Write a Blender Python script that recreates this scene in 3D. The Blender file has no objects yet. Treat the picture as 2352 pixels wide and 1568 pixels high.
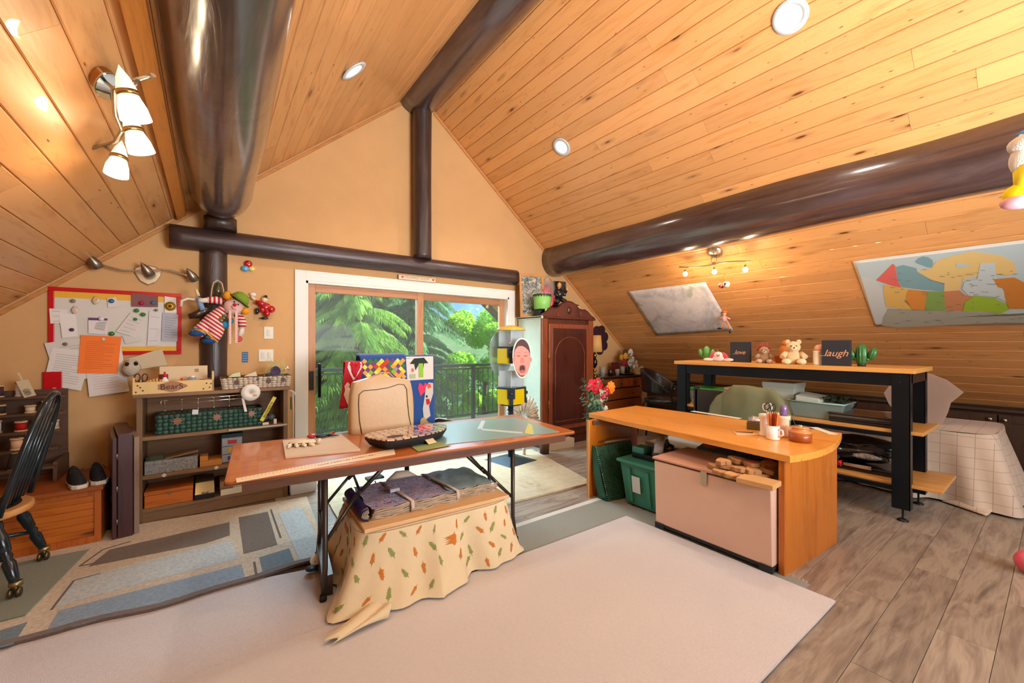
import bpy, math, random
from math import sin, cos, pi, radians, sqrt, atan2
from mathutils import Vector, Matrix, noise as mnoise
SC = bpy.context.scene
COL = SC.collection
RX = random.Random(7)
# ---------------------------------------------------------------- camera
H = 1.40; F = 938.0; CX = 1176.0; HY = 791.0
YAW = atan2(693, 938); SN, CS = sin(YAW), cos(YAW)
cam = bpy.data.cameras.new('camera'); co = bpy.data.objects.new('camera', cam); COL.objects.link(co)
cam.sensor_width = 36; cam.lens = F/2352*36; cam.shift_y = 7/2352; cam.clip_start = .05; cam.clip_end = 500
co.location = (0, 0, H); co.rotation_euler = (pi/2, 0, -YAW); SC.camera = co
# ---------------------------------------------------------------- view, world, lights
SC.view_settings.view_transform = 'Standard'; SC.view_settings.look = 'None'
SC.view_settings.gamma = 1; SC.view_settings.use_curve_mapping = False; SC.view_settings.exposure = 0.0
cy = SC.cycles; cy.max_bounces = 6; cy.diffuse_bounces = 3; cy.glossy_bounces = 3; cy.transmission_bounces = 5
cy.transparent_max_bounces = 12; cy.caustics_reflective = False; cy.caustics_refractive = False
cy.sample_clamp_indirect = 6; cy.use_denoising = True; cy.use_adaptive_sampling = True; cy.adaptive_threshold = .04
WLD = bpy.data.worlds.new('sky'); SC.world = WLD; WLD.use_nodes = True
wn = WLD.node_tree.nodes; wl = WLD.node_tree.links; wn.clear()
wo = wn.new('ShaderNodeOutputWorld'); wb = wn.new('ShaderNodeBackground'); sky = wn.new('ShaderNodeTexSky')
sky.sky_type = 'NISHITA'; sky.sun_disc = False; sky.sun_elevation = radians(48); sky.sun_rotation = radians(60)
wb.inputs[1].default_value = .5; wl.new(sky.outputs[0], wb.inputs[0]); wl.new(wb.outputs[0], wo.inputs[0])
def light(name, kind, loc, power, col=(1, 1, 1), rot=(0, 0, 0), size=.1, size_y=None, spot=None, blend=.6, shape=None, target=None):
    l = bpy.data.lights.new(name, kind); l.energy = power; l.color = col
    o = bpy.data.objects.new(name, l); COL.objects.link(o); o.location = loc; o.rotation_euler = rot
    if target is not None:
        o.rotation_euler = (Vector(target)-Vector(loc)).to_track_quat('-Z', 'Y').to_euler()
    if kind == 'AREA':
        l.shape = shape or ('RECTANGLE' if size_y else 'DISK'); l.size = size
        if size_y: l.size_y = size_y
    elif kind == 'SUN': l.angle = size
    else: l.shadow_soft_size = size
    if kind == 'SPOT': l.spot_size = spot or 2.2; l.spot_blend = blend
    return o
WARM = (1, .72, .42); SOFT = (1, .90, .78); COOL = (.60, .79, 1)
light('sun', 'SUN', (10, 20, 20), 15.0, (1, .95, .85), size=.02, target=(10-8, 20+1.5, 20-10))
# unseen area lamps: one added outside the door, one for an assumed back window
light('added_door_daylight', 'AREA', (2.1, 6.3, 3.3), 680, COOL, size=3.4, size_y=1.8, target=(2.1, 2.4, .2))  # added area lamp under the roof overhang, stands in for daylight at the door
light('assumed_back_window_fill', 'AREA', (2.6, -2.9, 2.0), 170, (.82, .91, 1), size=3.0, size_y=1.7, target=(2.4, 3, 1.9))  # window assumed, none is built; bare area lamp before the solid wall
light('added_ceiling_fill', 'AREA', (2.2, -1.3, 1.5), 118, (1, .97, .95), size=1.6, size_y=1.0, target=(2.5, 2.3, 4.2)).data.spread = radians(125)  # unseen area lamp added behind the camera to brighten the ceiling, no fixture
DOWN = [(3.143, 1.099, 'R'), (3.150, 3.333, 'R'), (.879, 3.223, 'L'), (.95, .8, 'L'), (3.15, -1.2, 'R')]
# ---------------------------------------------------------------- geometry of the room (metres)
D = 4.70                      # the end wall with the sliding door
XA, ZA = 2.053, 4.491         # ridge
SLL, SLR = .8537, .8097       # slopes of the two ceiling planes
YB = -3.2                     # wall behind the camera
def zc(x): return ZA+SLL*(x-XA) if x < XA else ZA-SLR*(x-XA)
def ray(px, py):
    r = (px-CX)/F; return Vector((SN+r*CS, CS-r*SN, (HY-py)/F))
O0 = Vector((0, 0, H))
def AZ(px, py, z): d = ray(px, py); return O0+d*((z-H)/d.z)
def AY(px, py, y): d = ray(px, py); return O0+d*(y/d.y)
def AX(px, py, x): d = ray(px, py); return O0+d*(x/d.x)
def AR(px, py, k=0): d = ray(px, py); return O0+d*((ZA+SLR*XA-H-k)/(d.z+SLR*d.x))
def AL(px, py, k=0): d = ray(px, py); return O0+d*((ZA-SLL*XA-H-k)/(d.z-SLL*d.x))
# ---------------------------------------------------------------- materials
def hx(s):
    s = s.lstrip('#'); s = ''.join(c*2 for c in s) if len(s) == 3 else s; v = [int(s[i:i+2], 16)/255 for i in (0, 2, 4)]
    return tuple(((c+.055)/1.055)**2.4 if c > .04045 else c/12.92 for c in v)+(1,)
MATS = {}
class N:
    def __init__(s, name):
        s.m = bpy.data.materials.new(name); s.m.use_nodes = True; s.t = s.m.node_tree; s.t.nodes.clear()
        s.out = s.t.nodes.new('ShaderNodeOutputMaterial'); s.b = s.t.nodes.new('ShaderNodeBsdfPrincipled')
        s.t.links.new(s.b.outputs[0], s.out.inputs[0])
    def n(s, ty, **k):
        x = s.t.nodes.new('ShaderNode'+ty)
        for a, v in k.items():
            if a.startswith('i_'):
                a = a[2:]; a = int(a) if a.isdigit() else a.replace('_', ' '); x.inputs[a].default_value = v
            else: setattr(x, a, v)
        return x
    def l(s, a, b): s.t.links.new(a, b)
    def coord(s, scale=(1, 1, 1), rnd=0, out='Object'):
        tc = s.n('TexCoord'); mp = s.n('Mapping'); mp.inputs['Scale'].default_value = scale; s.l(tc.outputs[out], mp.inputs[0])
        if rnd:
            oi = s.n('ObjectInfo'); ml = s.n('Math', operation='MULTIPLY'); ml.inputs[1].default_value = rnd
            s.l(oi.outputs['Random'], ml.inputs[0]); s.l(ml.outputs[0], mp.inputs['Location'])
        return mp.outputs[0]
    def noise(s, vec, scale=5, detail=3, rough=.5, dist=0):
        x = s.n('TexNoise'); x.inputs['Scale'].default_value = scale; x.inputs['Detail'].default_value = detail
        x.inputs['Roughness'].default_value = rough; x.inputs['Distortion'].default_value = dist; s.l(vec, x.inputs['Vector']); return x.outputs[0]
    def ramp(s, fac, stops, interp='LINEAR'):
        r = s.n('ValToRGB'); e = r.color_ramp.elements; r.color_ramp.interpolation = interp
        while len(e) < len(stops): e.new(.5)
        for k, (p, c) in enumerate(stops): e[k].position = p; e[k].color = hx(c) if isinstance(c, str) else c
        s.l(fac, r.inputs[0]); return r.outputs[0]
    def mix(s, fac, a, b, mode='MIX'):
        x = s.n('Mix', data_type='RGBA', blend_type=mode)
        for v, i in ((fac, 0), (a, 6), (b, 7)):
            if hasattr(v, 'is_linked') or hasattr(v, 'links'): s.l(v, x.inputs[i])
            else: x.inputs[i].default_value = v if not isinstance(v, str) else hx(v)
        return x.outputs[2]
    def math(s, op, a, b=0.0):
        x = s.n('Math', operation=op)
        for v, i in ((a, 0), (b, 1)):
            if hasattr(v, 'links'): s.l(v, x.inputs[i])
            else: x.inputs[i].default_value = v
        return x.outputs[0]
    def bump(s, h, strength=.3, dist=.01):
        x = s.n('Bump'); x.inputs['Strength'].default_value = strength; x.inputs['Distance'].default_value = dist
        s.l(h, x.inputs['Height']); s.l(x.outputs[0], s.b.inputs['Normal'])
    def set(s, **k):
        for a, v in k.items(): s.b.inputs[a.replace('_', ' ')].default_value = v
def mat(name, col, rough=.6, metal=0, var=0, vs=8, bump=0, bs=60, em=0, emc=None, alpha=1, coat=0, sheen=0, trans=0, ior=1.45, stretch=(1, 1, 1)):
    if name in MATS: return MATS[name]
    q = N(name); c = hx(col) if isinstance(col, str) else col
    q.set(Base_Color=c, Roughness=rough, Metallic=metal, Coat_Weight=coat, Sheen_Weight=sheen, Alpha=alpha, IOR=ior, Transmission_Weight=trans)
    if var:
        v = q.coord(stretch); f = q.noise(v, vs, 4, .6)
        lo = tuple(max(0, x*(1-var)) for x in c[:3])+(1,); hi = tuple(min(1, x*(1+var)) for x in c[:3])+(1,)
        q.l(q.ramp(f, [(.3, lo), (.7, hi)]), q.b.inputs['Base Color'])
    if bump:
        v = q.coord(stretch); q.bump(q.noise(v, bs, 3), bump, .01)
    if em: q.set(Emission_Strength=em); q.b.inputs['Emission Color'].default_value = hx(emc or '#ffffff')
    MATS[name] = q.m; return q.m
def wood(name, light_, dark, axis='Y', scale=1.0, knots=0, rough=.45, tint=.12, seam=0, bump=.15, coat=0, rnd=40):
    """fibre grain along one axis, knots, a tone of its own per object"""
    if name in MATS: return MATS[name]
    q = N(name); st = {'X': (1, 9, 9), 'Y': (9, 1, 9), 'Z': (9, 9, 1)}[axis]
    v = q.coord(tuple(a*scale for a in st), rnd)
    g = q.noise(v, 1.6, 5, .62, 1.6); fine = q.noise(v, 9, 3, .6, .2)
    gg = q.math('ADD', q.math('MULTIPLY', g, .75), q.math('MULTIPLY', fine, .25))
    c = q.ramp(gg, [(.3, dark), (.5, light_), (.75, light_)])
    if knots:
        ks = {'X': (1.2, 5, 5), 'Y': (5, 1.2, 5), 'Z': (5, 5, 1.2)}[axis]
        vk = q.coord(ks, rnd*.7); vo = q.n('TexVoronoi'); vo.inputs['Scale'].default_value = knots; q.l(vk, vo.inputs['Vector'])
        k = q.ramp(vo.outputs['Distance'], [(0, '#000000'), (.05, '#222222'), (.09, '#ffffff')])
        v3 = q.n('TexVoronoi'); v3.inputs['Scale'].default_value = knots*2.9; q.l(vk, v3.inputs['Vector']); k2 = q.ramp(v3.outputs['Distance'], [(.04, '#333333'), (.085, '#ffffff')]); k = q.mix(1.0, k, k2, 'MULTIPLY')
        halo = q.ramp(vo.outputs['Distance'], [(.05, '#a5a5a5'), (.22, '#ffffff')])
        c = q.mix(.55, c, halo, 'MULTIPLY'); c = q.mix(k, dark if isinstance(dark, str) and False else '#6b3512', c)
    oi = q.n('ObjectInfo'); hs = q.n('HueSaturation')
    mr = q.n('MapRange'); mr.inputs['To Min'].default_value = 1-tint; mr.inputs['To Max'].default_value = 1+tint*.6
    q.l(oi.outputs['Random'], mr.inputs[0]); q.l(mr.outputs[0], hs.inputs['Value']); q.l(c, hs.inputs['Color'])
    q.l(hs.outputs[0], q.b.inputs['Base Color']); q.set(Roughness=rough, Coat_Weight=coat)
    if bump: q.bump(gg, bump, .004)
    MATS[name] = q.m; return q.m
def glassy(name, col='#ffffff', rough=.05, alpha=.15):
    """clear or tinted sheet: mostly transparent, with a reflection; cheap and lets the light pass"""
    if name in MATS: return MATS[name]
    q = N(name); t = q.n('BsdfTransparent'); t.inputs[0].default_value = hx(col)
    q.set(Base_Color=hx(col), Roughness=rough); mx = q.n('MixShader'); mx.inputs[0].default_value = alpha
    q.l(t.outputs[0], mx.inputs[1]); q.l(q.b.outputs[0], mx.inputs[2]); q.l(mx.outputs[0], q.out.inputs[0])
    MATS[name] = q.m; return q.m
# ---------------------------------------------------------------- mesh builder
class B:
    def __init__(s): s.v = []; s.f = []; s.m = []; s.s = []; s.T = Matrix()
    def at(s, loc=(0, 0, 0), rot=(0, 0, 0), sc=(1, 1, 1)):
        from mathutils import Euler
        s.T = Matrix.Translation(loc) @ Euler(rot).to_matrix().to_4x4() @ Matrix.Diagonal((*sc, 1)); return s
    def put(s, vs, fs, m=0, sm=False):
        o = len(s.v); s.v += [tuple(s.T @ Vector(v)) for v in vs]
        for f in fs: s.f.append(tuple(i+o for i in f)); s.m.append(m); s.s.append(sm)
        return s
    def box(s, x0, x1, y0, y1, z0, z1, m=0):
        v = [(x, y, z) for x in (x0, x1) for y in (y0, y1) for z in (z0, z1)]
        return s.put(v, [(0, 1, 3, 2), (4, 6, 7, 5), (0, 4, 5, 1), (2, 3, 7, 6), (0, 2, 6, 4), (1, 5, 7, 3)], m)
    def hexa(s, p, m=0):   # 8 corners: bottom 4 ccw, top 4 ccw
        return s.put(p, [(3, 2, 1, 0), (4, 5, 6, 7), (0, 1, 5, 4), (1, 2, 6, 5), (2, 3, 7, 6), (3, 0, 4, 7)], m)
    def prism(s, poly, z0, z1, m=0, sm=False):
        n = len(poly); v = [(*p, z0) for p in poly]+[(*p, z1) for p in poly]
        a = sum(poly[i][0]*poly[(i+1) % n][1]-poly[(i+1) % n][0]*poly[i][1] for i in range(n))
        idx = list(range(n)); 
        if a < 0: idx = idx[::-1]
        f = [tuple(idx[::-1]), tuple(i+n for i in idx)]
        s.put(v, f, m); o = len(s.v)-2*n
        for k in range(n):
            i, j = idx[k], idx[(k+1) % n]; s.f.append((i+o, j+o, j+n+o, i+n+o)); s.m.append(m); s.s.append(sm)
        return s
    def sheet(s, pts, m=0):
        return s.put(pts, [tuple(range(len(pts)))], m)
    def tube(s, pts, r, n=8, m=0, closed=False, cap=True, flat=1.0):
        P = [Vector(p) for p in pts]; k = len(P); R = r if isinstance(r, (list, tuple)) else [r]*k
        vs = []; up = None
        for i, p in enumerate(P):
            a = P[(i-1) % k] if (i or closed) else p; b = P[(i+1) % k] if (i < k-1 or closed) else p
            t = (b-a).normalized() if (b-a).length > 1e-9 else Vector((0, 0, 1))
            if up is None: up = Vector((0, 0, 1)) if abs(t.z) < .9 else Vector((1, 0, 0))
            u = t.cross(up)
            if u.length < 1e-6: u = t.cross(Vector((0, 1, 0)))
            u.normalize(); w = u.cross(t).normalized(); up = w
            for j in range(n):
                an = 2*pi*j/n; vs.append(p+(u*cos(an)+w*sin(an)*flat)*R[i])
        fs = []
        for i in range(k if closed else k-1):
            for j in range(n):
                a, b = i*n+j, i*n+(j+1) % n; c, d = ((i+1) % k)*n+(j+1) % n, ((i+1) % k)*n+j
                fs.append((a, b, c, d))
        s.put(vs, fs, m, True)
        if cap and not closed:
            o = len(s.v)-len(vs); s.f.append(tuple(o+j for j in range(n-1, -1, -1))); s.f.append(tuple(o+(k-1)*n+j for j in range(n))); s.m += [m, m]; s.s += [False, False]
        return s
    def lathe(s, prof, n=20, m=0, a0=0, a1=2*pi, sm=True):
        full = abs(a1-a0-2*pi) < 1e-6; cnt = n if full else n+1
        vs = [(r*cos(a0+(a1-a0)*j/n), r*sin(a0+(a1-a0)*j/n), z) for r, z in prof for j in range(cnt)]
        fs = []
        for i in range(len(prof)-1):
            for j in range(n):
                a, b = i*cnt+j, i*cnt+(j+1) % cnt; fs.append((a, b, b+cnt, a+cnt))
        s.put(vs, fs, m, sm); o = len(s.v)-len(vs)
        if full:
            if prof[0][0] > 1e-4: s.f.append(tuple(o+j for j in range(n-1, -1, -1))); s.m.append(m); s.s.append(False)
            if prof[-1][0] > 1e-4: s.f.append(tuple(o+(len(prof)-1)*n+j for j in range(n))); s.m.append(m); s.s.append(False)
        return s
    def blob(s, c, r, nu=14, nv=9, m=0, wob=0, rot=None, seed=0, sq=1.0):
        if not isinstance(r, (list, tuple)): r = (r, r, r)
        R = rot or Matrix.Identity(3); vs = []; c = Vector(c)
        for i in range(nv+1):
            th = pi*i/nv
            for j in range(nu):
                ph = 2*pi*j/nu; d = Vector((sin(th)*cos(ph), sin(th)*sin(ph), -cos(th)))
                if sq != 1: d = Vector([math.copysign(abs(q)**sq, q) for q in d])
                k = 1+wob*mnoise.noise(d*2.3+Vector((seed, seed*1.7, 0))) if wob else 1
                vs.append(c+R @ Vector((d.x*r[0]*k, d.y*r[1]*k, d.z*r[2]*k)))
        fs = [(i*nu+j, i*nu+(j+1) % nu, (i+1)*nu+(j+1) % nu, (i+1)*nu+j) for i in range(nv) for j in range(nu)]
        return s.put(vs, fs, m, True)
    def grid(s, fn, nu, nv, m=0, sm=True, mf=None):
        vs = [fn(i/nu, j/nv) for j in range(nv+1) for i in range(nu+1)]; w = nu+1
        o = len(s.v); s.v += [tuple(s.T @ Vector(v)) for v in vs]
        for j in range(nv):
            for i in range(nu):
                a = j*w+i; s.f.append((o+a, o+a+1, o+a+w+1, o+a+w)); s.m.append(mf(i, j) if mf else m); s.s.append(sm)
        return s
    def obj(s, name, mats, parent=None, loc=(0, 0, 0), rot=(0, 0, 0), bev=0, solid=0, sub=0, seg=2):
        me = bpy.data.meshes.new(name); me.from_pydata(s.v, [], s.f)
        mats = mats if isinstance(mats, (list, tuple)) else [mats]
        for q in mats: me.materials.append(q)
        me.polygons.foreach_set('material_index', s.m); me.polygons.foreach_set('use_smooth', s.s); me.update()
        o = bpy.data.objects.new(name, me); COL.objects.link(o); o.location = loc; o.rotation_euler = rot
        if parent is not None: o.parent = parent
        if solid: q = o.modifiers.new('s', 'SOLIDIFY'); q.thickness = solid; q.offset = 0
        if sub: q = o.modifiers.new('u', 'SUBSURF'); q.levels = sub; q.render_levels = sub
        if bev: q = o.modifiers.new('b', 'BEVEL'); q.width = bev; q.segments = seg; q.limit_method = 'ANGLE'; q.angle_limit = radians(40)
        return o
def E(name, label, cat, loc=(0, 0, 0), rz=0, group=None, rot=None):
    o = bpy.data.objects.new(name, None); COL.objects.link(o); o.empty_display_size = .05
    o.location = loc; o.rotation_euler = rot or (0, 0, rz); o['label'] = label; o['category'] = cat
    if group: o['group'] = group
    return o
def tag(o, label, cat, group=None):
    o['label'] = label; o['category'] = cat
    if group: o['group'] = group
    return o
def struct(o): o['kind'] = 'structure'; return o
def dup(root, loc=None, rz=None, label=None, group=None, par=None):
    r = root.copy(); COL.objects.link(r)
    if par is not None: r.parent = par
    for ch in list(root.children): dup(ch, par=r)
    if loc is not None: r.location = loc
    if rz is not None: r.rotation_euler = (0, 0, rz)
    if label: r['label'] = label
    if group: r['group'] = group
    return r
def circle(n, r, cx=0, cy=0, ry=None): return [(cx+r*cos(2*pi*k/n), cy+(ry or r)*sin(2*pi*k/n)) for k in range(n)]
def rrect(w, h, r, n=5, cx=0, cy=0):
    p = []
    for (sx, sy, a) in ((1, 1, 0), (-1, 1, pi/2), (-1, -1, pi), (1, -1, 3*pi/2)):
        for k in range(n+1): an = a+pi/2*k/n; p.append((cx+sx*(w/2-r)+r*cos(an), cy+sy*(h/2-r)+r*sin(an)))
    return p
def text(name, s, size, mt, parent, loc, rot, ext=.0006, font=None, align='CENTER', shear=0):
    cu = bpy.data.curves.new(name, 'FONT'); cu.body = s; cu.size = size; cu.extrude = ext; cu.align_x = align; cu.align_y = 'CENTER'; cu.shear = shear
    tmp = bpy.data.objects.new('tmp', cu); COL.objects.link(tmp)
    me = bpy.data.meshes.new_from_object(tmp.evaluated_get(bpy.context.evaluated_depsgraph_get())); bpy.data.objects.remove(tmp)
    me.materials.clear(); me.materials.append(mt); o = bpy.data.objects.new(name, me); COL.objects.link(o); o.location = loc; o.rotation_euler = rot
    if parent is not None: o.parent = parent
    return o
# ================================================================ room shell
PINE = wood('pine_planks', '#e3a566', '#d3904f', 'Y', .8, 1.5, .40, .14, bump=.05, coat=.2)
PINE_L = wood('pine_planks_left', '#dba267', '#c4854d', 'Y', .8, 1.1, .42, .14, bump=.05, coat=.15)
TRIMW = wood('trim_wood', '#d08b45', '#b06a2c', 'Y', 1, 0, .5, .05)
WALL = mat('painted_wall', '#d6a973', .85, var=.04, vs=3, bump=.25, bs=180)
WHITE = mat('white_paint', '#e9e6df', .5)
LOG = N('dark_log_stain')
v = LOG.coord((7, 1.1, 7)); g = LOG.noise(v, 1.5, 5, .6, 1.2); v2 = LOG.coord((1, 1, 1)); g2 = LOG.noise(v2, 2.2, 3, .5, .5)
LOG.l(LOG.mix(LOG.ramp(g2, [(.35, '#000000'), (.7, '#ffffff')]), LOG.ramp(g, [(.3, '#33221f'), (.6, '#4a3531'), (.8, '#5c4640')]), LOG.ramp(g, [(.3, '#3c2b2c'), (.7, '#554448')])), LOG.b.inputs['Base Color'])
LOG.set(Roughness=.33, Coat_Weight=1.0, Coat_Roughness=.16, Coat_IOR=1.7); LOG.bump(LOG.math('ADD', LOG.math('MULTIPLY', g, .6), LOG.math('MULTIPLY', g2, 1.5)), .35, .03); LOG = LOG.m
LOGX = N('dark_log_stain_cross'); v = LOGX.coord((1.1, 7, 7)); g = LOGX.noise(v, 1.5, 5, .6, 1.2)
LOGX.l(LOGX.ramp(g, [(.3, '#2f201d'), (.6, '#463331'), (.8, '#5a4542')]), LOGX.b.inputs['Base Color']); LOGX.set(Roughness=.42, Coat_Weight=.25, Coat_Roughness=.3); LOGX.bump(g, .35, .02); LOGX = LOGX.m
LOGZ = N('dark_log_stain_post'); v = LOGZ.coord((7, 7, 1.1)); g = LOGZ.noise(v, 1.5, 5, .6, 1.2)
LOGZ.l(LOGZ.ramp(g, [(.3, '#2c1e1a'), (.6, '#41302a'), (.8, '#54403a')]), LOGZ.b.inputs['Base Color']); LOGZ.set(Roughness=.42, Coat_Weight=.25, Coat_Roughness=.3); LOGZ.bump(g, .35, .02); LOGZ = LOGZ.m
XL, XR = -2.35, 6.62        # knee walls
# floor base and its laminate planks
fl = struct(B().box(XL-.3, XR+1.2, YB, D+.05, -.08, -.006).obj('floor', mat('floor_base', '#6d5a45', .8)))
q = N('laminate'); v = q.coord((1.1, 7, 7), 60); g = q.noise(v, 1.1, 6, .6, 2.6); g3 = q.noise(q.coord((3, 40, 40), 60), 2, 2, .5)
c = q.ramp(q.math('ADD', q.math('MULTIPLY', g, .8), q.math('MULTIPLY', g3, .2)), [(.28, '#6c5c50'), (.45, '#94826f'), (.58, '#aa9a84'), (.75, '#9b8972')])
oi = q.n('ObjectInfo'); hs = q.n('HueSaturation'); mr = q.n('MapRange'); mr.inputs['To Min'].default_value = .8; mr.inputs['To Max'].default_value = 1.12
q.l(oi.outputs['Random'], mr.inputs[0]); q.l(mr.outputs[0], hs.inputs['Value']); hs.inputs['Saturation'].default_value = .85; q.l(c, hs.inputs['Color']); q.l(hs.outputs[0], q.b.inputs['Base Color'])
q.set(Roughness=.42); q.bump(g3, .08, .002); LAM = q.m
pw, pl = .188, 1.29; y = D; row = 0
while y > -1.6:
    x = .55+((row*.47) % 1)*pl-pl
    while x < XR+.4:
        x1 = min(x+pl, XR+.45)
        if x1 > .3 and x1-x > .05:
            B().box(0, x1-x-.0025, 0, pw-.002, -.006, 0).obj('plank', LAM, fl, (x, y-pw, 0), bev=.001, seg=1)
        x += pl
    y -= pw; row += 1
# end wall with the opening for the sliding door
OX0, OX1, OZ = .80, 3.405, 2.065
def gable(y0, y1, xs0, xs1, hole=None, extra=0):
    b = B(); prev = None
    xs = sorted({xs0, XA, xs1} | (set(hole[:2]) if hole else set()))
    for a, c in zip(xs, xs[1:]):
        zb = hole[2] if hole and a >= hole[0]-1e-6 and c <= hole[1]+1e-6 else -.006
        b.hexa([(a, y0, zb), (c, y0, zb), (c, y1, zb), (a, y1, zb), (a, y0, zc(a)+.05), (c, y0, zc(c)+.05), (c, y1, zc(c)+.05), (a, y1, zc(a)+.05)])
    return b
we = struct(gable(D, D+.16, XL-.2, XR+1.0, (OX0, OX1, OZ)).obj('wall_end', WALL))
wbk = gable(YB-.1, YB, XL-.2, XR+1.0); struct(wbk.obj('wall_back', WALL))
struct(B().box(XL-.1, XL, YB, D, -.006, zc(XL)+.05).obj('wall_left', WALL))
struct(B().box(XR+.5, XR+.6, YB, D, -.006, .9).obj('wall_right', WALL))
# ceiling: a backing sheet on each slope and the tongue-and-groove planks nailed to it
def ceiling(name, sgn, xend, mt, seed):
    sl = SLR if sgn > 0 else SLL; e = Vector((1*sgn, 0, -sl)).normalized(); n = Vector((-sl*sgn, 0, -1)).normalized()
    L = abs(xend-XA)*sqrt(1+sl*sl); O = Vector((XA, 0, ZA)); b = B(); k = -n*.02
    pts = []
    for t in (Vector(), -n*.06):
        pts += [O+k+t+Vector((0, YB, 0)), O+e*L+k+t+Vector((0, YB, 0)), O+e*L+k+t+Vector((0, D, 0)), O+k+t+Vector((0, D, 0))]
    root = struct(b.hexa(pts).obj(name, mat('seam_brown', '#7a4218', .8))); r = random.Random(seed); w = .139; i = 0
    while i*w < L-.02:
        y1 = D; off = r.uniform(.5, 3.0)
        while y1 > -.75:
            y0 = max(y1-off, YB) if y1-off > -.75 else YB
            s0, s1 = i*w+.0011, min((i+1)*w-.0011, L); c = .005; th = .018
            pr = [(s0, -th), (s0, -c), (s0+c, 0), (s1-c, 0), (s1, -c), (s1, -th)]
            b = B(); o = O+e*s0; P = [e*(s-s0)+n*h for s, h in pr]
            vs = [p+Vector((0, y, 0)) for y in (0, y1-y0-.0015) for p in P]
            b.put(vs, [(0, 1, 2, 3, 4, 5), (11, 10, 9, 8, 7, 6)]+[(j, j+6, (j+1) % 6+6, (j+1) % 6) for j in range(6)])
            b.obj('plank', mt, root, o+Vector((0, y0, 0))); y1 = y0; off = r.uniform(1.6, 3.7)
            if y0 <= YB: break
        i += 1
    return root
ceiling('ceiling_right', 1, XR+.35, PINE, 3); ceiling('ceiling_left', -1, XL, PINE_L, 5)
# ceiling trim where the planks meet the end wall
for sgn, x1 in ((1, 6.0), (-1, -2.1)):
    b = B(); a = (XA+.2*sgn); pts = [(a, zc(a)-.02), (x1, zc(x1)-.02), (x1, zc(x1)-.055), (a, zc(a)-.055)]
    b.put([(p[0], D-.014, p[1]) for p in pts]+[(p[0], D, p[1]) for p in pts], [(0, 1, 2, 3), (7, 6, 5, 4), (0, 4, 5, 1), (3, 2, 6, 7), (1, 5, 6, 2), (0, 3, 7, 4)])
    struct(b.obj('trim_1' if sgn > 0 else 'trim_2', wood('edge_trim', '#c98a4c', '#a9672f', 'X', 1, 0, .5)))
b = B(); a0, a1 = -.235, -.175
b.hexa([(a0, YB, zc(a0)-.035), (a1, YB, zc(a1)-.035), (a1, D, zc(a1)-.035), (a0, D, zc(a0)-.035), (a0, YB, zc(a0)), (a1, YB, zc(a1)), (a1, D, zc(a1)), (a0, D, zc(a0))])
struct(b.obj('trim_3', wood('orange_trim', '#d2822e', '#b5651c', 'Y', 1, 0, .5)))
# logs
def log(name, p0, p1, r, label, mt, n=28, k=40, wob=.05, tips=(1, 1), seed=0, cat='beam'):
    p0, p1 = Vector(p0), Vector(p1); L = (p1-p0).length; b = B()
    q = (p1-p0).to_track_quat('Z', 'X').to_matrix().to_4x4(); vs = []
    for i in range(k+1):
        t = i/k; rr = r*(1+wob*mnoise.noise(Vector((t*L*.9, seed, 0)))*1.2)
        if i == 0: rr *= tips[0]
        if i == k: rr *= tips[1]
        if i == k-1 and tips[1] < .7: rr *= .9
        ox, oy = .35*wob*r*mnoise.noise(Vector((t*3, seed+5, 0))), .35*wob*r*mnoise.noise(Vector((t*3, seed+9, 0)))
        for j in range(n):
            a = 2*pi*j/n; w = 1+wob*.7*mnoise.noise(Vector((cos(a)*1.5, sin(a)*1.5, t*L*1.2+seed)))
            vs.append(q @ Vector((ox+rr*w*cos(a), oy+rr*w*sin(a), t*L)))
    fs = [(i*n+j, i*n+(j+1) % n, (i+1)*n+(j+1) % n, (i+1)*n+j) for i in range(k) for j in range(n)]
    b.put(vs, fs, 0, True); b.f += [tuple(range(n-1, -1, -1)), tuple(k*n+j for j in range(n))]; b.m += [0, 0]; b.s += [False, False]
    o = b.obj(name, mt); o.location = p0
    return tag(o, label, cat)
log('ridge_beam', (2.02, YB, 4.42), (2.02, D-.02, 4.42), .25, 'dark stained log beam running along the ridge of the ceiling', LOG, seed=1)
log('left_purlin', (-.035, YB, 2.73), (.078, D-.14, 2.70), .228, 'thick dark log beam on the left ceiling slope above the clown', LOG, seed=4, tips=(1, .60))
log('right_purlin', (4.275, YB, 2.69), (4.275, D-.02, 2.69), .25, 'long dark log beam along the right ceiling slope above the track light', LOG, seed=8)
log('tie_beam', (-.285, D-.045, 2.35), (3.50, D-.045, 2.35), .105, 'horizontal dark log beam across the end wall above the sliding door', LOGX, wob=.03, seed=11)
log('king_post', (2.05, D-.112, 2.43), (2.05, D-.112, 4.27), .108, 'dark vertical log post between the crossbeam and the ridge', LOGZ, wob=.03, seed=14, cat='post')
log('corner_post', (.026, D, 0), (.026, D, 2.28), .103, 'dark vertical log post behind the hanging clown doll', LOGZ, wob=.03, seed=17, cat='post')
b = B(); b.lathe([(.125, 0), (.125, .11)], 16); o = b.obj('log_tenon', LOGZ, None, (.075, D-.13, 2.44)); tag(o, 'short dark round block under the end of the thick left beam', 'block')
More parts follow.
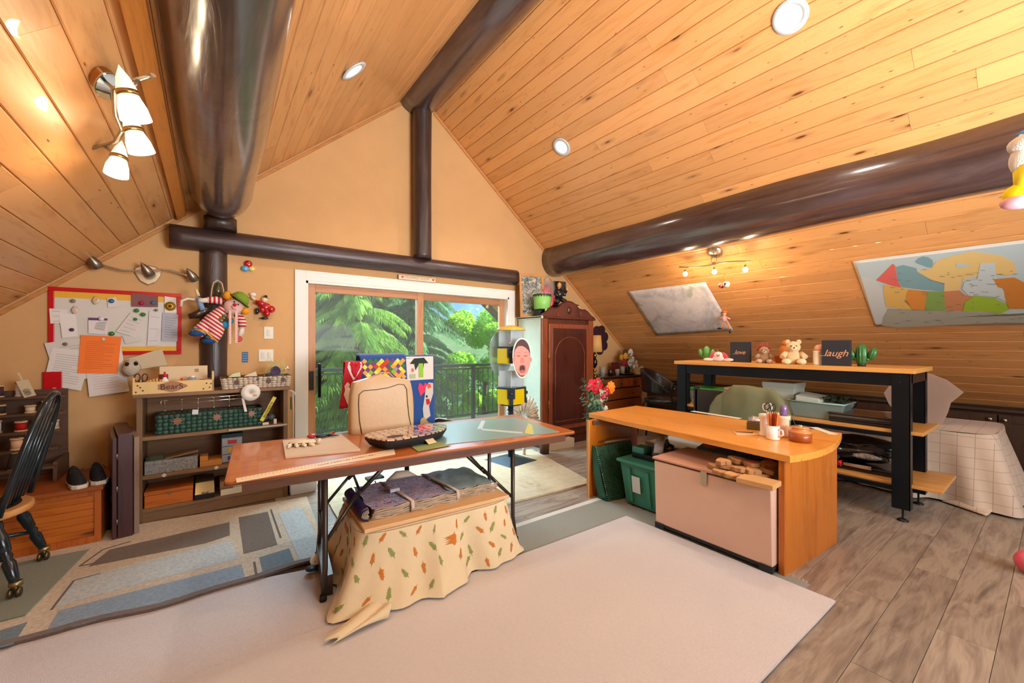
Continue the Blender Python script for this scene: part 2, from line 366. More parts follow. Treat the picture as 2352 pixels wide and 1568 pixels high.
# sliding door
CW = .105
dr = struct(B().box(OX0-CW, OX0, D-.022, D, 0, OZ+CW).obj('door_1', WHITE, bev=.004))
for n_, bb in (('casing', (OX1, OX1+CW, D-.022, D, 0, OZ+CW)), ('casing', (OX0-.001, OX1+.001, D-.021, D, OZ, OZ+CW))):
    B().box(*bb).obj(n_, WHITE, dr, bev=.004)
JW = wood('door_wood', '#c08a5e', '#a06b44', 'Z', 1, 0, .5, .04); JX = wood('door_wood_rail', '#b98258', '#9a6540', 'X', 1, 0, .5, .04)
B().box(OX0, OX0+.02, D-.02, D+.16, 0, OZ).box(OX1-.02, OX1, D-.02, D+.16, 0, OZ).box(OX0, OX1, D-.02, D+.16, OZ-.025, OZ).obj('jamb', WHITE, dr)
B().box(OX0, OX1, D, D+.16, -.006, .03).obj('threshold', mat('sill_metal', '#8d8a86', .4, .8), dr)
GL = glassy('window_glass', '#f4faf7', .01, .05)
def sash(x0, x1, yy, w=.075):
    f = B().box(x0, x0+w, yy, yy+.04, .03, OZ-.025).box(x1-w, x1, yy, yy+.04, .03, OZ-.025).obj('sash_stile', JW, dr, bev=.003)
    B().box(x0+w, x1-w, yy+.001, yy+.039, OZ-.11, OZ-.026).box(x0+w, x1-w, yy+.001, yy+.039, .03, .13).obj('sash_rail', JX, dr, bev=.003)
    B().box(x0+w, x1-w, yy+.018, yy+.022, .13, OZ-.11).obj('pane', GL, dr)
MX = 2.09
sash(OX0+.02, MX+.035, D+.02, .078); sash(MX-.035, OX1-.02, D+.075, .078)
BLKM = mat('black_metal', '#15171a', .35, .6)
B().box(OX0+.035, OX0+.078, D+.005, D+.02, .92, 1.12).obj('latch_plate', mat('bronze_plate', '#4a4a4c', .4, .7), dr, bev=.003)
B().box(OX0+.11, OX0+.14, D-.045, D-.02, .84, 1.20).box(OX0+.11, OX0+.14, D-.03, D+.02, .90, .93).box(OX0+.11, OX0+.14, D-.03, D+.02, 1.11, 1.14).obj('handle', BLKM, dr, bev=.006)
# knee-wall cabinets on the right
CAB = wood('dark_cabinet_wood', '#4b3322', '#2e1d12', 'Z', 1, 0, .5, .04); CABY = wood('dark_cabinet_wood_long', '#4b3322', '#2e1d12', 'Y', 1, 0, .5, .04)
KN = mat('nickel_knob', '#cfc9bd', .25, .9)
cb = E('knee_wall_cabinet', 'dark brown built-in cabinet run under the right slope with round knobs', 'cabinet', (XR, 0, 0))
B().box(.02, .45, -1.2, D-.01, 0, .70).obj('body', CAB, cb)
B().box(-.04, .45, -1.2, D-.01, .70, .73).obj('top_rail', CABY, cb, bev=.005)
B().box(-.012, .02, -1.2, D-.01, .73, .755).obj('crown', mat('cab_edge', '#2a1a10', .5), cb)
y = -1.18; k = 0; yk = AX(2292, 958, XR).y
w_ = .62; y0s = [yk+(i)*w_ for i in range(-2, 8)]
for i, ya in enumerate(y0s):
    if ya+w_ > D: continue
    d = B().box(-.018, .0, ya+.006, ya+w_-.006, .05, .67).obj('cabinet_door', CAB, cb, bev=.002)
    B().box(-.026, -.018, ya+.006, ya+.09, .05, .67).box(-.026, -.018, ya+w_-.09, ya+w_-.006, .05, .67).box(-.026, -.018, ya+.09, ya+w_-.09, .05, .13).box(-.026, -.018, ya+.09, ya+w_-.09, .59, .67).obj('door_frame', CAB, d, bev=.003)
    s = ya+.05 if i % 2 == 0 else ya+w_-.05
    B().at((-.026, s, .62), (0, -pi/2, 0)).lathe([(.006, 0), (.006, .012), (.018, .018), (.018, .026), (.01, .032), (0, .033)], 12).obj('knob', KN, d)
# downlights
for i, (x, y, sd) in enumerate(DOWN):
    sl = SLR if sd == 'R' else -SLL; z = zc(x); nrm = Vector((-sl, 0, -1)).normalized()
    labs = ['large round white recessed light in the right ceiling slope near the top edge', 'small round recessed ceiling light on the right slope above the sliding door', 'round recessed light in the left ceiling slope between the two log beams', 'assumed recessed light on the left slope behind the camera', 'assumed recessed light on the right slope behind the camera']
    if i > 2:
        light('downlight_bulb', 'SPOT', Vector((x, y, z))+nrm*.05, 30, (1, .94, .86), size=.06, spot=2.3, target=Vector((x, y, z))+nrm*.3+Vector((0, 0, -.7))); continue  # assumed lights out of view: bare spot lamps, no fixture built
    q_ = nrm.to_track_quat('Z', 'Y').to_euler(); t = E('downlight', labs[i], 'light', Vector((x, y, z))+nrm*.002, rot=q_)
    B().lathe([(.068, 0), (.072, .006), (.105, .008), (.108, 0)], 32).obj('trim_ring', mat('ring_grey', '#c7cdd0', .4), t)
    B().lathe([(.0, .0015), (.068, .0015), (.069, .004)], 32).obj('lens', mat('lamp_lens', '#fff6e6', .4, em=4.5, emc='#fff4e2'), t)
    light('downlight_bulb', 'SPOT', Vector((x, y, z))+nrm*.03, 60, SOFT, size=.06, spot=2.4, target=Vector((x, y, z))+nrm*.3+Vector((0, 0, -.7)))
# ================================================================ outdoors
DECKM = wood('deck_boards', '#8f8478', '#6f665c', 'X', 1, 0, .7, .1); ALU = mat('rail_metal', '#2b3b38', .45, .5)
dk = struct(B().box(-1.2, 7.2, D+.17, 7.35, -.3, -.13).obj('floor_deck', mat('deck_joists', '#4a4540', .8)))
y = D+.18
while y < 7.3:
    B().box(-1.2, 7.2, y, y+.135, -.13, -.10).obj('deck_board', DECKM, dk); y += .14
rl = E('deck_railing', 'dark metal balcony railing with thin vertical bars outside the sliding door', 'railing', (0, 7.15, -.10))
B().box(-1.2, 7.2, -.04, .04, 1.06, 1.115).obj('top_rail', ALU, rl, bev=.01)
B().box(-1.2, 7.2, -.02, .02, 1.00, 1.03).box(-1.2, 7.2, -.02, .02, .08, .11).obj('lower_rail', ALU, rl)
x = -1.1; bm_ = None
while x < 7.1:
    if abs((x+1.1) % 1.8) < .06: B().box(-.03, .03, -.03, .03, 0, 1.06).obj('rail_post', ALU, rl, (x, 0, 0))
    elif bm_ is None: bm_ = B().box(-.008, .008, -.008, .008, .1, 1.01).obj('baluster', ALU, rl, (x, 0, 0))
    else:
        c = bm_.copy(); COL.objects.link(c); c.location = (x, 0, 0)
    x += .12
# roof overhang above the deck
SOF = wood('soffit_boards', '#c9a55c', '#a5823f', 'Y', 1, 0, .6, .1); BRG = mat('barge_board', '#4b3d2f', .7)
rf = struct(B().hexa([(XA, D+.17, ZA+.03), (9.2, D+.17, zc(9.2)+.03), (9.2, 7.4, zc(9.2)+.03), (XA, 7.4, ZA+.03), (XA, D+.17, ZA+.1), (9.2, D+.17, zc(9.2)+.1), (9.2, 7.4, zc(9.2)+.1), (XA, 7.4, ZA+.1)]).obj('roof_overhang', BRG))
s = 0
while s < 7.0:
    a, c = XA+s, XA+s+.125; B().hexa([(a, D+.17, zc(a)), (c, D+.17, zc(c)), (c, 7.3, zc(c)), (a, 7.3, zc(a)), (a, D+.17, zc(a)+.028), (c, D+.17, zc(c)+.028), (c, 7.3, zc(c)+.028), (a, 7.3, zc(a)+.028)]).obj('soffit_board', SOF, rf); s += .13
B().hexa([(XA, 7.31, ZA-.14), (9.2, 7.31, zc(9.2)-.14), (9.2, 7.4, zc(9.2)-.14), (XA, 7.4, ZA-.14), (XA, 7.31, ZA+.02), (9.2, 7.31, zc(9.2)+.02), (9.2, 7.4, zc(9.2)+.02), (XA, 7.4, ZA+.02)]).obj('barge_rafter', BRG, rf)
b = B(); gx = B().grid(lambda u, v: (-60+u*160, 8+v*120, -3.2+ (v*120)**1.3*.02), 20, 12); struct(gx.obj('ground', mat('forest_ground', '#3c5a28', .9, var=.4, vs=.5)))
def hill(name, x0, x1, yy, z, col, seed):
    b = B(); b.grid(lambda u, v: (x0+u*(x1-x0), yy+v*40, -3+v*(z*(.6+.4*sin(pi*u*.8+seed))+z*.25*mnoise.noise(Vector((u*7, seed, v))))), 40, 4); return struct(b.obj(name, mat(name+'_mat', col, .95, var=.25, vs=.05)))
hill('hill_far', 60, 330, 250, 90, '#5f87a8', 1.2)  # the haze of distance is put into its blue colour
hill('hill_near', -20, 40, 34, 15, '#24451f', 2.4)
def leafmat(name, c1, c2, tr=.5):
    q = N(name); vv = q.coord((1, 1, 1)); f = q.noise(vv, 1.6, 3, .6); c = q.ramp(f, [(.35, c1), (.65, c2)])
    q.l(c, q.b.inputs['Base Color']); q.set(Roughness=.55); t = q.n('BsdfTranslucent'); q.l(c, t.inputs[0])
    mx = q.n('MixShader'); mx.inputs[0].default_value = tr; q.l(q.b.outputs[0], mx.inputs[1]); q.l(t.outputs[0], mx.inputs[2]); q.l(mx.outputs[0], q.out.inputs[0]); return q.m
CON = [leafmat('hemlock_light', '#5f9438', '#a6d068'), leafmat('hemlock_dark', '#2c5c34', '#5c9450'), leafmat('hemlock_pale', '#4f8a5e', '#93c08e')]
BARK = mat('bark', '#4a392b', .9, bump=.6, bs=20)
def conifer(loc, h, r, mt, label, seed, z0=-3.2, n=150, low=.0):
    R = random.Random(seed); vs = []; fs = []
    for k in range(n):
        t = low+(1-low)*(k/n)**.9; z = z0+h*t; L = r*(1-t)**.75*R.uniform(.75, 1.1)+.25; a = R.uniform(0, 2*pi)
        d = Vector((cos(a), sin(a), 0)); sd = Vector((-sin(a), cos(a), 0)); m = int(L/.055)+3
        for i in range(m):
            s = (i+.5)/m; p = d*(L*s)+Vector((0, 0, z+.30*L*s-.62*L*s*s)); wd = (.09+.34*L*(1-s)**.8*.42)
            for sg in (-1, 1):
                for j in range(5):
                    w = wd*(.3+.18*j)*R.uniform(.8, 1.15); q0 = p+sd*sg*w*(.16*j); e = q0+sd*sg*w*R.uniform(.4, .7)+d*w*R.uniform(.2, .5)+Vector((0, 0, -w*.5-R.uniform(0, .09)))
                    n_ = d*R.uniform(.011, .020)+Vector((0, 0, R.uniform(-.01, .02))); o = len(vs)
                    vs += [q0-n_, q0+n_, e+n_*.3, e+Vector((0, 0, -.05))]; fs += [(o, o+1, o+2, o+3)]
    t_ = E('conifer_tree', label, 'tree', (loc[0], loc[1], 0), group=None)
    b = B(); b.put(vs, fs); o = b.obj('foliage', mt, t_); o['kind'] = 'stuff'
    B().tube([(0, 0, z0), (0, 0, z0+h*.97)], [r*.09, .02], 8).obj('trunk', BARK, t_)
conifer((2.9, 10.2), 9.5, 2.0, CON[0], 'light green hemlock with drooping boughs nearest the left glass pane', 1, n=190)
conifer((3.2, 13.2), 13, 2.6, CON[1], 'dark green conifer right behind the nearest hemlock', 2, n=210)
conifer((5.0, 12.0), 12, 2.0, CON[2], 'pale blue-green drooping conifer seen beside the door mullion', 3, n=210)
conifer((1.4, 13.0), 13, 2.6, CON[1], 'dark conifer at the left edge of the glass door', 4, n=180)
conifer((6.0, 17.5), 14, 3.0, CON[2], 'tall hazy conifer behind the bright maple', 5, n=200)
conifer((3.8, 18.5), 16, 3.4, CON[1], 'tall dark conifer at the back between two others', 6, n=200)
def broad(loc, z0, rad, n, mt, label, seed, trunk=.12):
    R = random.Random(seed); vs = []; fs = []
    cl = [(Vector((R.gauss(0, .5)*rad[0], R.gauss(0, .5)*rad[1], R.uniform(-.95, .85)*rad[2])), R.uniform(.22, .42)*rad[0]) for _ in range(34)]
    cl = [(c, s) for c, s in cl if (c.x/rad[0])**2+(c.y/rad[1])**2+(c.z/rad[2])**2 < 1.0]
    for _ in range(n):
        c, s = R.choice(cl); d = Vector((R.gauss(0, 1), R.gauss(0, 1), R.gauss(0, 1))).normalized()*s*R.uniform(.7, 1.08)
        p = c+d; u = Vector((R.gauss(0, 1), R.gauss(0, 1), R.gauss(0, .6))).normalized(); w = u.cross(d+Vector((0, 0, .3))).normalized(); l = R.uniform(.035, .075); o = len(vs)
        vs += [p-u*l, p-w*l*.6, p+u*l+Vector((0, 0, -.02)), p+w*l*.6]; fs.append((o, o+1, o+2, o+3))
    t = E('broadleaf_tree', label, 'tree', (loc[0], loc[1], 0)); b = B(); b.at((0, 0, z0)).put(vs, fs); o = b.obj('foliage', mt, t); o['kind'] = 'stuff'
    B().tube([(0, 0, -3.2), (.1, 0, z0)], [trunk, trunk*.6], 8).obj('trunk', BARK, t)
broad((7.1, 11.2), .5, (1.25, 1.2, 2.1), 30000, leafmat('maple_leaves', '#8fd01e', '#c2ee45', .55), 'bright yellow-green maple behind the right glass pane', 11)
broad((7.8, 9.6), 1.0, (1.0, .7, 2.3), 9000, leafmat('alder_leaves', '#3f8a22', '#6fb83a', .5), 'mid green leafy tree near the roof edge at the far right of the glass', 12)
broad((8.2, 12.8), -.6, (1.8, 1.2, 2.0), 12000, leafmat('bush_leaves', '#2f6a24', '#5ba040', .5), 'low green leafy shrub below the bright maple', 13, .06)
# ================================================================ rugs
def rugmat(name, c, var=.08, vs=60, rough=.95, bump=.5, bs=250):
    return mat(name, c, rough, var=var, vs=vs, bump=bump, bs=bs, sheen=.3)
def flat(name, pts, z0, z1, m, label, cat='rug', n=0, wav=0):
    b = B(); c = [Vector((p[0], p[1], 0)) for p in pts]
    if n:
        q = []
        for i in range(len(c)):
            a, d = c[i], c[(i+1) % len(c)]; t = (d-a).normalized(); nn = Vector((t.y, -t.x, 0))
            for k in range(n): u = k/n; q.append(a.lerp(d, u)+nn*wav*mnoise.noise(Vector((u*9+i*7, i, 0))))
        c = q
    b.prism([(p.x, p.y) for p in c], z0, z1); return tag(b.obj(name, m), label, cat)
GREYC = rugmat('grey_carpet_pile', '#8f9080', .12, 120)
flat('carpet_runner', [(-1.3, .92), (1.0, .90), (2.80, .88), (2.93, 2.50), (.2, 2.52), (-1.3, 2.55)], .0005, .008, GREYC, 'grey-green carpet lying under the cream rug and in front of the orange desk', n=12, wav=.012)
B_ = B()
for k in range(150):
    y = .90+k*(2.48-.90)/150; x = 2.80+(y-.88)*.08; l = RX.uniform(.02, .045); B_.box(x-.002, x+l, y, y+.006, .001, .006)
o = B_.obj('carpet_fringe', mat('fringe_thread', '#b8ab96', .9), bpy.data.objects['carpet_runner']); o['kind'] = 'stuff'
B().hexa([(1.2, 2.49, .008), (2.86, 2.47, .008), (2.86, 2.525, .008), (1.2, 2.53, .008), (1.2, 2.49, .011), (2.86, 2.47, .011), (2.86, 2.525, .011), (1.2, 2.53, .011)]).obj('binding', mat('white_binding', '#d9d4c8', .9), bpy.data.objects['carpet_runner'])
q = N('cream_rug'); v = q.coord((14, 60, 1)); g = q.noise(v, 3, 4, .7); g2 = q.noise(q.coord((1, 1, 1)), 1.2, 2)
q.l(q.mix(.5, q.ramp(g, [(.3, '#c0b9b5'), (.7, '#d8d2ce')]), q.ramp(g2, [(.3, '#cac2be'), (.7, '#d4cdc9')])), q.b.inputs['Base Color']); q.set(Roughness=.95, Sheen_Weight=.3); q.bump(g, .6, .004); CRM = q.m
flat('large_cream_rug', [(-1.5, .78), (2.712, .735), (2.70, 2.10), (-.1, 2.17), (-1.5, 2.2)], .008, .02, CRM, 'large plain pinkish cream rug filling the foreground', n=16, wav=.008)
B().prism([(-1.0, 2.2), (-.1, 2.17), (.62, 2.15), (.62, 2.74), (-.2, 2.93), (-1.4, 2.95), (-1.4, 2.2)], .0085, .0175)
bb = B().prism([(-1.5, 2.19), (.66, 2.155), (.70, 2.72), (-.2, 2.93), (-1.5, 2.95)], .0085, .0165); tag(bb.obj('cream_rug_runner', rugmat('cream_weave', '#d3cccb', .06, 90)), 'pale pinkish woven rug between the large cream rug and the patterned rug', 'rug')
# cream rug by the door
q = N('door_rug'); v = q.coord((1, 1, 1)); g = q.noise(v, 14, 5, .7); g2 = q.noise(v, 2.2, 3)
q.l(q.mix(q.ramp(g2, [(.5, '#000000'), (.7, '#ffffff')]), q.ramp(g, [(.3, '#c4b592'), (.7, '#d2c6a8')]), q.ramp(g, [(.35, '#a39878'), (.6, '#ccbf9f')])), q.b.inputs['Base Color']); q.set(Roughness=.95); q.bump(g, .5, .004)
flat('door_rug', [(.80, 2.98), (3.10, 2.83), (3.43, 4.20), (.86, 4.55)], .0, .016, q.m, 'cream rug with a faint worn pattern in front of the sliding door', n=14, wav=.008)
# patterned rug: wavy body and flat colour blocks woven in
RG = {k: rugmat('rug_'+k, c, .22, 55) for k, c in dict(beige='#cbb99f', blue='#8298aa', pale='#bcc4c4', brown='#68594b', slate='#5f7580', line='#5a4b3e', edge='#6a5a52').items()}
rug = tag(B().prism([(-1.55, 2.90), (-1.0, 2.88)]+[(-1.0+1.62*u, 2.875-.05*u+.022*sin(u*9)+.01*sin(u*23)) for u in [k/24 for k in range(1, 25)]]+[(.70, 4.06), (-.36, 4.19), (-1.55, 4.22)], .017, .031).obj('patterned_rug', RG['beige']), 'beige rug with blue, grey and brown blocks and a rippled front edge', 'rug')
B().prism([(-1.55, 2.885), (-1.0, 2.865)]+[(-1.0+1.63*u, 2.862-.05*u+.022*sin(u*9)+.01*sin(u*23)) for u in [k/24 for k in range(1, 25)]]+[(.64, 2.86)]+[(-1.0+1.63*u, 2.905-.05*u+.022*sin(u*9)+.01*sin(u*23)) for u in [k/24 for k in range(24, 0, -1)]]+[(-1.0, 2.905), (-1.55, 2.915)], .0165, .0325).obj('bound_edge', RG['edge'], rug)
def block(px, col, z=.0312, name='woven_block'):
    p = [AZ(x, y, .031) for x, y in px]; B().prism([(q.x, q.y) for q in p], z-.0008, z+.0012).obj(name, RG[col], rug)
block([(203, 1301), (252, 1262), (527, 1199), (528, 1229), (470, 1248)], 'brown')
block([(548, 1188), (615, 1175), (637, 1251), (560, 1272)], 'brown')
block([(596, 1280), (664, 1259), (678, 1293), (604, 1316)], 'slate')
block([(102, 1456), (135, 1402), (330, 1352), (555, 1296), (563, 1326), (330, 1395)], 'blue')
block([(165, 1330), (240, 1312), (530, 1240), (548, 1283), (330, 1338), (120, 1395)], 'pale')
block([(640, 1180), (690, 1165), (724, 1225), (724, 1285), (690, 1290)], 'pale')
block([(0, 1448), (64, 1428), (30, 1480), (0, 1488)], 'slate')
for a, c in (((183, 1300), (236, 1262)), ((236, 1262), (300, 1243)), ((183, 1300), (240, 1288)), ((622, 1170), (645, 1235)), ((170, 1333), (230, 1317)), ((584, 1290), (590, 1326)), ((118, 1400), (170, 1333))):
    p, r = AZ(*a, .031), AZ(*c, .031); t = (r-p).normalized()*.006; n_ = Vector((t.y, -t.x, 0)); B().prism([(w.x, w.y) for w in (p+n_, r+n_, r-n_, p-n_)], .031, .0326).obj('woven_line', RG['line'], rug)
# green chair mat
p = [AZ(58, 1413, .034), AZ(205, 1262, .034)]
tag(B().prism([(p[0].x, p[0].y), (p[1].x, p[1].y), (-1.9, p[1].y+.1), (-1.9, p[0].y+.05)], .032, .039).obj('green_carpet_mat', rugmat('green_mat', '#79816f', .12, 140)), 'grey-green carpet mat under the dark spindle chair', 'mat')
# ================================================================ left: bench, shoes, cabinet leaf, spool rack, chair
PINEO = wood('orange_pine', '#c96f22', '#a4500f', 'X', 1, 1.0, .4, .08, coat=.3); PINEZ = wood('orange_pine_upright', '#bb6220', '#94450e', 'Z', 1, 0, .4, .05, coat=.3)
bn = E('pine_chest', 'low orange pine chest with horizontal boards under the black shoes', 'chest', (-.612, 3.995, .031))
W_ = 1.35
for i in range(6): B().box(-W_, -.035, .012, .03, .045+i*.047, .0905+i*.047).obj('board', PINEO, bn, bev=.002, seg=1)
B().box(-.035, 0, 0, .60, 0, .36).box(-W_, -.035, .0, .02, 0, .045).box(-W_, -.035, .0, .02, .327, .36).obj('frame', PINEZ, bn, bev=.002)
B().box(-W_, -.035, .03, .60, .0, .35).obj('body', PINEZ, bn)
B().box(-W_-.01, .012, -.02, .62, .36, .385).obj('lid', wood('pine_lid', '#a85a24', '#84400f', 'X', 1, 0, .4), bn, bev=.005)
B().at((.004, .16, .26)).tube([(0, -.03, 0), (.02, -.03, -.005), (.025, 0, -.02), (.02, .03, -.005), (0, .03, 0)], .006, 6).obj('side_handle', BLKM, bn)
def shoe(x, y, rz, label):
    t = E('shoe', label, 'shoe', (x, y, .031+.385), rz, 'black shoes on the pine chest')
    sole = [(-.045, -.12), (-.02, -.145), (.03, -.14), (.048, -.08), (.044, .0), (.036, .06), (.034, .12), (.012, .14), (-.018, .138), (-.034, .11), (-.034, .04), (-.046, -.04)]
    B().prism(sole, 0, .028).obj('sole', mat('shoe_sole', '#d8d0bf', .7), t, bev=.006)
    b = B(); 
    def up(u, v):
        yy = -.135+.27*u; hh = .045+.05*max(0, min(1, (u-.25)*2.6)); ww = .042-.008*abs(u-.35)*2; ww *= min(1, sqrt(max(.0, 1-(abs(u-.5)*2)**4))+.1)
        a = pi*v; return (cos(a)*ww, yy, .026+sin(a)*hh*min(1, sqrt(max(0, 1-(abs(u-.5)*2)**6))+.15))
    b.grid(up, 14, 10); b.obj('upper', mat('shoe_cloth', '#1b1d22', .8, bump=.3), t)
    b = B()
    for k in range(4): yy = -.03+k*.022; b.tube([(-.02, yy, .085+k*.004), (0, yy+.004, .096+k*.003), (.02, yy, .085+k*.004)], .0035, 5)
    b.tube([(0, -.03, .1), (-.03, -.02, .115), (-.035, -.04, .095)], .003, 5).tube([(0, -.03, .1), (.03, -.02, .115), (.035, -.04, .095)], .003, 5)
    b.obj('laces', mat('shoe_lace', '#2c2e33', .8), t)
shoe(-.755, 4.11, .35, 'left black canvas shoe with a white sole on the pine chest'); shoe(-.655, 4.15, .25, 'right black canvas shoe with a white sole next to the dark folded leaf')
DKW = wood('dark_red_wood', '#45262a', '#2b1519', 'Z', 1, 0, .4, .04, coat=.3)
ft = E('folded_table', 'dark brown folded drop-leaf panel standing between the chest and the shelf unit', 'folded table', (-.486, 3.97, .031), .17)
B().box(-.068, -.043, .0, .58, 0, .71).obj('leaf', DKW, ft, bev=.004)
B().box(-.04, .04, .0, .60, 0, .735).obj('core', DKW, ft, bev=.004)
B().box(.045, .075, .015, .56, 0, .70).obj('leaf', wood('pale_panel_edge', '#8d7565', '#6d574b', 'Z', 1, 0, .6), ft, bev=.004)
for z in (.12, .35, .58): B().tube([(-.043, -.003, z-.02), (-.043, -.003, z+.02)], .005, 8).obj('hinge', mat('steel_hinge', '#8e8a84', .35, .9), ft)
# ---- spindle chair
CHB = mat('dark_green_paint', '#16242c', .25, coat=.5, var=.2, vs=6); SEATW = wood('chair_seat_wood', '#d49a5c', '#b9793c', 'Y', 1, 0, .35, .04, coat=.4)
ch = E('windsor_chair', 'dark blue-green spindle-back chair with a varnished wooden seat at the left edge', 'chair', (-1.08, 3.60, .039), 0)
b = B(); n = 32
prof = []
for k in range(n): a = 2*pi*k/n; prof.append((.245*cos(a)*(1.0 if cos(a) > 0 else 1.05), .255*sin(a)))
b.prism(prof, .405, .445, 0, True); o = b.obj('seat', SEATW, ch, bev=.012, seg=3)
B().prism([(p[0]*.80, p[1]*.80) for p in prof], .4455, .4475, 0).obj('seat_pad', mat('seat_black', '#101216', .5), ch)
lp = [(.0, 0), (.02, .02), (.024, .12), (.017, .14), (.026, .17), (.029, .30), (.02, .33), (.027, .35), (.02, .37), (.024, .5), (.02, .62), (.014, .66)]
for sx, sy in ((1, 1), (1, -1), (-1, 1), (-1, -1)):
    top = Vector((.14*sx, .15*sy, .405)); bot = Vector((.235*sx, .235*sy, .065)); L_ = (top-bot).length; q_ = (top-bot).to_track_quat('Z', 'X').to_euler()
    B().lathe([(.016, 0), (.023, .04), (.028, .12), (.019, .14), (.026, .16), (.019, .175), (.026, .19), (.03, .27), (.021, .30), (.026, .33), (.022, L_)], 14).obj('leg', CHB, ch, bot, q_)
    cst = B(); cst.at((bot.x, bot.y, 0)).tube([(0, 0, .02), (0, 0, .07)], .011, 8)
    cst.blob((.012, 0, .024), (.014, .027, .027)).blob((-.018, 0, .024), (.014, .027, .027)); cst.obj('caster', mat('brass_caster', '#6e6146', .3, .8), ch)
    B().at((bot.x, bot.y, 0)).lathe([(.027, .062), (.028, .07), (.026, .085)], 12).obj('ferrule', mat('worn_brass', '#a39367', .35, .9), ch)
for sy in (1, -1): B().tube([(-.2, .2*sy, .2), (0, .2*sy, .205), (.2, .2*sy, .2)], [.010, .017, .010], 8).obj('stretcher', CHB, ch)
B().tube([(0, -.2, .205), (0, 0, .205), (0, .2, .205)], [.010, .017, .010], 8).obj('stretcher', CHB, ch)
def bow(t): # back hoop: from right front to left front through the top
    a = pi*t; y = .235*cos(a); z = .44+.63*(sin(a)**.62); x = .175+.155*(z-.44)/.63; return Vector((x, y, z))
B().tube([bow(k/28) for k in range(29)], .0155, 10).obj('back_hoop', CHB, ch)
for k in range(6):
    y = -.15+.30*k/5; zt = None
    for j in range(200):
        p_ = bow(.5*j/200)
        if p_.y <= abs(y)*1.25+.0: zt = p_.z; break
    yt = y*1.25; zt = .44+.63*(sqrt(max(0, 1-(yt/.235)**2))**.62); top = Vector((.175+.155*(zt-.44)/.63, yt, zt)); bot = Vector((.165, y, .443))
    B().tube([bot, bot.lerp(top, .35), top], [.0065, .009, .0055], 8).obj('spindle', CHB, ch)
# ---- sewing table corner with the spool rack
SR = wood('rack_wood', '#5a4030', '#3b2a20', 'X', 1, 0, .5)
rk = E('spool_rack', 'dark wooden tiered rack full of thread spools at the left edge', 'rack', (-1.16, 4.40, .0))
RX_ = [(1.02, .16, 0), (.90, .10, 1), (.78, .04, 2), (.66, -.02, 3), (.54, -.08, 4)]
for z, y, i in RX_: B().box(-.5, .27, y-.055, y+.055, z-.02, z).obj('shelf', SR, rk, bev=.003)
B().box(-.5, .27, .20, .215, .42, 1.06).box(.255, .275, -.10, .215, .42, .56).box(-.5, -.48, -.10, .215, .42, .56).obj('back_panel', SR, rk)
def spool(x, y, z, col, r, h, label, cone=False):
    t = E('thread_spool', label, 'spool', (x, y, z), 0, 'thread spools on the rack')
    m = mat('thread_'+col.strip('#'), col, .75, bump=.4, bs=300)
    if cone: B().lathe([(r, .004), (r*1.02, h*.25), (r*.55, h*.96), (r*.3, h)], 16).obj('thread', m, t)
    else: B().lathe([(r*.85, .01), (r*.85, h-.01)], 16).obj('thread', m, t)
    fm = mat('spool_wood', '#d8b98c', .6); B().lathe([(r, 0), (r, .01)], 16).obj('flange', fm, t); B().lathe([(r*(.42 if cone else 1), h-.008), (r*(.42 if cone else 1), h+.002)], 16).obj('flange', fm, t); B().lathe([(r*.3, h+.002), (r*.3, h+.0028)], 10).obj('hole', mat('spool_hole', '#3a2a1c', .8), t)
sp = [(-.06, 0, '#4a3038', .022, .085, 'slim dark plum thread spool on the top tier', 0), (.035, 0, '#e9e4da', .026, .105, 'tall white thread spool on the top tier', 0), (-.2, 0, '#c9b48c', .024, .08, 'beige thread spool at the left of the top tier', 0),
 (-.04, 1, '#3a2a24', .027, .07, 'dark brown thread spool on the second tier', 0), (.10, 1, '#d7c5a6', .03, .055, 'cream thread spool lying open on the second tier', 0), (.185, 1, '#efe6d6', .03, .08, 'off-white thread spool at the right of the second tier', 0), (-.18, 1, '#a08a6a', .027, .07, 'tan thread spool at the left of the second tier', 0),
 (-.05, 2, '#dfe0e4', .033, .085, 'pale grey thread spool on the third tier', 0), (.07, 2, '#b3121c', .032, .07, 'red thread spool in the middle of the rack', 0), (.17, 2, '#8b7466', .026, .075, 'grey-brown thread spool on the third tier', 0), (.235, 2, '#c9b9a6', .024, .06, 'pale thread spool at the right end of the third tier', 0),
 (-.07, 3, '#171b25', .045, .12, 'large black cone of thread', 1), (.065, 3, '#e2ba94', .033, .08, 'peach thread spool on the fourth tier', 0), (.18, 3, '#efe7dc', .033, .08, 'white thread spool beside the chair back', 0),
 (-.06, 4, '#55749a', .055, .13, 'large blue cone of thread on the lowest tier', 1), (.07, 4, '#2a2723', .036, .11, 'dark cone of thread on the lowest tier', 1), (-.2, 4, '#b09a76', .034, .08, 'tan thread spool on the lowest tier', 0)]
for x, i, col, r, h, lab, cn in sp: spool(-1.16+x, 4.40+RX_[i][1], RX_[i][0], col, r, h, lab, cn)
t = E('buckle_card', 'cream card with shiny buttons leaning at the top of the spool rack', 'card', (-1.06, 4.50, 1.02), rot=(.25, -.25, 0)); B().box(-.03, .03, -.002, .002, 0, .13).obj('card', mat('card_cream', '#d9c6a0', .6), t)
for z in (.03, .05): B().at((0, -.004, z), (pi/2, 0, 0)).lathe([(.006, 0), (.016, .003), (.016, .006)], 14).obj('button', mat('shiny_button', '#e6dcc0', .2, .7), t)
B().box(-.005, .005, -.002, .002, .13, .19).obj('hang_tab', mat('card_cream', '#d9c6a0'), t)
rt = tag(B().box(-.105/2, .105/2, -.03, .0, 0, .17).obj('red_box', mat('glossy_red', '#c40d18', .3), None, (-.985, D-.001, 1.02), bev=.006), 'bright red box fixed to the wall left of the papers', 'box')
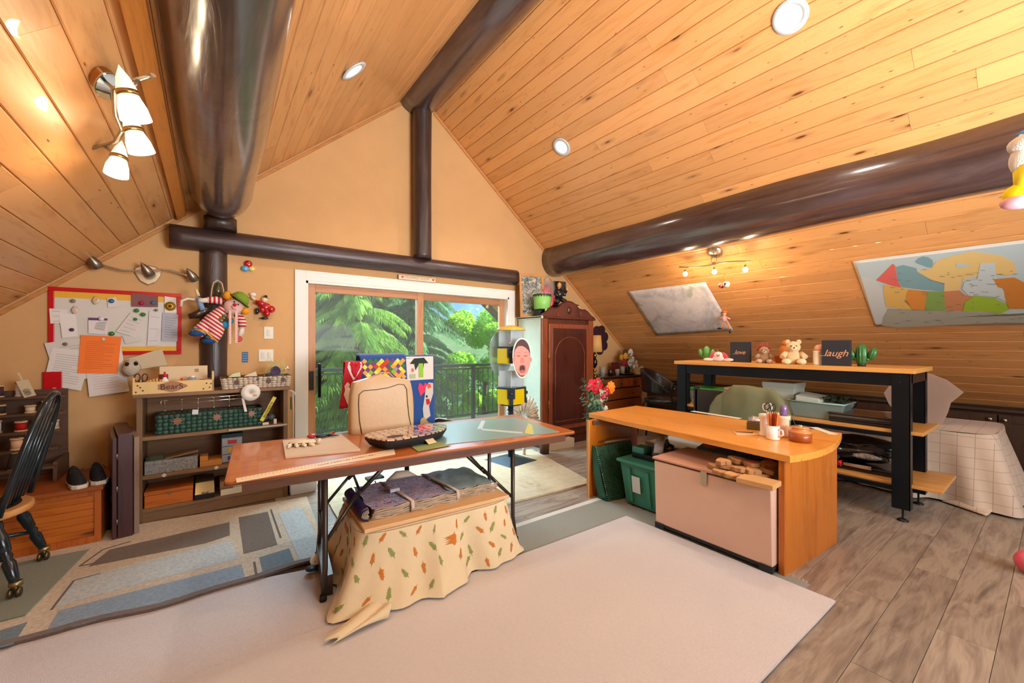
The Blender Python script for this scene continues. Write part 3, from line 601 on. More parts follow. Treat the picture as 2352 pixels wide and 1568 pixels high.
B().box(-.03, -.01, -.0315, -.03, .02, .03).box(.0, .02, -.0315, -.03, .03, .045).box(.005, .03, -.0315, -.03, .015, .025).obj('glitter_print', mat('pink_print', '#f08a8a', .4), rt)
# ================================================================ wall board with papers
PY = D-.001
def AW(px, py, k=.02): return AY(px, py, D-k)
bc = [AW(115, 653), AW(420, 679), AW(413, 827), AW(106, 801)]
bx0, bx1, bz0, bz1 = (bc[0].x+bc[3].x)/2, (bc[1].x+bc[2].x)/2, (bc[2].z+bc[3].z)/2, (bc[0].z+bc[1].z)/2
wb_ = E('whiteboard', 'white magnetic board with a red frame and yellow bands on the left wall', 'board', (bx0, D-.001, bz0)); BW, BH = bx1-bx0, bz1-bz0
B().box(.02, BW-.02, -.012, 0, .02, BH-.02).obj('panel', mat('board_white', '#dcdad2', .35), wb_)
B().box(0, BW, -.022, 0, 0, .032).box(0, BW, -.022, 0, BH-.032, BH).box(0, .032, -.022, 0, .032, BH-.032).box(BW-.032, BW, -.022, 0, .032, BH-.032).obj('frame', mat('frame_red', '#c8141c', .28), wb_, bev=.003)
for za, zb_ in ((BH-.082, BH-.032), (.032, .07)): B().box(.032, BW-.032, -.0128, -.0118, za, zb_).obj('yellow_band', mat('band_yellow', '#edb63a', .4), wb_)
INK = mat('print_grey', '#8b8b92', .8)
def paper(px, col, name, label, k=.022, lines=0, rows=None, lm=None, cat='paper', thick=.0012, up=.0):
    """a sheet pinned to the wall: corners read off the wall plane"""
    p = [AW(x, y, k) for x, y in px]; c = sum(p, Vector())/len(p); b = B()
    fr = [(q.x-c.x, -thick-up*(1-(q.z-c.z)*4)*0, q.z-c.z) for q in p]; n = len(p)
    b.put(fr+[(a, 0, z) for a, _, z in fr], [tuple(range(n)), tuple(range(2*n-1, n-1, -1))]+[(i, i+n, (i+1) % n+n, (i+1) % n) for i in range(n)])
    o = b.obj(name, mat('paper_'+col.strip('#'), col, .75), None, (c.x, D-k, c.z)); tag(o, label, cat, 'papers on the red-framed board' if cat == 'paper' else None)
    if lines and n == 4:
        b = B(); P = [Vector(q) for q in fr]
        for i in range(lines):
            v = .16+.7*i/max(1, lines-1); a = P[0].lerp(P[3], v); e = P[1].lerp(P[2], v); u0, u1 = .14, RX.choice([.86, .8, .84, .6]); A_, E_ = a.lerp(e, u0), a.lerp(e, u1); h = .0012
            b.put([A_+Vector((0, -.0004, h)), E_+Vector((0, -.0004, h)), E_+Vector((0, -.0004, -h)), A_+Vector((0, -.0004, -h))], [(0, 1, 2, 3)])
        b.obj('print', lm or INK, o)
    return o
paper([(102, 788), (247, 768), (255, 860), (132, 880)], '#dcd8d2', 'paper_sheet', 'white sheet at the back of the group hanging at the lower left of the board', .024, 12)
paper([(120, 797), (212, 808), (186, 897), (99, 883)], '#e6e3df', 'paper_sheet', 'white typed letter hanging tilted below the board left of the orange sheet', .0265, 13)
paper([(192, 800), (278, 793), (297, 898), (205, 911)], '#e2ddda', 'paper_sheet', 'white printed form hanging below the orange sheet', .029, 15, lm=mat('print_pink', '#b9a3a6', .8))
paper([(186, 769), (279, 773), (270, 858), (178, 857)], '#ff8436', 'paper_sheet', 'orange typed sheet in front of the white papers', .033, 14, lm=mat('print_orange', '#c4562a', .8))
paper([(113, 708), (155, 711), (157, 740), (116, 743)], '#e8e6e1', 'note', 'small white note overlapping the left side of the board frame', .025, 3)
paper([(135, 718), (174, 722), (179, 772), (143, 776)], '#eceae6', 'note', 'white note with a purple magnet on the left of the board', .027, 0)
paper([(203, 729), (247, 730), (247, 768), (203, 765)], '#e9e4e4', 'card', 'white card with a purple band in the middle of the board', .025, 0)
paper([(203, 729), (247, 731), (247, 736), (203, 735)], '#6c3f7a', 'card_band', 'purple strip printed along the top of the white card', .0268, 0, cat='label')
paper([(222, 740), (246, 737), (240, 760), (216, 755)], '#c9c6c3', 'note', 'small grey ticket tilted over the purple-banded card', .0272, 3)
paper([(246, 685), (266, 682), (275, 703), (248, 706)], '#e4dcd8', 'note', 'small slip under the upper blue magnet', .026, 0)
paper([(302, 673), (363, 679), (363, 705), (302, 704)], '#8a5a5e', 'photograph', 'dark pink photograph under a red and a blue magnet at the top of the board', .026, 0)
paper([(300, 718), (336, 731), (312, 775), (266, 761)], '#dedbd6', 'paper_sheet', 'tilted white sheet under the green magnets', .026, 5)
paper([(280, 770), (322, 773), (326, 782), (288, 789)], '#d6d4d0', 'note', 'folded slip below the tilted sheet on the board', .024, 0)
paper([(343, 713), (372, 718), (368, 793), (338, 794)], '#dddcdd', 'paper_sheet', 'narrow white sheet beside the calendar', .0255, 3)
paper([(373, 717), (409, 722), (407, 784), (371, 782)], '#b5b7c2', 'calendar', 'grey ruled calendar at the right of the board', .024, 9, lm=mat('print_dk', '#6f7388', .8), cat='calendar')
paper([(378, 680), (404, 684), (406, 718), (378, 718)], '#ece6da', 'note', 'white note with a brown and gold badge at the upper right of the board', .024, 0)
paper([(285, 826), (372, 800), (384, 838), (293, 852)], '#d3c3a2', 'towel', 'cream cloth sheet hanging at the bottom of the board above the crate', .03, 0, cat='cloth')
q = AW(391, 703, .03); bd = E('badge', 'gold and brown rosette magnet on the board', 'magnet', q, rot=(pi/2, 0, 0)); B().lathe([(.0, .004), (.036, .004), (.040, 0)], 11).obj('base', mat('badge_olive', '#8a7326', .4), bd); B().lathe([(0, .009), (.018, .008), (.03, .003)], 12).obj('petals', mat('badge_gold', '#d8a520', .35, .3), bd); B().lathe([(0, .012), (.012, .011), (.013, .007)], 8).obj('centre', mat('badge_brown', '#5a2b12', .4), bd)
for (px, py, col, r, lab) in ((256, 691, '#1c6f9a', .018, 'upper blue round magnet near the middle of the board'), (325, 696, '#b81640', .018, 'dark pink round magnet on the photograph'), (352, 695, '#2a7a9c', .017, 'blue round magnet on the photograph'), (314, 713, '#2f8a3c', .017, 'highest green round magnet on the board'), (329, 722, '#2f8a3c', .017, 'green round magnet right of the highest green one'), (311, 733, '#2f8a3c', .013, 'smallest green round magnet on the tilted sheet'), (257, 766, '#2a7f37', .018, 'green round magnet above the orange sheet'), (165, 757, '#4b2a5c', .014, 'purple round magnet on the left note'), (168, 691, '#8a7c70', .015, 'brown and silver round magnet at the upper left of the board'), (150, 790, '#77706b', .014, 'grey round magnet at the lower left of the board'), (237, 779, '#e7ded4', .013, 'white round magnet on the orange sheet'), (233, 732, '#e6e4e4', .017, 'white round magnet on the purple-banded card'), (359, 712, '#8d8578', .012, 'silver clip magnet at the upper right of the board')):
    q = AW(px, py, .036); tag(B().at((0, 0, 0), (pi/2, 0, 0)).lathe([(r, 0), (r, .004), (r*.8, .009), (0, .012)], 16).obj('magnet', mat('mag_'+col.strip('#'), col, .18, coat=.6), None, q), lab, 'magnet', 'magnets on the board')
q = AW(220, 690, .028); tag(B().blob((0, 0, 0), (.022, .006, .03), wob=.4).blob((.01, -.004, .01), (.012, .005, .012)).obj('shell_pack', mat('cellophane', '#d9c8a6', .2, coat=.8), None, q), 'small cellophane packet hanging at the top of the board', 'packet')
q = AW(172, 712, .03); tag(B().blob((0, 0, 0), (.02, .005, .028), wob=.4).obj('bead_pack', mat('bead_pink', '#d8c3b8', .3, coat=.6), None, q), 'pale pinkish packet under the brown magnet', 'packet')
# panda-like white plush head behind the crate
pc = AY(302, 842, D-.10); t = E('furry_plush', 'white furry plush face with black eye patches behind the crate', 'plush toy', (pc.x, pc.y, pc.z)); FUR = mat('cream_fur', '#cfc3ae', .95, bump=1, bs=120)
B().blob((0, 0, -.01), (.058, .045, .07), wob=.2).obj('head', FUR, t); [B().blob(c_, (.014, .012, .018)).obj('eye_patch', mat('black_fur', '#16181a', .9), t) for c_ in ((-.022, -.035, .022), (.03, -.032, .026))]
# ================================================================ wall light bars, switches, clown, balloons
NI = mat('brushed_nickel', '#b7ab98', .3, .85); NID = mat('brushed_nickel_dark', '#8d8375', .35, .85)
wl_ = AW(340, 628, .0); t = E('wall_track_light', 'switched-off brushed nickel wavy track light on the left wall above the board', 'light', (wl_.x, D, wl_.z))
B().at((0, 0, 0), (pi/2, 0, 0)).prism([(0, -.105), (.05, -.075), (.085, -.01), (.088, .035), (.05, .062), (0, .07), (-.05, .062), (-.088, .035), (-.085, -.01), (-.05, -.075)], 0, .02).obj('back_plate', NI, t, bev=.008)
xs = [AW(px, 628, .1) for px in (212, 340, 440, 458)]
zz = [AW(236, 620, .1).z-wl_.z, AW(290, 632, .1).z-wl_.z]
bar = [(xs[0].x-wl_.x-.02, -.1, .055), (xs[0].x-wl_.x+.08, -.1, .02), (xs[0].x-wl_.x+.18, -.1, -.005), (-.08, -.1, -.0), (0, -.1, .012), (.08, -.1, .03), (.15, -.1, .03), (.24, -.1, .005), (xs[3].x-wl_.x-.0, -.1, -.035)]
B().tube(bar, .007, 8).tube([(0, -.1, .012), (0, 0, .0)], .012, 8).obj('bar', NI, t)
for p_ in ((xs[0].x-wl_.x+.01, -.1, .045), (0, -.105, .015), (xs[2].x-wl_.x, -.1, .0)):
    hd = B(); hd.at(p_, (radians(25), radians(-30), 0)).lathe([(.0, .075), (.018, .045), (.036, .0), (.04, -.045), (.033, -.052), (.0, -.045)], 16); o = hd.obj('lamp_head', NID, t)
    B().at(p_, (radians(25), radians(-30), 0)).lathe([(0, -.053), (.022, -.052), (.024, -.048)], 14).obj('lens', mat('lamp_off', '#d9d2c4', .1, .4), o)
# light switch and outlet
for (px, py, w, h, lab, nm) in ((617, 764, .08, .12, 'white single light switch plate between the red clown and the door', 'light_switch'), (611, 816, .125, .12, 'cream double switch plate above the pale basket', 'light_switch')):
    q = AW(px, py, 0); t = E(nm, lab, 'switch', (q.x, D, q.z)); B().box(-w/2, w/2, -.006, 0, -h/2, h/2).obj('plate', mat('switch_plate', '#e2dccb', .4), t, bev=.002)
    for x in ((0,) if w < .1 else (-.028, .028)): B().box(x-.014, x+.014, -.010, -.006, -.03, .03).obj('rocker', mat('switch_rocker', '#d3ccb9', .35), t, bev=.002)
q = AW(563, 820, 0); t = tag(B().box(-.024, .024, -.004, 0, -.05, .05).obj('blue_tag', mat('blue_card', '#1d5f96', .5), None, (q.x, D, q.z)), 'blue dotted card on the wall above the pale basket', 'card')
b = B(); [b.box(-.014+i*.014-.003, -.014+i*.014+.003, -.0048, -.004, -.035+j*.022, -.03+j*.022) for i in range(3) for j in range(4)]; b.obj('dots', mat('dot_white', '#dfe6ee', .6), t)
# toy balloons
q = AW(570, 615, .0); t = E('toy_balloons', 'red, blue and yellow plaster balloons on the wall above the clown', 'ornament', (q.x, D, q.z))
for (dx, dz, r, c, nm) in ((0, .035, .034, '#c00d16', 'red_balloon'), (-.025, -.012, .034, '#5aa3cf', 'blue_balloon'), (.03, -.008, .028, '#ecd873', 'yellow_balloon')):
    B().blob((dx, -.018, dz), (r, .018, r*.85 if nm[0] != 'r' else r), 16, 12).obj(nm, mat('ball_'+nm, c, .15, coat=.6), t)
# small clown figure in red
q = AW(607, 705, .02); S = .0024 # metres per photo pixel at this depth (approx.)
t = E('red_clown_figure', 'small glossy red clown figure on the wall right of the striped clown', 'ornament', (q.x, D-.02, q.z)); RG_ = mat('gloss_red', '#b4101c', .15, coat=.7); BK_ = mat('gloss_black', '#15171c', .2, coat=.5); WH_ = mat('gloss_white', '#e6e0d8', .25)
B().tube([(-.075, -.02, .045), (-.035, -.025, .035), (0, -.03, .01)], [.02, .026, .03], 10).blob((.01, -.03, -.005), (.05, .032, .045), wob=.3).blob((.055, -.03, -.02), (.038, .03, .035)).blob((-.02, -.03, -.03), (.034, .03, .028)).blob((.02, -.03, -.065), (.028, .026, .036)).obj('suit', RG_, t)
B().blob((0, -.025, .07), (.026, .024, .028)).tube([(-.11, -.02, .095), (-.08, -.02, .065)], [.012, .014], 8).obj('face', mat('skin_porcelain', '#e7cdb5', .3), t)
B().lathe([(.024, 0), (.024, .004), (.014, .006), (.013, .022), (0, .024)], 12).obj('hat', BK_, t, (.008, -.025, .092), (.1, .25, 0))
B().blob((-.062, -.02, -.045), (.016, .014, .032)).blob((.0, -.03, -.112), (.034, .016, .013)).obj('shoes', BK_, t)
B().blob((-.095, -.02, .115), (.028, .015, .018)).obj('glove', WH_, t)
# ---- the crocheted clown doll
q = AY(530, 720, D-.27); t = E('clown_doll', 'large crocheted clown doll in red and white stripes with a green hat', 'doll', (q.x, q.y, q.z)); kk = 3.30/938*1.0
def C2(px, py, dy=0): p = AY(px, py, D-.27); return Vector((p.x-q.x, dy, p.z-q.z))
qs = N('stripe_knit'); v = qs.coord((1, 1, 1), out='Object'); sp_ = qs.n('SeparateXYZ'); qs.l(v, sp_.inputs[0])
u_ = qs.math('ADD', qs.math('MULTIPLY', sp_.outputs[0], .62), qs.math('MULTIPLY', sp_.outputs[2], .78)); w_m = qs.math('FRACT', qs.math('MULTIPLY', u_, 36.0))
qs.l(qs.ramp(w_m, [(.0, '#c21a26'), (.5, '#e9ddd6')], 'CONSTANT'), qs.b.inputs['Base Color']); qs.set(Roughness=.9); qs.bump(qs.noise(v, 260), .7, .003); STR = qs.m
qs = N('stripe_knit_sleeve'); v = qs.coord((1, 1, 1), out='Object'); sp_ = qs.n('SeparateXYZ'); qs.l(v, sp_.inputs[0]); w_m = qs.math('FRACT', qs.math('MULTIPLY', sp_.outputs[0], 32.0)); qs.l(qs.ramp(w_m, [(.0, '#c21a26'), (.5, '#e9ddd6')], 'CONSTANT'), qs.b.inputs['Base Color']); qs.set(Roughness=.9); STX = qs.m
qs = N('stripe_knit_arm'); v = qs.coord((1, 1, 1), out='Object'); sp_ = qs.n('SeparateXYZ'); qs.l(v, sp_.inputs[0]); w_m = qs.math('FRACT', qs.math('MULTIPLY', sp_.outputs[2], 34.0)); qs.l(qs.ramp(w_m, [(.0, '#c21a26'), (.5, '#e9ddd6')], 'CONSTANT'), qs.b.inputs['Base Color']); qs.set(Roughness=.9); STZ = qs.m
KN_ = lambda n_, c: mat('knit_'+n_, c, .9, bump=.6, bs=260)
B().tube([C2(532, 697, .03), C2(510, 715, .02), C2(488, 735, 0), C2(470, 755, 0)], [.035, .07, .085, .07], 16, flat=.75).tube([C2(478, 745, -.01), C2(462, 758, -.03), C2(449, 768, -.03)], [.06, .055, .048], 12).tube([C2(500, 745, 0), C2(495, 765, -.03), C2(487, 782, -.03)], [.06, .055, .046], 12).obj('striped_dungarees', STR, t)
B().tube([C2(515, 693, .02), C2(495, 688, .02), C2(476, 689, 0)], [.032, .032, .026], 12).obj('sleeve', STX, t); B().tube([C2(545, 720, 0), C2(556, 738, -.01), C2(556, 752, -.01)], [.032, .034, .03], 12).obj('sleeve', STZ, t)
B().tube([C2(478, 689, 0), C2(463, 690, 0), C2(455, 690, -.01)], [.022, .021, .012], 10).tube([C2(556, 752, -.01), C2(553, 765, -.02), C2(548, 774, -.02)], [.022, .022, .014], 10).obj('hand', KN_('white', '#e8e0d2'), t)
hc = C2(537, 705, -.035); B().blob(hc, (.078, .062, .072), 20, 14).obj('head', KN_('pink', '#eec4ba'), t)
B().blob(C2(538, 702, -.105), (.015, .012, .015)).obj('nose', KN_('red', '#d0152a'), t)
B().blob(C2(537, 695, -.092), (.006, .006, .008)).blob(C2(546, 701, -.092), (.006, .006, .008)).obj('eye', mat('button_black', '#111', .3), t)
B().tube([C2(530, 704, -.097), C2(534, 711, -.103), C2(541, 712, -.1)], .0022, 6).obj('mouth', KN_('red2', '#b8263a'), t)
hb = B(); Rm = Matrix.Rotation(radians(38), 3, 'Y')
vs_ = B(); hp = [(.0, .075), (.03, .072), (.058, .052), (.072, .02), (.075, 0)]
b = B(); b.lathe(hp[::-1], 24); o = b.obj('hat_crown', KN_('green', '#7f9a2e'), t, C2(549, 690, -.035), (0, radians(38), 0))
b = B(); b.lathe([(.074, -.006), (.094, -.010), (.096, 0), (.074, .006)], 24); b.obj('hat_brim', KN_('green2', '#6d8a28'), t, C2(549, 690, -.035), (0, radians(38), 0))
B().blob(C2(522, 680, -.05), .036, wob=.25).blob(C2(562, 715, -.05), .034, wob=.25).obj('hair_puff', KN_('orange', '#f2a021'), t)
B().blob(C2(452, 766, -.06), (.055, .035, .026), wob=.2).blob(C2(480, 783, -.05), (.055, .035, .022), wob=.2).obj('shoe', KN_('blue', '#1f4f8c'), t)
B().blob(C2(456, 757, -.05), (.045, .034, .018)).blob(C2(487, 774, -.045), (.05, .034, .017)).obj('shoe_top', KN_('teal', '#3b8f96'), t)
B().tube([C2(448, 757, -.075), C2(470, 760, -.08), C2(497, 783, -.07)], .008, 6).obj('cuff', KN_('yellow', '#e8a93a'), t)
B().blob(C2(514, 726, -.062), (.016, .008, .016)).blob(C2(504, 733, -.062), (.016, .008, .016)).obj('button', KN_('greenb', '#5c7a2a'), t)
B().blob(C2(532, 717, -.055), (.05, .02, .016), wob=.4).obj('collar', KN_('lilac', '#d8b6d0'), t)
B().blob(C2(517, 746, -.03), (.03, .02, .03)).blob(C2(529, 737, -.03), (.026, .02, .026)).obj('bow', KN_('cyan', '#2a9ac8'), t)
B().tube([C2(450, 664, 0), C2(456, 680, 0)], [.011, .013], 8).obj('tassel', KN_('cream', '#ecd9a0'), t)
tm = tag(B().box(-.009, .009, -.002, 0, -.30, 0).box(.037, .057, -.002, 0, -.29, .0).box(-.009, .057, -.002, 0, 0, .012).obj('tape_measure', mat('pink_tape', '#e7b9b4', .6), None, AY(528, 712, D-.30)-Vector((0, .05, 0))), 'pink tape measure hanging from the clown', 'tape measure')
b = B(); [b.box(-.009, -.003, -.0028, -.002, -.29+k*.018, -.287+k*.018) for k in range(16)]; [b.box(.051, .057, -.0028, -.002, -.28+k*.018, -.277+k*.018) for k in range(15)]; b.obj('tick_marks', mat('tick', '#8c5a5c', .7), tm)
# things hung on the post around the clown
p_ = AY(455, 700, D-.22); tag(B().tube([(-.115, 0, -.02), (-.11, 0, .03), (-.07, 0, .05), (-.02, 0, .045), (.0, 0, .03)], .011, 8).obj('white_cane', mat('cane_white', '#e8ddd0', .4), None, p_), 'white curved hook hanging beside the clown', 'hook')
t = tag(B().tube([(0, 0, .05), (.012, 0, 0), (.03, 0, -.055)], [.02, .022, .02], 12).obj('blue_tube', mat('tube_blue', '#7fa3c9', .5), None, AY(456, 697, D-.25)), 'pale blue labelled tube hanging under the white hook', 'tube')
t = E('decorative_bottle', 'dark braided bottle and boot ornament on the post above the clown', 'ornament', AY(500, 665, D-.22)); BRZ = mat('antique_bronze', '#4d3b24', .35, .5)
B().lathe([(.0, -.07), (.03, -.05), (.034, 0), (.02, .04), (.012, .06), (0, .065)], 16).obj('bottle', mat('bottle_glass', '#3d3a20', .12, coat=.7), t); B().tube([(-.05, 0, -.09), (-.042, 0, 0), (-.03, 0, .06), (0, 0, .085), (.03, 0, .06), (.042, 0, 0), (.045, 0, -.09)], .006, 6).obj('rope', mat('rope', '#c9a890', .8), t)
t = tag(B().tube([(.06, 0, .03), (.02, 0, .0), (-.02, -.01, -.03), (-.08, -.02, -.05)], [.04, .04, .034, .022], 10).obj('boot_ornament', mat('dark_leather', '#33241a', .3, coat=.4), None, AY(460, 715, D-.215)), 'dark brown leather boot ornament behind the clown', 'ornament')
t = tag(B().at((0, 0, 0), (pi/2, 0, 0)).lathe([(.0, .006), (.022, .006), (.024, 0)], 18).obj('tiny_clock', mat('clock_face', '#e6dfcf', .4), None, AY(548, 778, D-.30)), 'small white clock hanging under the clown hand', 'clock'); B().at((0, 0, 0), (pi/2, 0, 0)).lathe([(.022, 0), (.028, .004), (.022, .010)], 18).obj('rim', mat('clock_red', '#c22a1e', .4), t)
# sign above the door
q = AW(958, 636, .03); t = tag(B().box(-.235, .235, -.012, .012, -.026, .026).obj('door_sign', mat('sign_cream', '#dccbb0', .6), None, (q.x, D-.035, OZ+CW+.028), bev=.002), 'narrow cream sign with two red hearts and lettering on top of the door casing', 'sign')
RH = mat('heart_red', '#d2352c', .5)
def heart(s): return [(s*x, s*y) for x, y in ((0, -1), (.55, -.4), (1, .2), (.9, .7), (.5, .85), (.12, .65), (0, .4), (-.12, .65), (-.5, .85), (-.9, .7), (-1, .2), (-.55, -.4))]
for x in (-.19, .205): B().at((x, -.0125, 0), (pi/2, 0, 0)).prism(heart(.016), 0, .002).obj('heart', RH, t)
text('lettering', 'FRAMING SHOP!', .042, mat('sign_ink', '#b08a6c', .6), t, (0, -.0128, 0), (pi/2, 0, 0))
# ================================================================ shelf unit
SX0, SX1, SY0, SY1 = -.46, .575, 4.26, 4.592; SH = wood('shelf_wood', '#8b6a4a', '#664a32', 'X', 1, 0, .55, .04); SHZ = wood('shelf_wood_upright', '#7d5f42', '#5c432e', 'Z', 1, 0, .55, .04)
sh = E('shelf_unit', 'brown wooden shelf unit with three open shelves against the left wall', 'shelf', (SX0, SY0, 0))
SW, SD = SX1-SX0, SY1-SY0
B().box(0, .035, 0, SD, 0, .985).obj('side_panel', SHZ, sh, bev=.002); B().box(SW-.035, SW, 0, SD, 0, .985).obj('side_panel', SHZ, sh, bev=.002)
B().box(.035, SW-.035, SD-.012, SD, .0, .985).obj('back_panel', wood('shelf_back', '#8a6240', '#6e4b2e', 'X', .6, 0, .6), sh)
ZS = []
for px, py in ((420, 998), (420, 1083)): ZS.append(AY(px, py, SY0).z)
z_mid = AY(345, 1003, SY0).z; z_low = AY(345, 1092, SY0).z
for z in (z_mid, z_low, .115): B().box(.035, SW-.035, .0, SD-.012, z-.028, z).obj('shelf', SH, sh, bev=.002)
B().box(.035, SW-.035, .01, .028, .0, .086).obj('kick_board', SH, sh)
B().box(-.02, SW+.02, -.02, SD, .985, 1.012).obj('top', SH, sh, bev=.003)
for k, (px, py) in enumerate(((377, 1089), (497, 1072))):
    q = AY(px, py, SY0); B().at((q.x-SX0, -.004, z_low-.012), (0, radians(40+20*k), 0)).box(-.012, .012, 0, .003, -.012, .012).obj('sticker', mat('sticker_white', '#dcd6cc', .6), sh)
ZT = 1.012
# crate
cr = E('bears_crate', 'cream wooden crate with the word BEARS on top of the shelf unit', 'crate', (SX0-.02, SY0-.02, ZT+.001), .02); CRW = mat('crate_cream', '#e0c184', .55, var=.06, vs=5); cw, cd = .505, .20
B().box(0, cw, 0, .012, 0, .095).obj('front_board', CRW, cr, bev=.002); B().box(0, cw, cd-.012, cd, 0, .095).obj('back_board', CRW, cr, bev=.002)
B().box(.0, .012, .012, cd-.012, 0, .13).obj('end_board', CRW, cr, bev=.002); B().box(cw-.014, cw, .0, .03, 0, .165).box(cw-.012, cw, .03, cd-.012, 0, .13).obj('end_board', CRW, cr, bev=.002); B().box(.012, cw-.012, .012, cd-.012, 0, .012).obj('bottom', CRW, cr)
INKB = mat('stencil_brown', '#6b3d28', .6)
B().at((cw*.46, -.0015, .052), (pi/2, 0, 0)).prism([(.09*cos(a)*(1+.12*cos(5*a)), .038*sin(a)*(1+.15*cos(4*a))) for a in [2*pi*k/30 for k in range(30)]], 0, .001).obj('paw_print', mat('stencil_tan', '#a9795a', .6), cr)
text('lettering', 'BearS', .062, mat('stencil_dark', '#3a1f18', .6), cr, (cw*.46, -.003, .05), (pi/2, 0, 0), .0008)
b = B()
for x, z in ((.02, .02), (.03, .07), (.06, .03), (.045, .055), (cw-.03, .03), (cw-.05, .065), (cw-.02, .06), (cw-.07, .02)): b.at((x, -.001, z), (pi/2, 0, 0)).prism(circle(6, .006), 0, .001)
b.obj('paw_marks', mat('stencil_dark', '#3a1f18'), cr)
def incrate(dx, dy): return (SX0-.02+dx, SY0-.02+dy, ZT+.014)
def scissors(loc, rot, col, label, s=1.0, name='scissors', blade=.10):
    t = E(name, label, 'scissors', loc, rot=rot); b = B()
    for sg in (1, -1): b.tube([(sg*(.022+.016*cos(a))*s, 0, (.03*sin(a))*s) for a in [2*pi*k/14 for k in range(14)]], .0045*s, 6, closed=True)
    b.tube([(.012*s, 0, -.026*s), (0, 0, -.06*s)], .006*s, 6).tube([(-.012*s, 0, -.026*s), (0, 0, -.06*s)], .006*s, 6); b.obj('handles', mat('scissor_'+col.strip('#'), col, .35), t)
    B().hexa([(-.008*s, -.001, -.055*s), (.002*s, -.001, -.055*s), (.002*s, .001, -.055*s), (-.008*s, .001, -.055*s), (.0, -.001, -(.055+blade)*s), (.002*s, -.001, -(.055+blade)*s), (.002*s, .001, -(.055+blade)*s), (.0, .001, -(.055+blade)*s)]).hexa([(-.002*s, .002, -.055*s), (.008*s, .002, -.055*s), (.008*s, .003, -.055*s), (-.002*s, .003, -.055*s), (-.001*s, .002, -(.055+blade)*s), (.001, .002, -(.055+blade)*s), (.001, .003, -(.055+blade)*s), (-.001*s, .003, -(.055+blade)*s)]).obj('blades', mat('steel', '#b9bbbd', .25, .95), t)
    return t
scissors((SX0+.025, SY0+.03, ZT+.13), (0, .05, 0), '#3a1620', 'dark red handled scissors standing at the left end of the crate', 1.0, blade=.05)
PGL = ['leftmost wooden peg beside the scissors in the crate', 'second wooden peg from the scissors in the crate', 'middle one of the five wooden pegs in the crate', 'second wooden peg from the glue bottle in the crate', 'rightmost wooden peg next to the glue bottle in the crate']
for k in range(5):
    tag(B().tube([(0, 0, 0), (.004*(k-2), .004, .095+.006*(k % 3))], .007, 8).obj('wooden_peg', mat('peg_gold', '#d9a85e', .4), None, incrate(.105+.016*k, .06+.012*(k % 2))), PGL[k], 'peg', 'wooden pegs in the crate')
t = E('glue_bottle', 'white glue bottle with a red cap in the crate', 'bottle', incrate(.185, .07)); B().lathe([(.022, 0), (.024, .02), (.024, .085), (.012, .105), (.01, .115)], 16).obj('bottle', mat('glue_white', '#ece7de', .4), t); B().lathe([(.0245, .03), (.0245, .075)], 16).obj('label_band', mat('label_black', '#1d1b22', .5), t); B().lathe([(.012, .112), (.011, .125), (.004, .155), (0, .157)], 12).obj('cap', mat('cap_red', '#cc1420', .3), t)
t = E('tape_reel', 'clear round tape roll with a blue core standing in the crate', 'tape', incrate(.36, .12), rot=(pi/2, 0, 0)); B().at((0, .05, 0)).lathe([(.055, 0), (.055, .02), (.03, .02), (.03, 0)], 24).obj('roll', glassy('clear_roll', '#dcd8d0', .15, .45), t); 
t = tag(B().lathe([(.04, 0), (.042, .03), (.038, .07), (.022, .1), (.012, .105)], 20).obj('clear_dome', glassy('clear_plastic', '#dfe6ee', .1, .3), None, incrate(.36, .07)), 'clear plastic dome jar with a white lid in the crate', 'jar'); B().lathe([(.042, .03), (.0425, .055)], 20).obj('blue_ribbon', mat('ribbon_blue', '#2c58a0', .5), t); B().lathe([(.016, .1), (.016, .112), (0, .113)], 14).obj('lid', mat('lid_white', '#eee8df', .4), t)
tag(B().box(-.018, .018, -.012, .012, 0, .085).obj('blue_box', mat('box_blue', '#1f4fa8', .4), None, incrate(.425, .06)), 'small bright blue box beside the clear dome jar', 'box')
tag(B().box(-.008, .008, -.008, .008, 0, .1).obj('red_stick', mat('stick_red', '#c4382c', .4), None, incrate(.29, .06)), 'red glue stick between the glue bottle and the dome jar', 'stick')
tag(B().box(-.03, .03, -.004, .004, 0, .13).obj('maroon_card', mat('card_maroon', '#7a2230', .5), None, incrate(.17, .165)), 'dark maroon card behind the glue bottle', 'card')
t = tag(B().box(0, .32, 0, .012, 0, .205).obj('cream_box_lid', mat('card_pale', '#e3cda8', .6), None, (SX0+.12, SY0+.205, ZT), bev=.002), 'cream decorated box panel standing behind the crate', 'box')
B().at((.245, -.001, .165)).box(-.014, .014, 0, .001, -.014, .014).obj('print_mark', mat('print_mark', '#a98c66'), t)
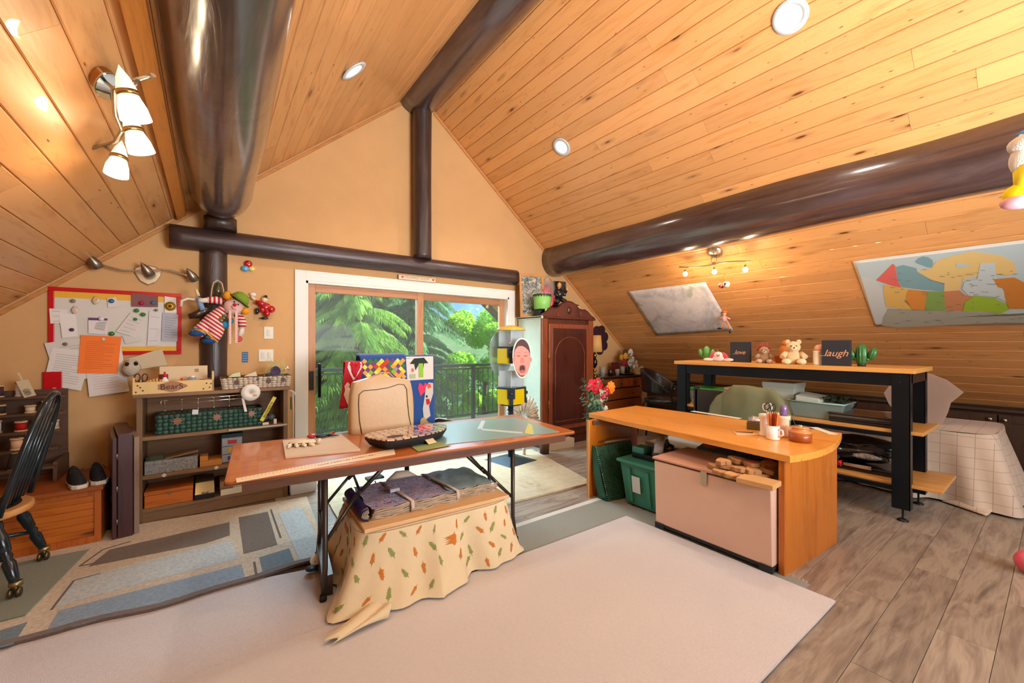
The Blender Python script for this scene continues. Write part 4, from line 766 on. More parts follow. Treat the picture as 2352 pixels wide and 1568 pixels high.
# pale basket
def basket(name, label, loc, w, d, h, m1, m2, leafm, leaves, rz=0, flare=1.06, wires=None):
    t = E(name, label, 'basket', loc, rz); b = B(); rows = 5; nx = int(w/.035); ny = int(d/.035)
    per = [(i/nx, 0, 0) for i in range(nx)]+[(1, j/ny, 1) for j in range(ny)]+[(1-i/nx, 1, 2) for i in range(nx)]+[(0, 1-j/ny, 3) for j in range(ny)]
    nrm = [(0, -1), (1, 0), (0, 1), (-1, 0)]
    for r_ in range(rows):
        for k, (u, v, sd) in enumerate(per):
            f = 1+(flare-1)*r_/rows; ux = (1/nx if sd in (0, 2) else 0)*(1 if sd == 0 else -1); vy = (1/ny if sd in (1, 3) else 0)*(1 if sd == 1 else -1)
            def PT(a, c, z, o_): x, y = (a-.5)*w*f, (c-.5)*d*f; return (x+nrm[sd][0]*o_, y+nrm[sd][1]*o_, z)
            o_ = .004 if (k+r_) % 2 else 0.0; z0, z1 = h*r_/rows+.001, h*(r_+1)/rows-.001
            p0, p1, p2, p3 = PT(u, v, z0, o_), PT(u+ux, v+vy, z0, o_), PT(u+ux, v+vy, z1, o_), PT(u, v, z1, o_); mid = [PT(u+ux/2, v+vy/2, z0, o_+.004), PT(u+ux/2, v+vy/2, z1, o_+.004)]
            b.put([p0, mid[0], p1, p2, mid[1], p3], [(0, 1, 4, 5), (1, 2, 3, 4)], (k+r_) % 2, True)
    o = b.obj('weave', [m1, m2], t, solid=.004); o['kind'] = 'stuff'
    B().box(-w/2*.99, w/2*.99, -d/2*.99, d/2*.99, .0, .006).obj('base', m1, t)
    B().tube([(sx*w/2*flare, sy*d/2*flare, h) for sx, sy in ((-1, -1), (1, -1), (1, 1), (-1, 1))], .006, 8, closed=True).obj('rim', mat(name+'_rim', '#54301f', .6), t)
    for x, z, s in leaves:
        pts = []
        for k in range(16): a = 2*pi*k/16; rr = s*(1 if k % 2 == 0 else .55)*(1.1 if k in (12,) else 1); pts.append((rr*cos(a), rr*sin(a)))
        B().at((x, -d/2*flare-.010, z), (pi/2, 0, 0)).prism(pts, 0, .003).tube([(0, s*.8, 0), (.004, s*1.5, .002)], .0015, 5).obj('leaf_charm', leafm, t)
    return t
basket('pale_basket', 'pale woven basket with brown leaf charms on top of the shelf unit', (SX1-.235, SY0+.12, ZT+.001), .50, .2, .10, mat('bark_pale', '#dccfbc', .8, var=.12, vs=20), mat('bark_pale2', '#cdbda6', .8, var=.12, vs=20), mat('leaf_brown', '#5b3b2c', .5), [(-.155, .06, .026), (.0, .078, .013), (.085, .06, .028), (.2, .065, .024)])
basket('green_basket', 'dark green woven basket with copper leaf charms inside the shelf unit', (SX0+.475, SY0+.15, z_mid+.001), .72, .22, .155, mat('weave_green', '#335549', .6, var=.15, vs=20), mat('weave_green2', '#3a5f51', .6, var=.15, vs=20), mat('leaf_copper', '#a07a68', .3, .6), [(-.23, .10, .04), (.03, .105, .038), (.28, .11, .034)], flare=1.0)
t = tag(B().box(-.02, .02, -.002, 0, -.02, .02).obj('price_tag', mat('tag_white', '#d9dde0', .6), None, (SX0+.36, SY0+.02, z_mid+.165), (0, .1, 0)), 'small white square tag clipped to the green basket', 'tag')
# contents of the pale basket
bx_, by_, bz_ = SX1-.235, SY0+.12, ZT+.10
tag(B().hexa([(-.08, -.03, 0), (.03, -.03, 0), (.03, .0, 0), (-.08, .0, 0), (-.03, -.03, .04), (.02, -.03, .055), (.02, 0, .055), (-.03, 0, .04)]).obj('green_note_pad', mat('pad_green', '#d2ddb0', .6), None, (bx_-.15, by_, bz_-.01)), 'pale green paper wedge sticking out of the pale basket', 'note pad')
tag(B().hexa([(-.07, -.03, 0), (.05, -.03, 0), (.06, .02, 0), (-.07, .02, 0), (-.02, -.03, .03), (.04, -.03, .055), (.05, .02, .045), (-.01, .02, .03)]).obj('paper_wrap', mat('wrap_cream', '#d8d0b4', .6), None, (bx_-.05, by_, bz_-.01)), 'crumpled cream wrapping in the middle of the pale basket', 'paper')
t = E('hand_mirror', 'round mirror with a dark blue frame at the right end of the pale basket', 'mirror', (bx_+.15, by_, bz_+.035), rot=(0, 0, .2)); B().at((0, 0, 0), (pi/2, 0, 0)).tube([(.038*cos(a), .046*sin(a), 0) for a in [2*pi*k/24 for k in range(24)]], .006, 8, closed=True).obj('frame', mat('frame_navy', '#123a78', .3), t); B().at((0, .001, 0), (pi/2, 0, 0)).prism(circle(24, .037, 0, 0, .045), 0, .003).obj('glass', mat('mirror_glass', '#9db3cf', .05, .9), t); B().tube([(-.035, 0, -.01), (-.08, 0, -.022)], .006, 6).obj('handle', mat('frame_navy', '#123a78'), t)
t = E('green_sprig', 'pale lime airy sprig standing behind the pale basket', 'plant', (bx_+.19, by_+.05, bz_)); b = B(); R_ = random.Random(5)
for k in range(170):
    d = Vector((R_.uniform(-.11, .05), R_.uniform(-.04, .04), R_.uniform(.0, .15))); b.blob(d, .0035, 5, 3); 
    if k % 3 == 0: b.tube([(0, 0, 0), d*.6, d], .0008, 3)
o = b.obj('blossom', mat('lime_bloom', '#cdd88a', .7), t); o['kind'] = 'stuff'
t = tag(B().tube([(-.03, 0, 0), (0, 0, .03), (.01, 0, .05), (.03, 0, .0)], .004, 6).obj('silver_clip', mat('silver', '#cfd6da', .15, .9), None, (bx_+.235, by_, bz_+.03)), 'shiny silver clip at the right corner of the pale basket', 'clip')
t = tag(B().tube([(0, 0, 0), (.012, 0, .03), (.0, 0, .05)], .005, 6).obj('plastic_sprout', mat('stem_green', '#7fae4a', .5), None, (bx_+.06, by_+.02, bz_)), 'little green plastic stem in the pale basket', 'stem')
# rail with hooks, ribbon reel, yardstick strip, tag etc.
t = E('hook_rail', 'chrome double wire rail with hanging pins along the front of the shelf unit', 'rail', (SX0, SY0-.028, .955)); CHR = mat('chrome', '#d7d4cc', .12, 1)
B().tube([(.15, 0, .0), (SW-.2, 0, .012)], .0035, 6).tube([(.15, 0, -.03), (SW-.2, 0, -.016)], .0035, 6).tube([(.15, 0, .0), (.145, 0, -.015), (.15, 0, -.03)], .0035, 6).obj('rail_wire', CHR, t)
for k in range(6): B().tube([(.17+k*.105, 0, .006), (.17+k*.105, -.002, -.075)], .0015, 5).blob((.17+k*.105, -.002, -.078), .006, 8, 6).blob((.17+k*.105, -.003, 0), .006, 8, 6).obj('pin', CHR, t)
rp = AY(576, 901, SY0-.05); t = E('ribbon_reel', 'white round ribbon reel with an orange sticker on the shelf front', 'reel', rp, rot=(pi/2, 0, .05)); B().lathe([(.012, 0), (.072, 0), (.072, .003), (.012, .003), (.012, 0)], 32).obj('disc', mat('reel_white', '#e2ddd4', .5), t); B().lathe([(.03, -.02), (.03, -.001)], 20).obj('core', mat('reel_core', '#2c2c30', .5), t); B().box(.015, .045, -.035, -.02, .003, .0038).obj('sticker', mat('sticker_orange', '#e08c1c', .5), t)
B().hexa([(-.066, -.045, -.012), (-.05, -.045, -.012), (-.05, -.045, -.01), (-.066, -.045, -.01), (-.045, -.165, -.012), (-.025, -.165, -.012), (-.025, -.165, -.01), (-.045, -.165, -.01)]).obj('ribbon_tail', mat('ribbon_white', '#ded8cc', .6), t)
yp = AY(618, 935, SY0-.02); t = tag(B().at((0, 0, 0), (0, radians(27), 0)).box(-.015, .015, -.004, 0, -.13, .10).obj('yellow_package', mat('pkg_yellow', '#d9c93c', .45), None, yp), 'yellow packet with black lettering leaning at the right of the shelf', 'packet')
text('lettering', 'GUARANTEE', .026, mat('ink_black', '#1c1a12', .6), t, (-.008, -.005, -.02), (pi/2, radians(27)+pi/2, 0)); text('lettering', 'INVISIBLE', .014, MATS['ink_black'], t, (-.026, -.005, -.015), (pi/2, radians(27)+pi/2, 0))
tag(B().box(-.012, .012, -.012, .012, 0, .045).obj('white_jar', mat('jar_white', '#ddd6c4', .5), None, (SX1-.10, SY0+.02, z_mid+.001), bev=.003), 'small upright white box under the yellow packet', 'box')
tag(B().box(-.025, .025, -.012, .012, 0, .022).obj('white_block', mat('jar_white', '#ddd6c4', .5), None, (SX1-.175, SY0+.02, z_mid+.001), bev=.003), 'small low white block beside the green basket', 'block')
t = tag(B().box(0, .44, -.012, 0, -.006, .006).obj('metal_strip', mat('strip_pale', '#c9bfa8', .35, .3), None, (SX0+.585, SY0-.013, z_mid-.008)), 'pale strip fixed to the edge of the middle shelf', 'strip')
for k in range(3): 
    tag(B().blob((0, 0, .032), (.035, .03, .032), wob=.1).obj('glass_jar', glassy('smoky_glass', '#a9b1b5', .1, .5), None, (SX1-.185+(k-1)*.06*1.0+.02, SY0+.22+.01*k, z_mid+.001)), ['left smoky glass jar behind the green basket end', 'middle smoky glass jar behind the white blocks', 'right smoky glass jar behind the yellow packet'][k], 'jar', 'smoky glass jars on the middle shelf')
# organiser, boxes
ox = AY(533, 1060, SY0+.05).x; t = E('drawer_organiser', 'grey plastic organiser with a dark green lid and coloured labels in the shelf unit', 'organiser', (ox, SY0+.18, z_low+.001)); GP = mat('grey_plastic', '#9aa5ae', .4)
B().box(-.075, .075, -.11, .10, 0, .215).obj('body', GP, t, bev=.005)
for i, (z, c, nm) in enumerate(((.145, '#b8322e', 'red'), (.075, '#d8a828', 'yellow'), (.005, '#2c3f9a', 'blue'))):
    d_ = B().box(-.072, .072, -.122, -.108, z, z+.064).obj('drawer', GP, t, bev=.004); B().box(-.03, .035, -.126, -.122, z+.018, z+.05).obj('label_plate', mat('lbl_'+nm, c, .35), d_)
B().box(-.08, .08, -.12, .115, .215, .25).obj('lid', mat('dark_green_plastic', '#1d3b36', .35), t, bev=.012); B().tube([(-.05, 0, .25), (-.04, 0, .27), (.04, 0, .27), (.05, 0, .25)], .009, 8).obj('handle', mat('black_plastic', '#17191c', .35), t)
t = tag(B().box(0, .33, 0, .24, 0, .105).obj('sparkly_box', mat('grey_glitter', '#8f9498', .5, var=.5, vs=60), None, (SX0+.045, SY0+.02, z_low+.001), (0, 0, 0), bev=.002), 'long grey speckled box on the second shelf', 'box')
tag(B().hexa([(0, 0, 0), (.11, 0, 0), (.11, .1, 0), (0, .1, 0), (0, 0, .03), (.11, 0, .035), (.11, .1, .035), (0, .1, .03)]).obj('green_glass_tray', mat('green_glass', '#26371c', .15, coat=.7), None, (SX0+.05, SY0+.03, z_low+.108)), 'small dark green tray on the speckled box', 'tray')
tag(B().hexa([(0, 0, .0), (.21, 0, .03), (.21, .12, .03), (0, .12, 0), (0, 0, .01), (.21, 0, .043), (.21, .12, .043), (0, .12, .01)]).obj('wooden_ruler', SH, None, (SX0+.17, SY0+.02, z_low+.107)), 'brown wooden slat leaning on the speckled box', 'slat')
tag(B().box(0, .15, 0, .2, 0, .045).obj('pine_block', mat('pine_block_m', '#cf8d46', .6), None, (SX0+.39, SY0+.03, z_low+.001), bev=.002), 'flat lower pine block right of the speckled box', 'block')
tag(B().box(0, .055, 0, .12, 0, .04).obj('pine_block', mat('pine_block_m', '#cf8d46', .6), None, (SX0+.39, SY0+.04, z_low+.047), bev=.002), 'small pine block stacked on the lower pine block', 'block')
t = E('pine_box', 'orange pine box with a clasp on the bottom shelf', 'box', (SX0+.045, SY0+.01, .116)); B().box(0, .30, 0, .28, 0, .095).obj('body', PINEO, t, bev=.003); B().box(-.002, .302, -.003, .28, .097, .125).obj('lid', PINEO, t, bev=.003); B().box(.145, .16, -.008, -.003, .085, .11).obj('clasp', CHR, t)
t = E('metal_case', 'shiny champagne metal case with a black base on the bottom shelf', 'case', (SX0+.355, SY0-.01, .116)); B().box(0, .135, 0, .22, 0, .04).obj('base', mat('black_plastic', '#17191c'), t, bev=.004); B().hexa([(0, 0, .042), (.135, 0, .042), (.135, .22, .042), (0, .22, .042), (.004, .06, .13), (.131, .06, .13), (.131, .22, .15), (.004, .22, .15)]).obj('lid', mat('champagne_metal', '#b8aa86', .18, .85), t, bev=.004); B().tube([(.05, -.0, .055), (.06, -.012, .065), (.08, -.012, .065), (.09, 0, .055)], .004, 6).obj('clasp', CHR, t)
t = E('book_stack', 'cream and brown boxes stacked at the right of the bottom shelf', 'box', (SX0+.53, SY0-.005, .116)); B().box(.0, .22, 0, .22, 0, .05).obj('lower_box', mat('box_cream', '#d5cdb4', .6), t, bev=.002); B().box(-.005, .09, .0, .2, .052, .115).obj('upper_box', SH, t, bev=.002); B().box(.23, .33, .02, .22, 0, .07).obj('side_box', mat('box_tan', '#b59a74', .6), t, bev=.002)
t = tag(B().lathe([(.016, 0), (.018, .05), (.012, .06), (.012, .085), (0, .086)], 14).obj('small_bottle', glassy('clear_bottle', '#cfd8ea', .1, .5), None, (SX1-.10, SY0+.15, z_low+.001)), 'small clear bottle at the right end of the second shelf', 'bottle')
# tablecloth-like cord and white bin beside the shelf
tag(B().tube([(0, 0, .95), (.005, 0, .8), (.002, 0, .55), (.0, .0, .35), (.01, 0, .02)], .004, 6).tube([(-.03, 0, .97), (0, 0, .96), (.02, 0, .94), (.0, 0, .92)], .006, 6).obj('hanging_string', mat('cord_white', '#e6e6e6', .5), None, (SX1+.05, SY0+.05, 0)), 'white cord hanging down beside the shelf unit', 'cord')
tag(B().box(-.003, .003, -.015, .04, 0, .12).obj('green_card', mat('card_green', '#1e8a5a', .5), None, (SX1+.045, SY0+.12, .78)), 'green card hanging behind the white cord', 'card')
t = E('white_bin', 'white plastic bin on the floor right of the shelf unit', 'bin', (SX1+.14, SY0+.10, 0)); B().hexa([(-.12, -.12, 0), (.10, -.12, 0), (.10, .12, 0), (-.12, .12, 0), (-.14, -.14, .32), (.12, -.14, .32), (.12, .14, .32), (-.14, .14, .32)]).obj('body', mat('bin_white', '#d6dade', .45), t, bev=.01); B().box(-.15, .13, -.15, .15, .32, .345).obj('lid', mat('bin_white', '#d6dade'), t, bev=.008)
B().box(-.06, .04, -.136, -.128, .1, .26).obj('recess', mat('bin_shade', '#c2c8ce', .5), t, bev=.003)
# ================================================================ folding table
TT = wood('table_laminate', '#b9682f', '#9a4e22', 'X', .7, 0, .28, .02, bump=.05, coat=.4); TE = wood('table_edge', '#6b4430', '#4b2f22', 'X', 1, 0, .35, .02); TM = mat('table_steel', '#4c4440', .35, .7)
TC = Vector((1.173, 2.72, .02)); TA = -.0785; TZ = .745-.02
ft = E('folding_table', 'long brown wood-grain folding table with dark metal legs in the middle of the room', 'table', TC, TA)
def TL(p):  # world -> table local
    d = p-TC; c, s = cos(-TA), sin(-TA); return Vector((d.x*c-d.y*s, d.x*s+d.y*c, d.z))
B().prism(rrect(2.18, .88, .03), TZ-.022, TZ).obj('tabletop', TT, ft, bev=.004)
B().prism(rrect(2.184, .884, .03), TZ-.019, TZ-.012).obj('edge_band', TE, ft)
B().box(-1.02, 1.02, -.40, -.37, TZ-.075, TZ-.022).box(-1.02, 1.02, .37, .40, TZ-.075, TZ-.022).box(-1.02, -.99, -.37, .37, TZ-.075, TZ-.022).box(.99, 1.02, -.37, .37, TZ-.075, TZ-.022).obj('apron', TE, ft, bev=.003)
def leg_set(x0, x1, yf, yr, s):
    for x, y in ((x0, yf), (x1, yr)):
        B().tube([(x, y, TZ-.03), (x, y, .17), (x-.012*s, y-.02 if y < 0 else y+.02, .0)], .0145, 10).obj('leg', TM, ft)
        B().lathe([(.0, 0), (.019, 0), (.017, .03), (0, .03)], 12).obj('foot', mat('rubber_foot', '#161616', .7), ft, (x-.012*s, y-.02 if y < 0 else y+.02, 0))
    B().tube([(x0, yf, .30), (x1, yr, .30)], .011, 8).tube([(x0, yf, .62), (x1, yr, .62)], .011, 8).obj('crossbar', TM, ft)
    xm = (x0+x1)/2+.42*s
    for x, y in ((x0, yf), (x1, yr)): B().tube([(x, y, .30), (x+.20*s, y*.8+.02, .52)], .010, 8).tube([(x+.17*s, y*.8+.02, .48), (xm, y*.62, TZ-.03)], .013, 8).obj('brace', TM, ft)
    B().tube([(x0+.2*s, yf*.8, .51), (x1+.2*s, yr*.8, .51)], .008, 8).obj('brace_link', TM, ft)
leg_set(-.642, -.61, -.375, .10, 1); leg_set(.575, .655, -.36, .13, -1)
lp_ = B().prism([(-.655, -.36), (-.60, -.36), (-.58, .08), (-.63, .08)], .0, .11); lp_.obj('end_plate', mat('steel_plate', '#5d5250', .3, .7), ft)
# ruler strip, mats, board, tools, bag, lap desk on the table
def onT(px, py, z=.746): return AZ(px, py, z)
def slab(name, pxs, z0, h, m, label, cat, bev=.002, extra=None):
    p = [AZ(x, y, z0+h) for x, y in pxs]; c = sum(p, Vector())/len(p)
    o = B().prism([(q.x-c.x, q.y-c.y) for q in p], 0, h).obj(name, m, None, (c.x, c.y, z0), bev=bev); tag(o, label, cat); return o, c, p
o, c, p = slab('yardstick', [(541, 1098), (905, 1030), (908, 1042), (543, 1107)], .7455, .003, mat('maple_stick', '#ead2ae', .5), 'pale wooden yardstick lying along the front edge of the folding table', 'ruler')
b = B()
for k in range(46):
    u = .03+.94*k/46; a = p[0].lerp(p[1], u)-c; e = p[3].lerp(p[2], u)-c; m_ = a.lerp(e, .45 if k % 4 else .7); n_ = Vector((.0012, 0, 0)); b.put([(a.x, a.y, .0031), (a.x+.0012, a.y, .0031), (m_.x+.0012, m_.y, .0031), (m_.x, m_.y, .0031)], [(3, 2, 1, 0)])
b.obj('markings', mat('mark_brown', '#8d6f50', .6), o)
text('lettering', 'HOME HARDWARE  LUMBER YARD', .02, MATS['mark_brown'], o, (.12, .008, .0033), (0, 0, atan2((p[1]-p[0]).y, (p[1]-p[0]).x)))
q = N('cutting_mat'); v = q.coord((1, 1, 1)); br = q.n('TexBrick'); br.offset = 0; br.inputs['Scale'].default_value = 22; br.inputs['Mortar Size'].default_value = .012; br.inputs['Brick Width'].default_value = .5; br.inputs['Row Height'].default_value = .5
br.inputs['Color1'].default_value = hx('#7d9c98'); br.inputs['Color2'].default_value = hx('#7d9c98'); br.inputs['Mortar'].default_value = hx('#a9beb6'); q.l(v, br.inputs['Vector']); q.l(br.outputs[0], q.b.inputs['Base Color']); q.set(Roughness=.3)
o, c, p = slab('cutting_mat', [(952, 1028), (1285, 991), (1182, 957), (905, 984)], .7455, .003, q.m, 'grey-green gridded cutting mat on the right half of the folding table', 'mat')
B().hexa([((p[i]-c).x, (p[i]-c).y, .003) for i in (0, 0, 0, 0)]+[((p[i]-c).x, (p[i]-c).y, .003) for i in (0, 0, 0, 0)])
def strip(px, col, nm, root, c, z=.7490):
    w = [AZ(x, y, z) for x, y in px]; B().prism([(a.x-c.x, a.y-c.y) for a in w], .0032, .0042).obj(nm, mat('strip_'+nm, col, .4), root)
strip([(1205, 994), (1222, 998), (1226, 995), (1222, 975), (1213, 972)], '#c9c96a', 'yellow_tape', o, c); strip([(1096, 985), (1107, 985), (1115, 966), (1106, 966)], '#c4d6d8', 'pale_tape', o, c); strip([(1107, 984), (1200, 992), (1200, 996), (1107, 988)], '#b9cfc8', 'pale_stripe', o, c)
o, c, p = slab('green_sheet', [(945, 1026), (1005, 1014), (1035, 1022), (960, 1036)], .7492, .0015, mat('olive_sheet', '#8d9a5a', .6), 'small olive green sheet sticking out under the lap desk', 'sheet', 0)
o, c, p = slab('craft_board', [(655, 1048), (828, 1031), (783, 996), (649, 1011)], .7455, .014, mat('craft_beige', '#cdb79b', .7, var=.05), 'beige square board under the white glove on the folding table', 'board')
g = E('work_glove', 'crumpled off-white work glove with black edging on the beige board', 'glove', AZ(695, 1020, .762), -.2); GLM = mat('glove_cream', '#ded0b2', .85, bump=.5)
B().blob((0, 0, .012), (.085, .05, .016), 18, 8, wob=.3).obj('palm', GLM, g)
for k in range(4): B().tube([(-.06+.035*k, -.03, .008), (-.075+.04*k, -.055, .010), (-.07+.045*k, -.075, .008)], [.012, .012, .009], 8).obj('finger', GLM, g)
B().tube([(.07, .01, .01), (.1, -.01, .02), (.09, -.03, .012)], [.013, .012, .009], 8).obj('thumb', GLM, g); B().tube([(-.06, -.042, .014), (-.02, -.05, .016), (.03, -.05, .014), (.06, -.042, .012)], .0035, 6).obj('edging', mat('edging_dark', '#2a2420', .7), g)
g = tag(B().blob((0, 0, .012), (.03, .022, .013), wob=.2).tube([(.02, 0, .01), (.04, -.005, .008)], .006, 6).obj('red_clip', mat('tool_red', '#b3222c', .35), None, AZ(716, 1005, .762)), 'small red tool tucked against the glove', 'tool')
g = E('pruning_pliers', 'black handled pliers with red grips on the beige board', 'pliers', AZ(748, 1004, .762), .2)
B().tube([(-.05, .02, .01), (-.03, .045, .012), (0, .03, .012), (.02, .01, .01)], .009, 8).tube([(-.05, .02, .01), (-.04, -.0, .01), (-.01, -.005, .01), (.02, .01, .01)], .008, 8).obj('black_grip', mat('grip_black', '#1d2026', .4), g); B().tube([(.02, .015, .01), (.08, .05, .012)], .009, 8).obj('red_grip', mat('tool_red', '#b3222c'), g); B().tube([(.02, .01, .01), (.05, -.02, .01), (.075, -.04, .006)], [.009, .007, .003], 6).obj('jaws', mat('steel_dark', '#5a5c60', .3, .9), g)
# machine cover bag
bp = onT(806, 1000); bg = E('machine_cover', 'beige soft sewing machine cover with brown piping on the folding table', 'cover', bp, -.10); BGM = mat('beige_vinyl', '#c9ab83', .45, var=.05, vs=4, bump=.15, bs=30)
bw, bd, bh = .475, .19, .375
def shell(u, v):   # u round the outline, v up
    a = 2*pi*u; sx = math.copysign(abs(cos(a))**.45, cos(a)); sy = math.copysign(abs(sin(a))**.45, sin(a)); t = v
    pin = 1-.03*t-.10*t**5; top = bh*(1+.03*sin(pi*(sx*.5+.5))*t)
    return (bw/2+sx*bw/2*pin*(1+.02*sin(pi*t)), bd/2+sy*bd/2*(pin*(1-.22*t)+.05*sin(pi*t)), top*min(t*1.04, 1))
b = B(); b.grid(shell, 56, 16)
def topcap(u, v):
    a = 2*pi*u; x, y, z = shell(u, 1); cx_, cy_ = bw/2, bd/2; k = 1-v; r_ = (1-k*k)*.045; hump = .028*math.exp(-((x-cx_+.05)/.14)**2)
    return (cx_+(x-cx_)*k, cy_+(y-cy_)*k, z+r_*.5+hump*(1-k**2))
b.grid(topcap, 56, 6); b.obj('body', BGM, bg)
def onshell(x, z, off=-.004):  # point on the front face
    u_ = (x-bw/2)/(bw/2); t = min(1, z/bh); pin = 1-.03*t-.10*t**5; return (x, bd/2-bd/2*(pin*(1-.22*t)+.05*sin(pi*t))*min(1, (1-min(.999, abs(u_))**5)**.3)+off, z)
pp = [(.075, .005), (.06, .10), (.055, .22), (.06, .29), (.09, .315), (.18, .318), (.27, .328), (.35, .35), (.39, .345), (.41, .31), (.415, .2), (.425, .10), (.44, .03)]
B().tube([onshell(x, z) for x, z in pp], .003, 6).obj('piping', mat('piping_brown', '#3b241a', .4), bg)
B().tube([(.19, bd/2, bh+.035), (.22, bd/2-.01, bh+.065), (.29, bd/2-.01, bh+.06), (.33, bd/2, bh+.02)], .009, 8, flat=.5).obj('handle', BGM, bg)
# lap desk
lp0 = AZ(938, 996, .80); ld = E('lap_desk', 'lap desk with a brown and pink honeycomb top on the cutting mat', 'lap desk', (lp0.x, lp0.y, .7500), .12)
out = [(-.27, .02), (-.24, -.11), (-.20, -.155), (-.10, -.165), (.08, -.155), (.20, -.12), (.30, -.02), (.32, .04), (.26, .13), (.15, .165), (.0, .15), (-.10, .16), (-.22, .14), (-.27, .09)]
def smooth(p, k=3):
    for _ in range(k):
        p = [((p[i][0]*.75+p[(i+1) % len(p)][0]*.25, p[i][1]*.75+p[(i+1) % len(p)][1]*.25), (p[i][0]*.25+p[(i+1) % len(p)][0]*.75, p[i][1]*.25+p[(i+1) % len(p)][1]*.75)) for i in range(len(p))]; p = [x for y in p for x in y]
    return p
os_ = smooth(out, 2)
qh = N('honeycomb_top'); v = qh.coord((1, 1.25, .01)); vo = qh.n('TexVoronoi', feature='DISTANCE_TO_EDGE'); vo.inputs['Scale'].default_value = 19; vo.inputs['Randomness'].default_value = .45; qh.l(v, vo.inputs['Vector']); vc = qh.n('TexVoronoi'); vc.inputs['Scale'].default_value = 19; vc.inputs['Randomness'].default_value = .45; qh.l(v, vc.inputs['Vector'])
cc = qh.ramp(vc.outputs['Color'], [(.0, '#c99a86'), (.4, '#d8bfa0'), (.7, '#d79a8a')], 'CONSTANT'); qh.l(qh.mix(qh.ramp(vo.outputs[0], [(.10, '#000000'), (.12, '#ffffff')]), '#3b241c', cc), qh.b.inputs['Base Color']); qh.set(Roughness=.12, Coat_Weight=.8); HONEY = qh.m
b = B(); n = len(os_); rings = [(0.72, 0), (.9, .008), (1.0, .045), (.995, .058)]
vs = [(x*s, y*s, z) for s, z in rings for x, y in os_]; b.put(vs, [tuple(range(n-1, -1, -1))]+[(i*n+j, i*n+(j+1) % n, (i+1)*n+(j+1) % n, (i+1)*n+j) for i in range(3) for j in range(n)], 0, True); b.obj('cushion', mat('black_cushion', '#1f1d20', .7, bump=.3), ld)
B().prism([(x*1.01, y*1.01) for x, y in os_], .058, .066).obj('top_panel', HONEY, ld, bev=.003)
B().prism([(-.135+.055*cos(a), -.075+.035*sin(a)) for a in [2*pi*k/24 for k in range(24)]], .0662, .0672).obj('cup_recess', mat('recess_dark', '#1a1210', .4), ld)
B().hexa([(.045, -.18, .002), (.115, -.165, .002), (.10, -.135, .03), (.035, -.145, .03), (.045, -.184, .004), (.115, -.169, .004), (.10, -.135, .034), (.035, -.145, .034)]).obj('fabric_tab', mat('tab_cream', '#cdb98e', .7), ld)
# ================================================================ box under the table with the leaf cloth
BX0, BX1, BY0, BY1, BZ = .66, 1.62, 2.19, 2.80, .375
BXC, BYC = (BX0+BX1)/2, (BY0+BY1)/2
bx = E('cloth_covered_box', 'low box under the folding table covered by a cream leaf-printed cloth', 'box', (BXC, BYC, .02), -.05)
B().box(-.41, .41, -.23, .23, 0, BZ-.035).obj('box_body', mat('dark_box', '#4a3b30', .7), bx)
hw, hd = .485, .305
_tab = []; _n = 2000; _acc = 0; _pv = None
for _i in range(_n+1):
    _a = 2*pi*_i/_n; _c, _s = cos(_a), sin(_a); _p = (math.copysign(abs(_c)**.32, _c)*.56, math.copysign(abs(_s)**.32, _s)*.38)
    if _pv: _acc += math.dist(_p, _pv)
    _tab.append(_acc); _pv = _p
import bisect
def cloth(u, v, off=0):
    tg = (u % 1)*_acc; _i = max(1, bisect.bisect_left(_tab, tg)); a = 2*pi*(_i-1+(tg-_tab[_i-1])/max(1e-9, _tab[min(_i, _n)]-_tab[_i-1]))/_n
    c_, s_ = cos(a), sin(a); k = .32; ex, ey = math.copysign(abs(c_)**k, c_), math.copysign(abs(s_)**k, s_); a = 2*pi*u
    t = v; fold = (.026*sin(a*7+1)+.020*sin(a*12+2)+.010*sin(a*21))*t*1.1
    left = max(0, -ex)*max(0, -ey); fl = .06+.13*t*(.6+.4*sin(a*3+.6))+.10*left*t**2.0
    ox = ex*(hw+fl*t*.75+fold*.8+off); oy = ey*(hd+fl*t*.75+fold+off)
    z = (BZ-.02)-(BZ-.032)*t**1.1*(1-.0*fold)
    if t > .93: ox += .02*(t-.93)/.07*ex
    return Vector((ox, oy, max(.004, z-.008*sin(a*9)*t*(1-t)*4)))
CL = mat('leaf_cloth', '#e3cfa6', .85, var=.03, bump=.3, bs=220, sheen=.3)
b = B(); b.grid(lambda u, v: cloth(u, v**.9), 120, 22)
b.grid(lambda u, v: Vector((cloth(u, 0).x*(1-v), cloth(u, 0).y*(1-v), BZ-.018)), 120, 4); o = b.obj('leaf_cloth', CL, bx)
